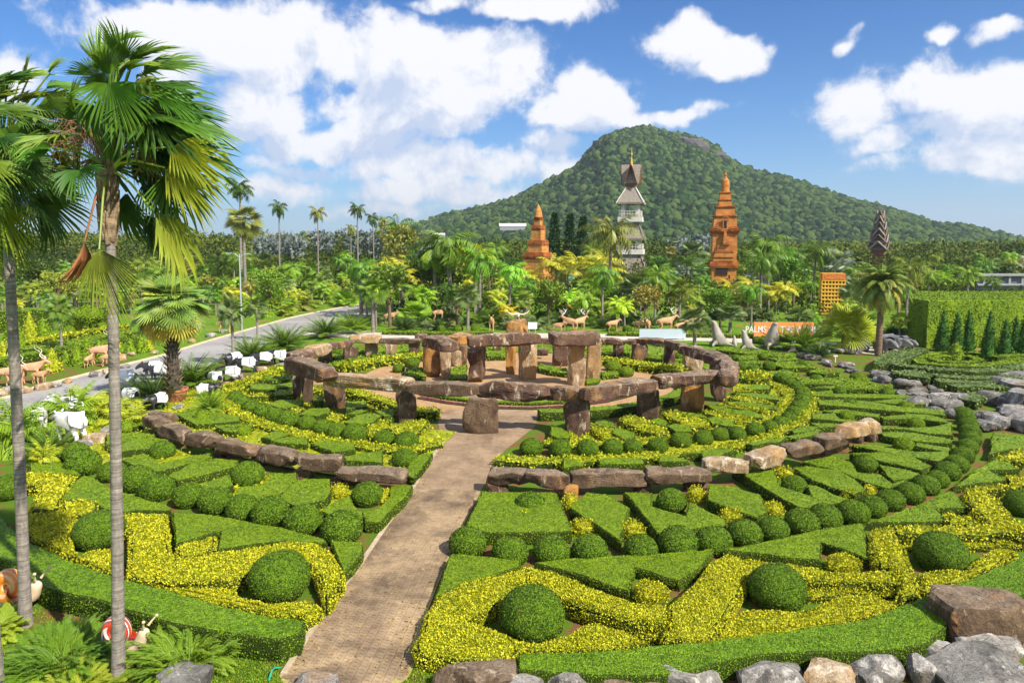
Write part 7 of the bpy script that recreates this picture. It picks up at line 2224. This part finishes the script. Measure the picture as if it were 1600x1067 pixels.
# sprinkler and hose ends
b = G(1305, 566); root = empty('sprinkler', b); tag(root, 'small pale sprinkler post on the lawn by the rocks', 'sprinkler')
mb = MB(); tube(mb, [(0, 0, 0), (0, 0, .5)], .05, 6); mb.build('post', M_ROOFW, root); mb = MB(); box(mb, (0, 0, .53), (.35, .12, .09)); mb.build('head', M_ROOFW, root)
h0 = [G(438, 1046), G(430, 1052) + Vector((0, 0, .1)), G(425, 1058) + Vector((0, 0, .12)), G(420, 1066)]
mb = MB(); tube(mb, [p + Vector((0, 0, .05)) for p in h0], .022, 6); tag(mb.build('garden_hose', simple('green_hose', (.03, .35, .20), .35)), 'green garden hose end lying at the foot of the path', 'hose')

# ------------------------------------------------------------------ animals
def skin_mesh(name, joints, edges, sub=2, root=0, mats=(), matfn=None):
    """joints: list of (x, y, z, rx, ry)"""
    me = bpy.data.meshes.new(name); me.from_pydata([j[:3] for j in joints], edges, [])
    o = bpy.data.objects.new(name, me); COL.objects.link(o)
    mod = o.modifiers.new('s', 'SKIN'); mod.use_smooth_shade = True
    for i, j in enumerate(joints):
        sv = me.skin_vertices[0].data[i]; sv.radius = (j[3], j[4] if len(j) > 4 else j[3]); sv.use_root = (i == root)
    su = o.modifiers.new('u', 'SUBSURF'); su.levels = sub; su.render_levels = sub
    dg = bpy.context.evaluated_depsgraph_get(); dg.update()
    out = bpy.data.meshes.new_from_object(o.evaluated_get(dg))
    bpy.data.objects.remove(o); bpy.data.meshes.remove(me)
    out.name = name; out.materials.clear()
    for m in mats: out.materials.append(m)
    for p in out.polygons:
        p.use_smooth = True
        p.material_index = matfn(p.center) if matfn else 0
    return out

def quadruped(name, L, H, br, neck=(.3, .35), head=.28, muzzle=.3, lr=.06, tail=.2, belly=1.0, nose_down=.12, mats=(), matfn=None, ear=.08, headr=.1, graze=0.0, hump=0.0):
    """facing +x, feet on z=0, back at height H"""
    hz_ = H - br; j = []; e = []
    def a(x, y, z, r1, r2=None): j.append((x, y, z, r1, r2 or r1)); return len(j) - 1
    def c(*q):
        for i in range(len(q) - 1): e.append((q[i], q[i + 1]))
    pel = a(-L * .36, 0, hz_, br * .85, br * .92); mid = a(-L * .02, 0, hz_ - br * .08, br * belly, br * belly); sh = a(L * .32, 0, hz_ + hump, br * .88, br * 1.0)
    rump = a(-L * .48, 0, hz_ - br * .1, br * .5, br * .6)
    c(mid, pel, rump); c(mid, sh)
    nb = a(L * .32 + neck[0] * .5, 0, hz_ + neck[1] * .55 - graze * .3, br * .55, br * .6); hd = a(L * .32 + neck[0], 0, hz_ + neck[1] - graze, headr * 1.05, headr * 1.15)
    mz = a(L * .32 + neck[0] + head, 0, hz_ + neck[1] - nose_down - graze, headr * .62, headr * .7); ms = a(L * .32 + neck[0] + head + muzzle * .3, 0, hz_ + neck[1] - nose_down * 1.6 - graze, headr * .42, headr * .45)
    c(sh, nb, hd, mz, ms)
    for sg in (-1, 1):
        y = br * .55 * sg
        s1 = a(L * .30, y, hz_ - br * .55, lr * 1.9, lr * 1.7); s2 = a(L * .31, y, hz_ * .48, lr * 1.0); s3 = a(L * .30, y, hz_ * .12, lr * .75); s4 = a(L * .33, y, lr * .5, lr * .95, lr * .7)
        c(sh, s1, s2, s3, s4)
        h1 = a(-L * .33, y, hz_ - br * .45, lr * 2.2, lr * 2.0); h2 = a(-L * .27, y, hz_ * .55, lr * 1.3); h3 = a(-L * .40, y, hz_ * .34, lr * .85); h4 = a(-L * .37, y, hz_ * .1, lr * .75); h5 = a(-L * .34, y, lr * .5, lr * .95, lr * .7)
        c(pel, h1, h2, h3, h4, h5)
    if tail:
        t1 = a(-L * .56, 0, hz_ + br * .2, lr * .5); t2 = a(-L * .60, 0, hz_ - tail, lr * .3); c(rump, t1, t2)
    me = skin_mesh(name, j, e, 3, mid, mats, matfn)
    hp = (L * .32 + neck[0], hz_ + neck[1] - graze)
    return me, hp, headr

def ear_mb(hp, hr, s, y):
    mb = MB(); lathe(mb, [(.001, s), (s * .35, s * .5), (s * .28, 0)], 6)
    mb2 = MB(); M = Matrix.Translation((hp[0] - hr * .5, y, hp[1] + hr * .8)) @ Matrix.Rotation(-.5 if y > 0 else .5, 4, 'X'); mb2.merge(mb, M); return mb2

M_TAPB = simple('tapir_black_paint', (.035, .035, .04), .4, .2, 5, .1, .01, .4)
M_TAPW = simple('tapir_white_paint', (.80, .80, .80), .45, .06, 4, .1, .01, .4)
M_WHT = simple('white_statue_paint', (.76, .75, .72), .5, .12, 4, .25, .03, .4)
M_TAN = simple('tan_statue_paint', (.50, .30, .15), .6, .22, 5, .2, .02, .3)
M_PINK = simple('terracotta_antelope_paint', (.60, .33, .19), .5, .2, 5, .2, .02, .3)
M_CREAM = simple('cream_paint', (.68, .52, .34), .5, .12, 4)
M_HORN = simple('pale_horn_paint', (.70, .62, .50), .5, .1, 6)
M_HIPPO = simple('hippo_grey_paint', (.17, .17, .175), .45, .25, 5, .2, .02, .4)
M_SEAL = simple('sea_lion_grey_paint', (.33, .29, .25), .5, .15, 4, .15, .02, .4)

def make_tapir():
    root = empty('tapir_statue')
    me, hp, hr = quadruped('body', 1.35, 1.0, .31, (.30, .10), .26, .28, .075, .08, 1.08, .18, (M_TAPB, M_TAPW), lambda c: 1 if (-.62 < c.x < .24 and c.z > .36) else 0, headr=.15)
    link('body', me, root)
    for y in (-.11, .11): ear_mb(hp, hr, .13, y).build('ear', M_TAPB, root)
    return root
TP = [(1120 / 2.963, 575, 0, 'nope')]
def statue(proto_, first, px, py, rz, s, lab, cat, group, zz=0.0, behind=0):
    b = G(px, py); loc = (b.x, b.y + behind, zz)
    o = proto_ if first else copy_tree(proto_, loc, rz, s)
    if first: o.location = loc; o.rotation_euler = (0, 0, rz); o.scale = (s, s, s)
    return tag(o, lab, cat, group)
tap = make_tapir()
TAP = [(386, 582, PI, 1.15, 'black and white tapir statue in profile facing left, beside the pale trunked fan palm'), (360, 598, PI + .2, 1.15, 'black and white tapir statue facing left on the rocks above the lime hedge'),
       (335, 606, PI * .8, 1.1, 'black and white tapir statue climbing left behind the light green cycad'), (247, 640, PI * 1.35, .95, 'black and white tapir statue standing left of the terracotta pot'),
       (195, 606, PI, 1.2, 'black and white tapir statue on the road side, facing left in shade'), (203, 634, PI * .85, 1.1, 'white tapir statue beside the nearer palm trunk'), (240, 588, PI * 1.1, 1.1, 'tapir statue half hidden behind the dark cycad'),
       (365, 574, PI * 1.3, 1.15, 'black and white tapir statue right under the grey green fan palm'), (412, 572, PI * 1.1, 1.1, 'white rumped tapir statue lying beside the cycads'), (436, 570, PI * .95, 1.15, 'black headed tapir statue closest to the stone circle'),
       (322, 622, 0.2, .9, 'tapir statue peeping between the cycads right of the pot'), (250, 594, PI, 1.1, 'second tapir statue hidden behind the dark cycad')]
for i, (px, py, rz, s, lab) in enumerate(TAP):
    statue(tap, i == 0, px, py, rz, s, lab, 'tapir statue', 'black and white tapir statues', .04)
def make_white():
    root = empty('white_animal_statue')
    me, hp, hr = quadruped('body', 1.75, 1.55, .42, (.38, .16), .30, .3, .13, .2, 1.06, .16, (M_WHT,), None, headr=.22)
    link('body', me, root)
    for y in (-.17, .17): ear_mb(hp, hr, .16, y).build('ear', M_WHT, root)
    return root
wa = make_white()
for i, (px, py, rz, s, lab) in enumerate([(112, 690, PI * .88, .98, 'white animal statue in front of its pair, facing left'), (104, 662, PI * .97, 1.0, 'white animal statue at the back, on the rocks'), (60, 676, PI * .6, .85, 'small white animal statue half hidden by the spiky palm bush')]):
    statue(wa, i == 0, px, py, rz, s, lab, 'animal statue', 'white animal statues')
def horn_spiral(x, z, y, L, n, amp, lean=.4):
    return [(x - lean * L * t + amp * math.cos(t * n), y * (1 + t * 1.6) + amp * math.sin(t * n) * (1 if y > 0 else -1), z + L * t) for t in np.linspace(0, 1, 16)]
def make_antelope(kind):
    root = empty('antelope_statue' if kind != 'elk' else 'elk_statue')
    m = M_PINK if kind == 'kudu' else M_TAN
    me, hp, hr = quadruped('body', 1.35, 1.3 if kind != 'fawn' else 1.2, .27, (.36, .42), .26, .2, .052, .25, 1.0, .14, (m,), None, headr=.115, hump=.03 if kind != 'elk' else .1)
    link('body', me, root)
    for y in (-.09, .09): ear_mb(hp, hr, .16, y * 1.6).build('ear', m, root)
    if kind == 'kudu':
        for y in (-.07, .07):
            mb = MB(); P = horn_spiral(hp[0] - .02, hp[1] + .08, y, .85, 11, .07, .5); tube(mb, P, [.035 * (1 - .8 * i / 15) for i in range(16)], 6); mb.build('horn', M_HORN, root)
    if kind == 'elk':
        for sg in (-1, 1):
            mb = MB(); P = [(hp[0] - .02, .06 * sg, hp[1] + .08), (hp[0] - .15, .25 * sg, hp[1] + .22), (hp[0] - .2, .42 * sg, hp[1] + .4), (hp[0] - .1, .5 * sg, hp[1] + .6)]
            tube(mb, P, [.04, .035, .028, .012], 6)
            for t in (1, 2):
                q = P[t]; tube(mb, [q, (q[0] + .28, q[1] + .05 * sg, q[2] + .28)], [.028, .01], 5); tube(mb, [q, (q[0] - .1, q[1] + .2 * sg, q[2] + .22)], [.025, .01], 5)
            mb.build('antler', M_HORN, root)
    return root
kudu = make_antelope('kudu'); plain = make_antelope('fawn'); elk = make_antelope('elk')
KU = [(kudu, 1, 50, 600, .15, 1.15, 'terracotta antelope statue with long spiral horns, biggest of the roadside herd'), (kudu, 0, 24, 606, -.2, 1.0, 'terracotta antelope statue with horns at the left edge of the herd'),
      (kudu, 0, 8, 604, .2, 1.0, 'terracotta antelope statue cut off by the left palm trunk'), (plain, 1, 62, 600, .1, .75, 'small hornless terracotta antelope statue in front of the herd'),
      (kudu, 0, 158, 570, .1, 1.2, 'terracotta antelope statue behind the nearer palm trunk, horns to the right'), (plain, 0, 170, 573, .2, .85, 'hornless terracotta antelope statue right of the nearer palm trunk'),
      (plain, 0, 139, 574, PI * .5, .75, 'lying terracotta antelope statue left of the nearer palm trunk')]
for p_, f_, px, py, rz, s, lab in KU: statue(p_, f_ == 1, px, py, rz, s, lab, 'antelope statue', 'terracotta antelope statues')
EL = [(elk, 1, 1082, 521, .1, 1.25, 'tan elk statue with antlers at the right of the far herd'), (elk, 0, 1040, 521, .15, 1.35, 'tan antlered elk statue, largest of the far herd'), (plain, 0, 1062, 520, .3, .9, 'small tan calf statue between two elk'), (plain, 0, 1012, 520, -PI / 2 - .3, 1.15, 'tan animal statue facing the garden, left of the largest elk'),
      (plain, 0, 997, 519, -PI / 2 + .4, 1.0, 'tan hornless animal statue at the left of the far herd'), (plain, 0, 957, 518, PI * .1, 1.0, 'tan resting animal statue behind the right trilithon'), (elk, 0, 905, 519, PI * .2, 1.2, 'tan elk statue right above the right trilithon'),
      (elk, 0, 890, 519, PI * .85, 1.2, 'antlered statue facing left above the right trilithon'), (plain, 0, 872, 520, -.4, .9, 'brown animal statue lying left of the antlered pair'), (plain, 0, 768, 518, -PI / 2, 1.25, 'tan animal statue behind the long central lintel'),
      (plain, 0, 610, 506, 0, 1.1, 'tan animal statue near the lush drooping palm, first from the left'), (plain, 0, 636, 502, .3, 1.1, 'tan animal statue, second from the left in the shaded group'), (elk, 0, 685, 502, .3, 1.1, 'tan antlered statue, third in the shaded group'), (plain, 0, 705, 506, .3, .9, 'tan animal statue, rightmost of the shaded group'),
      (kudu, 0, 352, 520, .2, 1.1, 'pale antelope statue at the road verge behind the palm crown')]
for p_, f_, px, py, rz, s, lab in EL: statue(p_, f_ == 1, px, py, rz, s, lab, 'animal statue', 'tan animal statues behind the concrete road')
# horned buffalo head and back on the boulder
root = empty('buffalo_statue', G(808, 526) + Vector((0, .3, 1.72)), -PI / 2 + .15); tag(root, 'white horned buffalo statue lying on the reddish boulder', 'animal statue')
me, hp, hr = quadruped('body', 1.2, .75, .28, (.26, .12), .2, .2, .06, .1, 1, .1, (M_CREAM,), None, headr=.16); link('body', me, root)
for sg in (-1, 1):
    mb = MB(); tube(mb, [(hp[0], .1 * sg, hp[1] + .1), (hp[0], .55 * sg, hp[1] + .05), (hp[0], 1.0 * sg, hp[1] + .25), (hp[0], 1.25 * sg, hp[1] + .55)], [.08, .075, .055, .015], 7); mb.build('horn', M_HORN, root)
# hippos
hip = empty('hippo_statue'); me, hp, hr = quadruped('body', 1.7, 1.25, .48, (.40, .02), .38, .3, .13, .1, 1.1, .16, (M_HIPPO,), None, headr=.27); link('body', me, hip)
for y in (-.2, .2): ear_mb(hp, hr, .12, y).build('ear', M_HIPPO, hip)
for i, (px, py, rz, s, lab) in enumerate([(1382, 552, -PI / 2 + .1, 1.25, 'dark grey hippo statue touching the phoenix palm trunk'), (1398, 548, -PI / 2 + .5, 1.15, 'hippo statue behind the first one'), (1416, 546, -PI / 2 + .2, .95, 'grey hippo statue alone by the tall hedge wall'), (1345, 545, PI, .9, 'hippo statue in shade behind the rocks')]):
    statue(hip, i == 0, px, py, rz, s, lab, 'hippo statue', 'grey hippo statues')
# sea lions
def make_sealion():
    root = empty('sea_lion_statue')
    J = [(-.75, 0, .12, .07, .05), (-.45, 0, .22, .22, .2), (0, 0, .45, .44, .42), (.22, 0, .95, .40, .38), (.34, 0, 1.40, .27, .26), (.40, 0, 1.70, .18, .18), (.62, 0, 1.80, .10, .09),
         (.42, .38, .25, .08, .12), (.60, .55, .05, .05, .14), (.42, -.38, .25, .08, .12), (.60, -.55, .05, .05, .14), (-1.0, .18, .06, .04, .09), (-1.0, -.18, .06, .04, .09)]
    E_ = [(0, 1), (1, 2), (2, 3), (3, 4), (4, 5), (5, 6), (2, 7), (7, 8), (2, 9), (9, 10), (0, 11), (0, 12)]
    link('body', skin_mesh('body', J, E_, 2, 2, (M_SEAL,)), root); return root
sl = make_sealion()
for i, (px, py, rz, s, lab) in enumerate([(1124, 541, PI * .97, 1.35, 'largest upright sea lion statue beside the far right lintels'), (1204, 545, -PI * .45, 1.4, 'sea lion statue facing the garden, body upright, below the orange sign'), (1168, 546, PI * .95, 1.0, 'sea lion statue leaning left between two upright ones'), (1148, 541, PI * .5, .55, 'baby sea lion statue next to the largest one'), (1238, 550, PI * .1, .55, 'small sea lion statue lying by the cycads')]):
    statue(sl, i == 0, px, py, rz, s, lab, 'sea lion statue', 'sea lion statues')

# snails
def stripe_mat(name, a, b, c, n=5):
    m, nt = mat(name); t = NT(nt); v = t.coord('Object')
    sp = t.new('ShaderNodeSeparateXYZ'); t.L.new(v, sp.inputs[0])
    an = t.math('ARCTAN2', sp.outputs[2], sp.outputs[0]); rr = t.math('SQRT', t.math('ADD', t.math('MULTIPLY', sp.outputs[0], sp.outputs[0]), t.math('MULTIPLY', sp.outputs[2], sp.outputs[2])))
    f = t.math('FRACT', t.math('MULTIPLY', t.math('MULTIPLY_ADD', an, .12, t.math('MULTIPLY', t.math('ABSOLUTE', sp.outputs[1]), 4.0)), 1.0))
    f2 = t.math('FRACT', t.math('MULTIPLY', t.math('ABSOLUTE', sp.outputs[1]), n * 2.0))
    col = t.ramp(f2, [(0, a), (.35, a), (.38, b), (.6, b), (.63, c), (1, c)])
    for e in col.node.color_ramp.elements: pass
    col.node.color_ramp.interpolation = 'CONSTANT'
    t.out(col, .25, .5, None, None, 0, .4); return m
def snail(px, py, rz, s, shellm, lab):
    b = G(px, py); root = empty('snail_statue', b, rz); root.scale = (s, s, s); tag(root, lab, 'snail statue', 'giant snail statues')
    J = [(-.75, 0, .06, .10, .04), (-.35, 0, .12, .24, .10), (.15, 0, .16, .26, .14), (.48, 0, .36, .19, .2), (.58, 0, .62, .16, .17), (.66, 0, .80, .15, .13)]
    body = link('body', skin_mesh('body', J, [(i, i + 1) for i in range(5)], 2, 2, (M_CREAM if shellm != 'x' else M_CREAM,)), root)
    for y, dx in ((-.09, .02), (.09, .06)):
        mb = MB(); tube(mb, [(.68, y, .86), (.70 + dx, y * 1.6, .98), (.74 + dx * 2, y * 2.2, 1.10)], [.035, .026, .022], 8); lathe(mb, [(.001, -.045), (.04, -.02), (.045, .0), (.035, .03), (.001, .045)], 8, (.745 + dx * 2, y * 2.2, 1.11)); mb.build('eye_stalk', M_CREAM, root)
    mb = MB(); V = []; F = []; n = 90; sd = 12
    for i in range(n + 1):
        t = i / n; a = t * 2 * PI * 2.4; R_0 = .34 * math.exp(-t * 1.5); q = .30 * math.exp(-t * 1.25)
        cx, cz = R_0 * math.cos(-a - .6), R_0 * math.sin(-a - .6); side = .02 + .26 * t
        for k in range(sd):
            g = 2 * PI * k / sd; rr = q * math.cos(g)
            V.append((cx + rr * math.cos(-a - .6), side * 0 + q * 1.15 * math.sin(g) * (1 - .3 * t), cz + rr * math.sin(-a - .6)))
    for i in range(n):
        for k in range(sd):
            k2 = (k + 1) % sd; F.append((i * sd + k, i * sd + k2, (i + 1) * sd + k2, (i + 1) * sd + k))
    mb.add(V, F); mb.build('shell', shellm, root, smooth=True, loc=(-.22, 0, .62))
M_SH1 = stripe_mat('orange_shell', (.80, .24, .03), (.80, .24, .03), (.80, .45, .20)); M_SH2 = stripe_mat('red_striped_shell', (.62, .06, .02), (.80, .72, .66), (.16, .05, .06))
snail(30, 948, R_(-12), 1.0, M_SH1, 'giant snail statue with a plain orange shell at the left edge')
snail(198, 1020, R_(-14), .88, M_SH2, 'giant snail statue with a red and white striped shell behind the nearer trunk')

# rocks at the left verges
rl = random.Random(4)
LR = [(150, 692, 34), (128, 700, 30), (140, 660, 26), (170, 676, 22), (60, 690, 24), (178, 700, 22), (330, 632, 20), (352, 606, 20), (372, 592, 18), (205, 640, 16), (280, 640, 18), (408, 580, 16), (440, 575, 18), (448, 568, 22),
      (20, 612, 24), (40, 613, 20), (70, 608, 22), (88, 604, 16), (105, 598, 14), (150, 588, 18), (172, 583, 18), (195, 575, 14), (190, 562, 18), (205, 556, 14), (240, 553, 12), (0, 618, 20), (330, 526, 14), (300, 535, 12), (350, 520, 12)]
for i, (x, y, w) in enumerate(sorted(LR)):
    b = G(x, y); s = w * b.y / FPX * 1.2
    o = link('rock', rockmesh('rock', (1, .8, .55), 800 + i % 6, [S_PALE, S_ROCK][i % 2], 3, .5, .05), None, (b.x, b.y, .14 * s), rl.uniform(0, 6), s)
    tag(o, 'pale rock among the statues at the road side, %s from the left' % ordn(i), 'rock', 'pale rocks at the road side')
# ------------------------------------------------------------------ air: one even haze over the whole scene
mh, nt = mat('haze_air'); tt_ = NT(nt)
pv = tt_.new('ShaderNodeVolumePrincipled'); pv.inputs['Color'].default_value = (.80, .88, 1.0, 1); pv.inputs['Density'].default_value = 0.00013; pv.inputs['Anisotropy'].default_value = 0.2
ov = tt_.new('ShaderNodeOutputMaterial'); tt_.L.new(pv.outputs[0], ov.inputs['Volume'])
mb = MB(); box(mb, (0, 2900, 128.5), (12400, 6400, 259))
hz_o = mb.build('haze', mh); hz_o['kind'] = 'stuff'; hz_o['label'] = 'thin bluish haze over the whole valley'
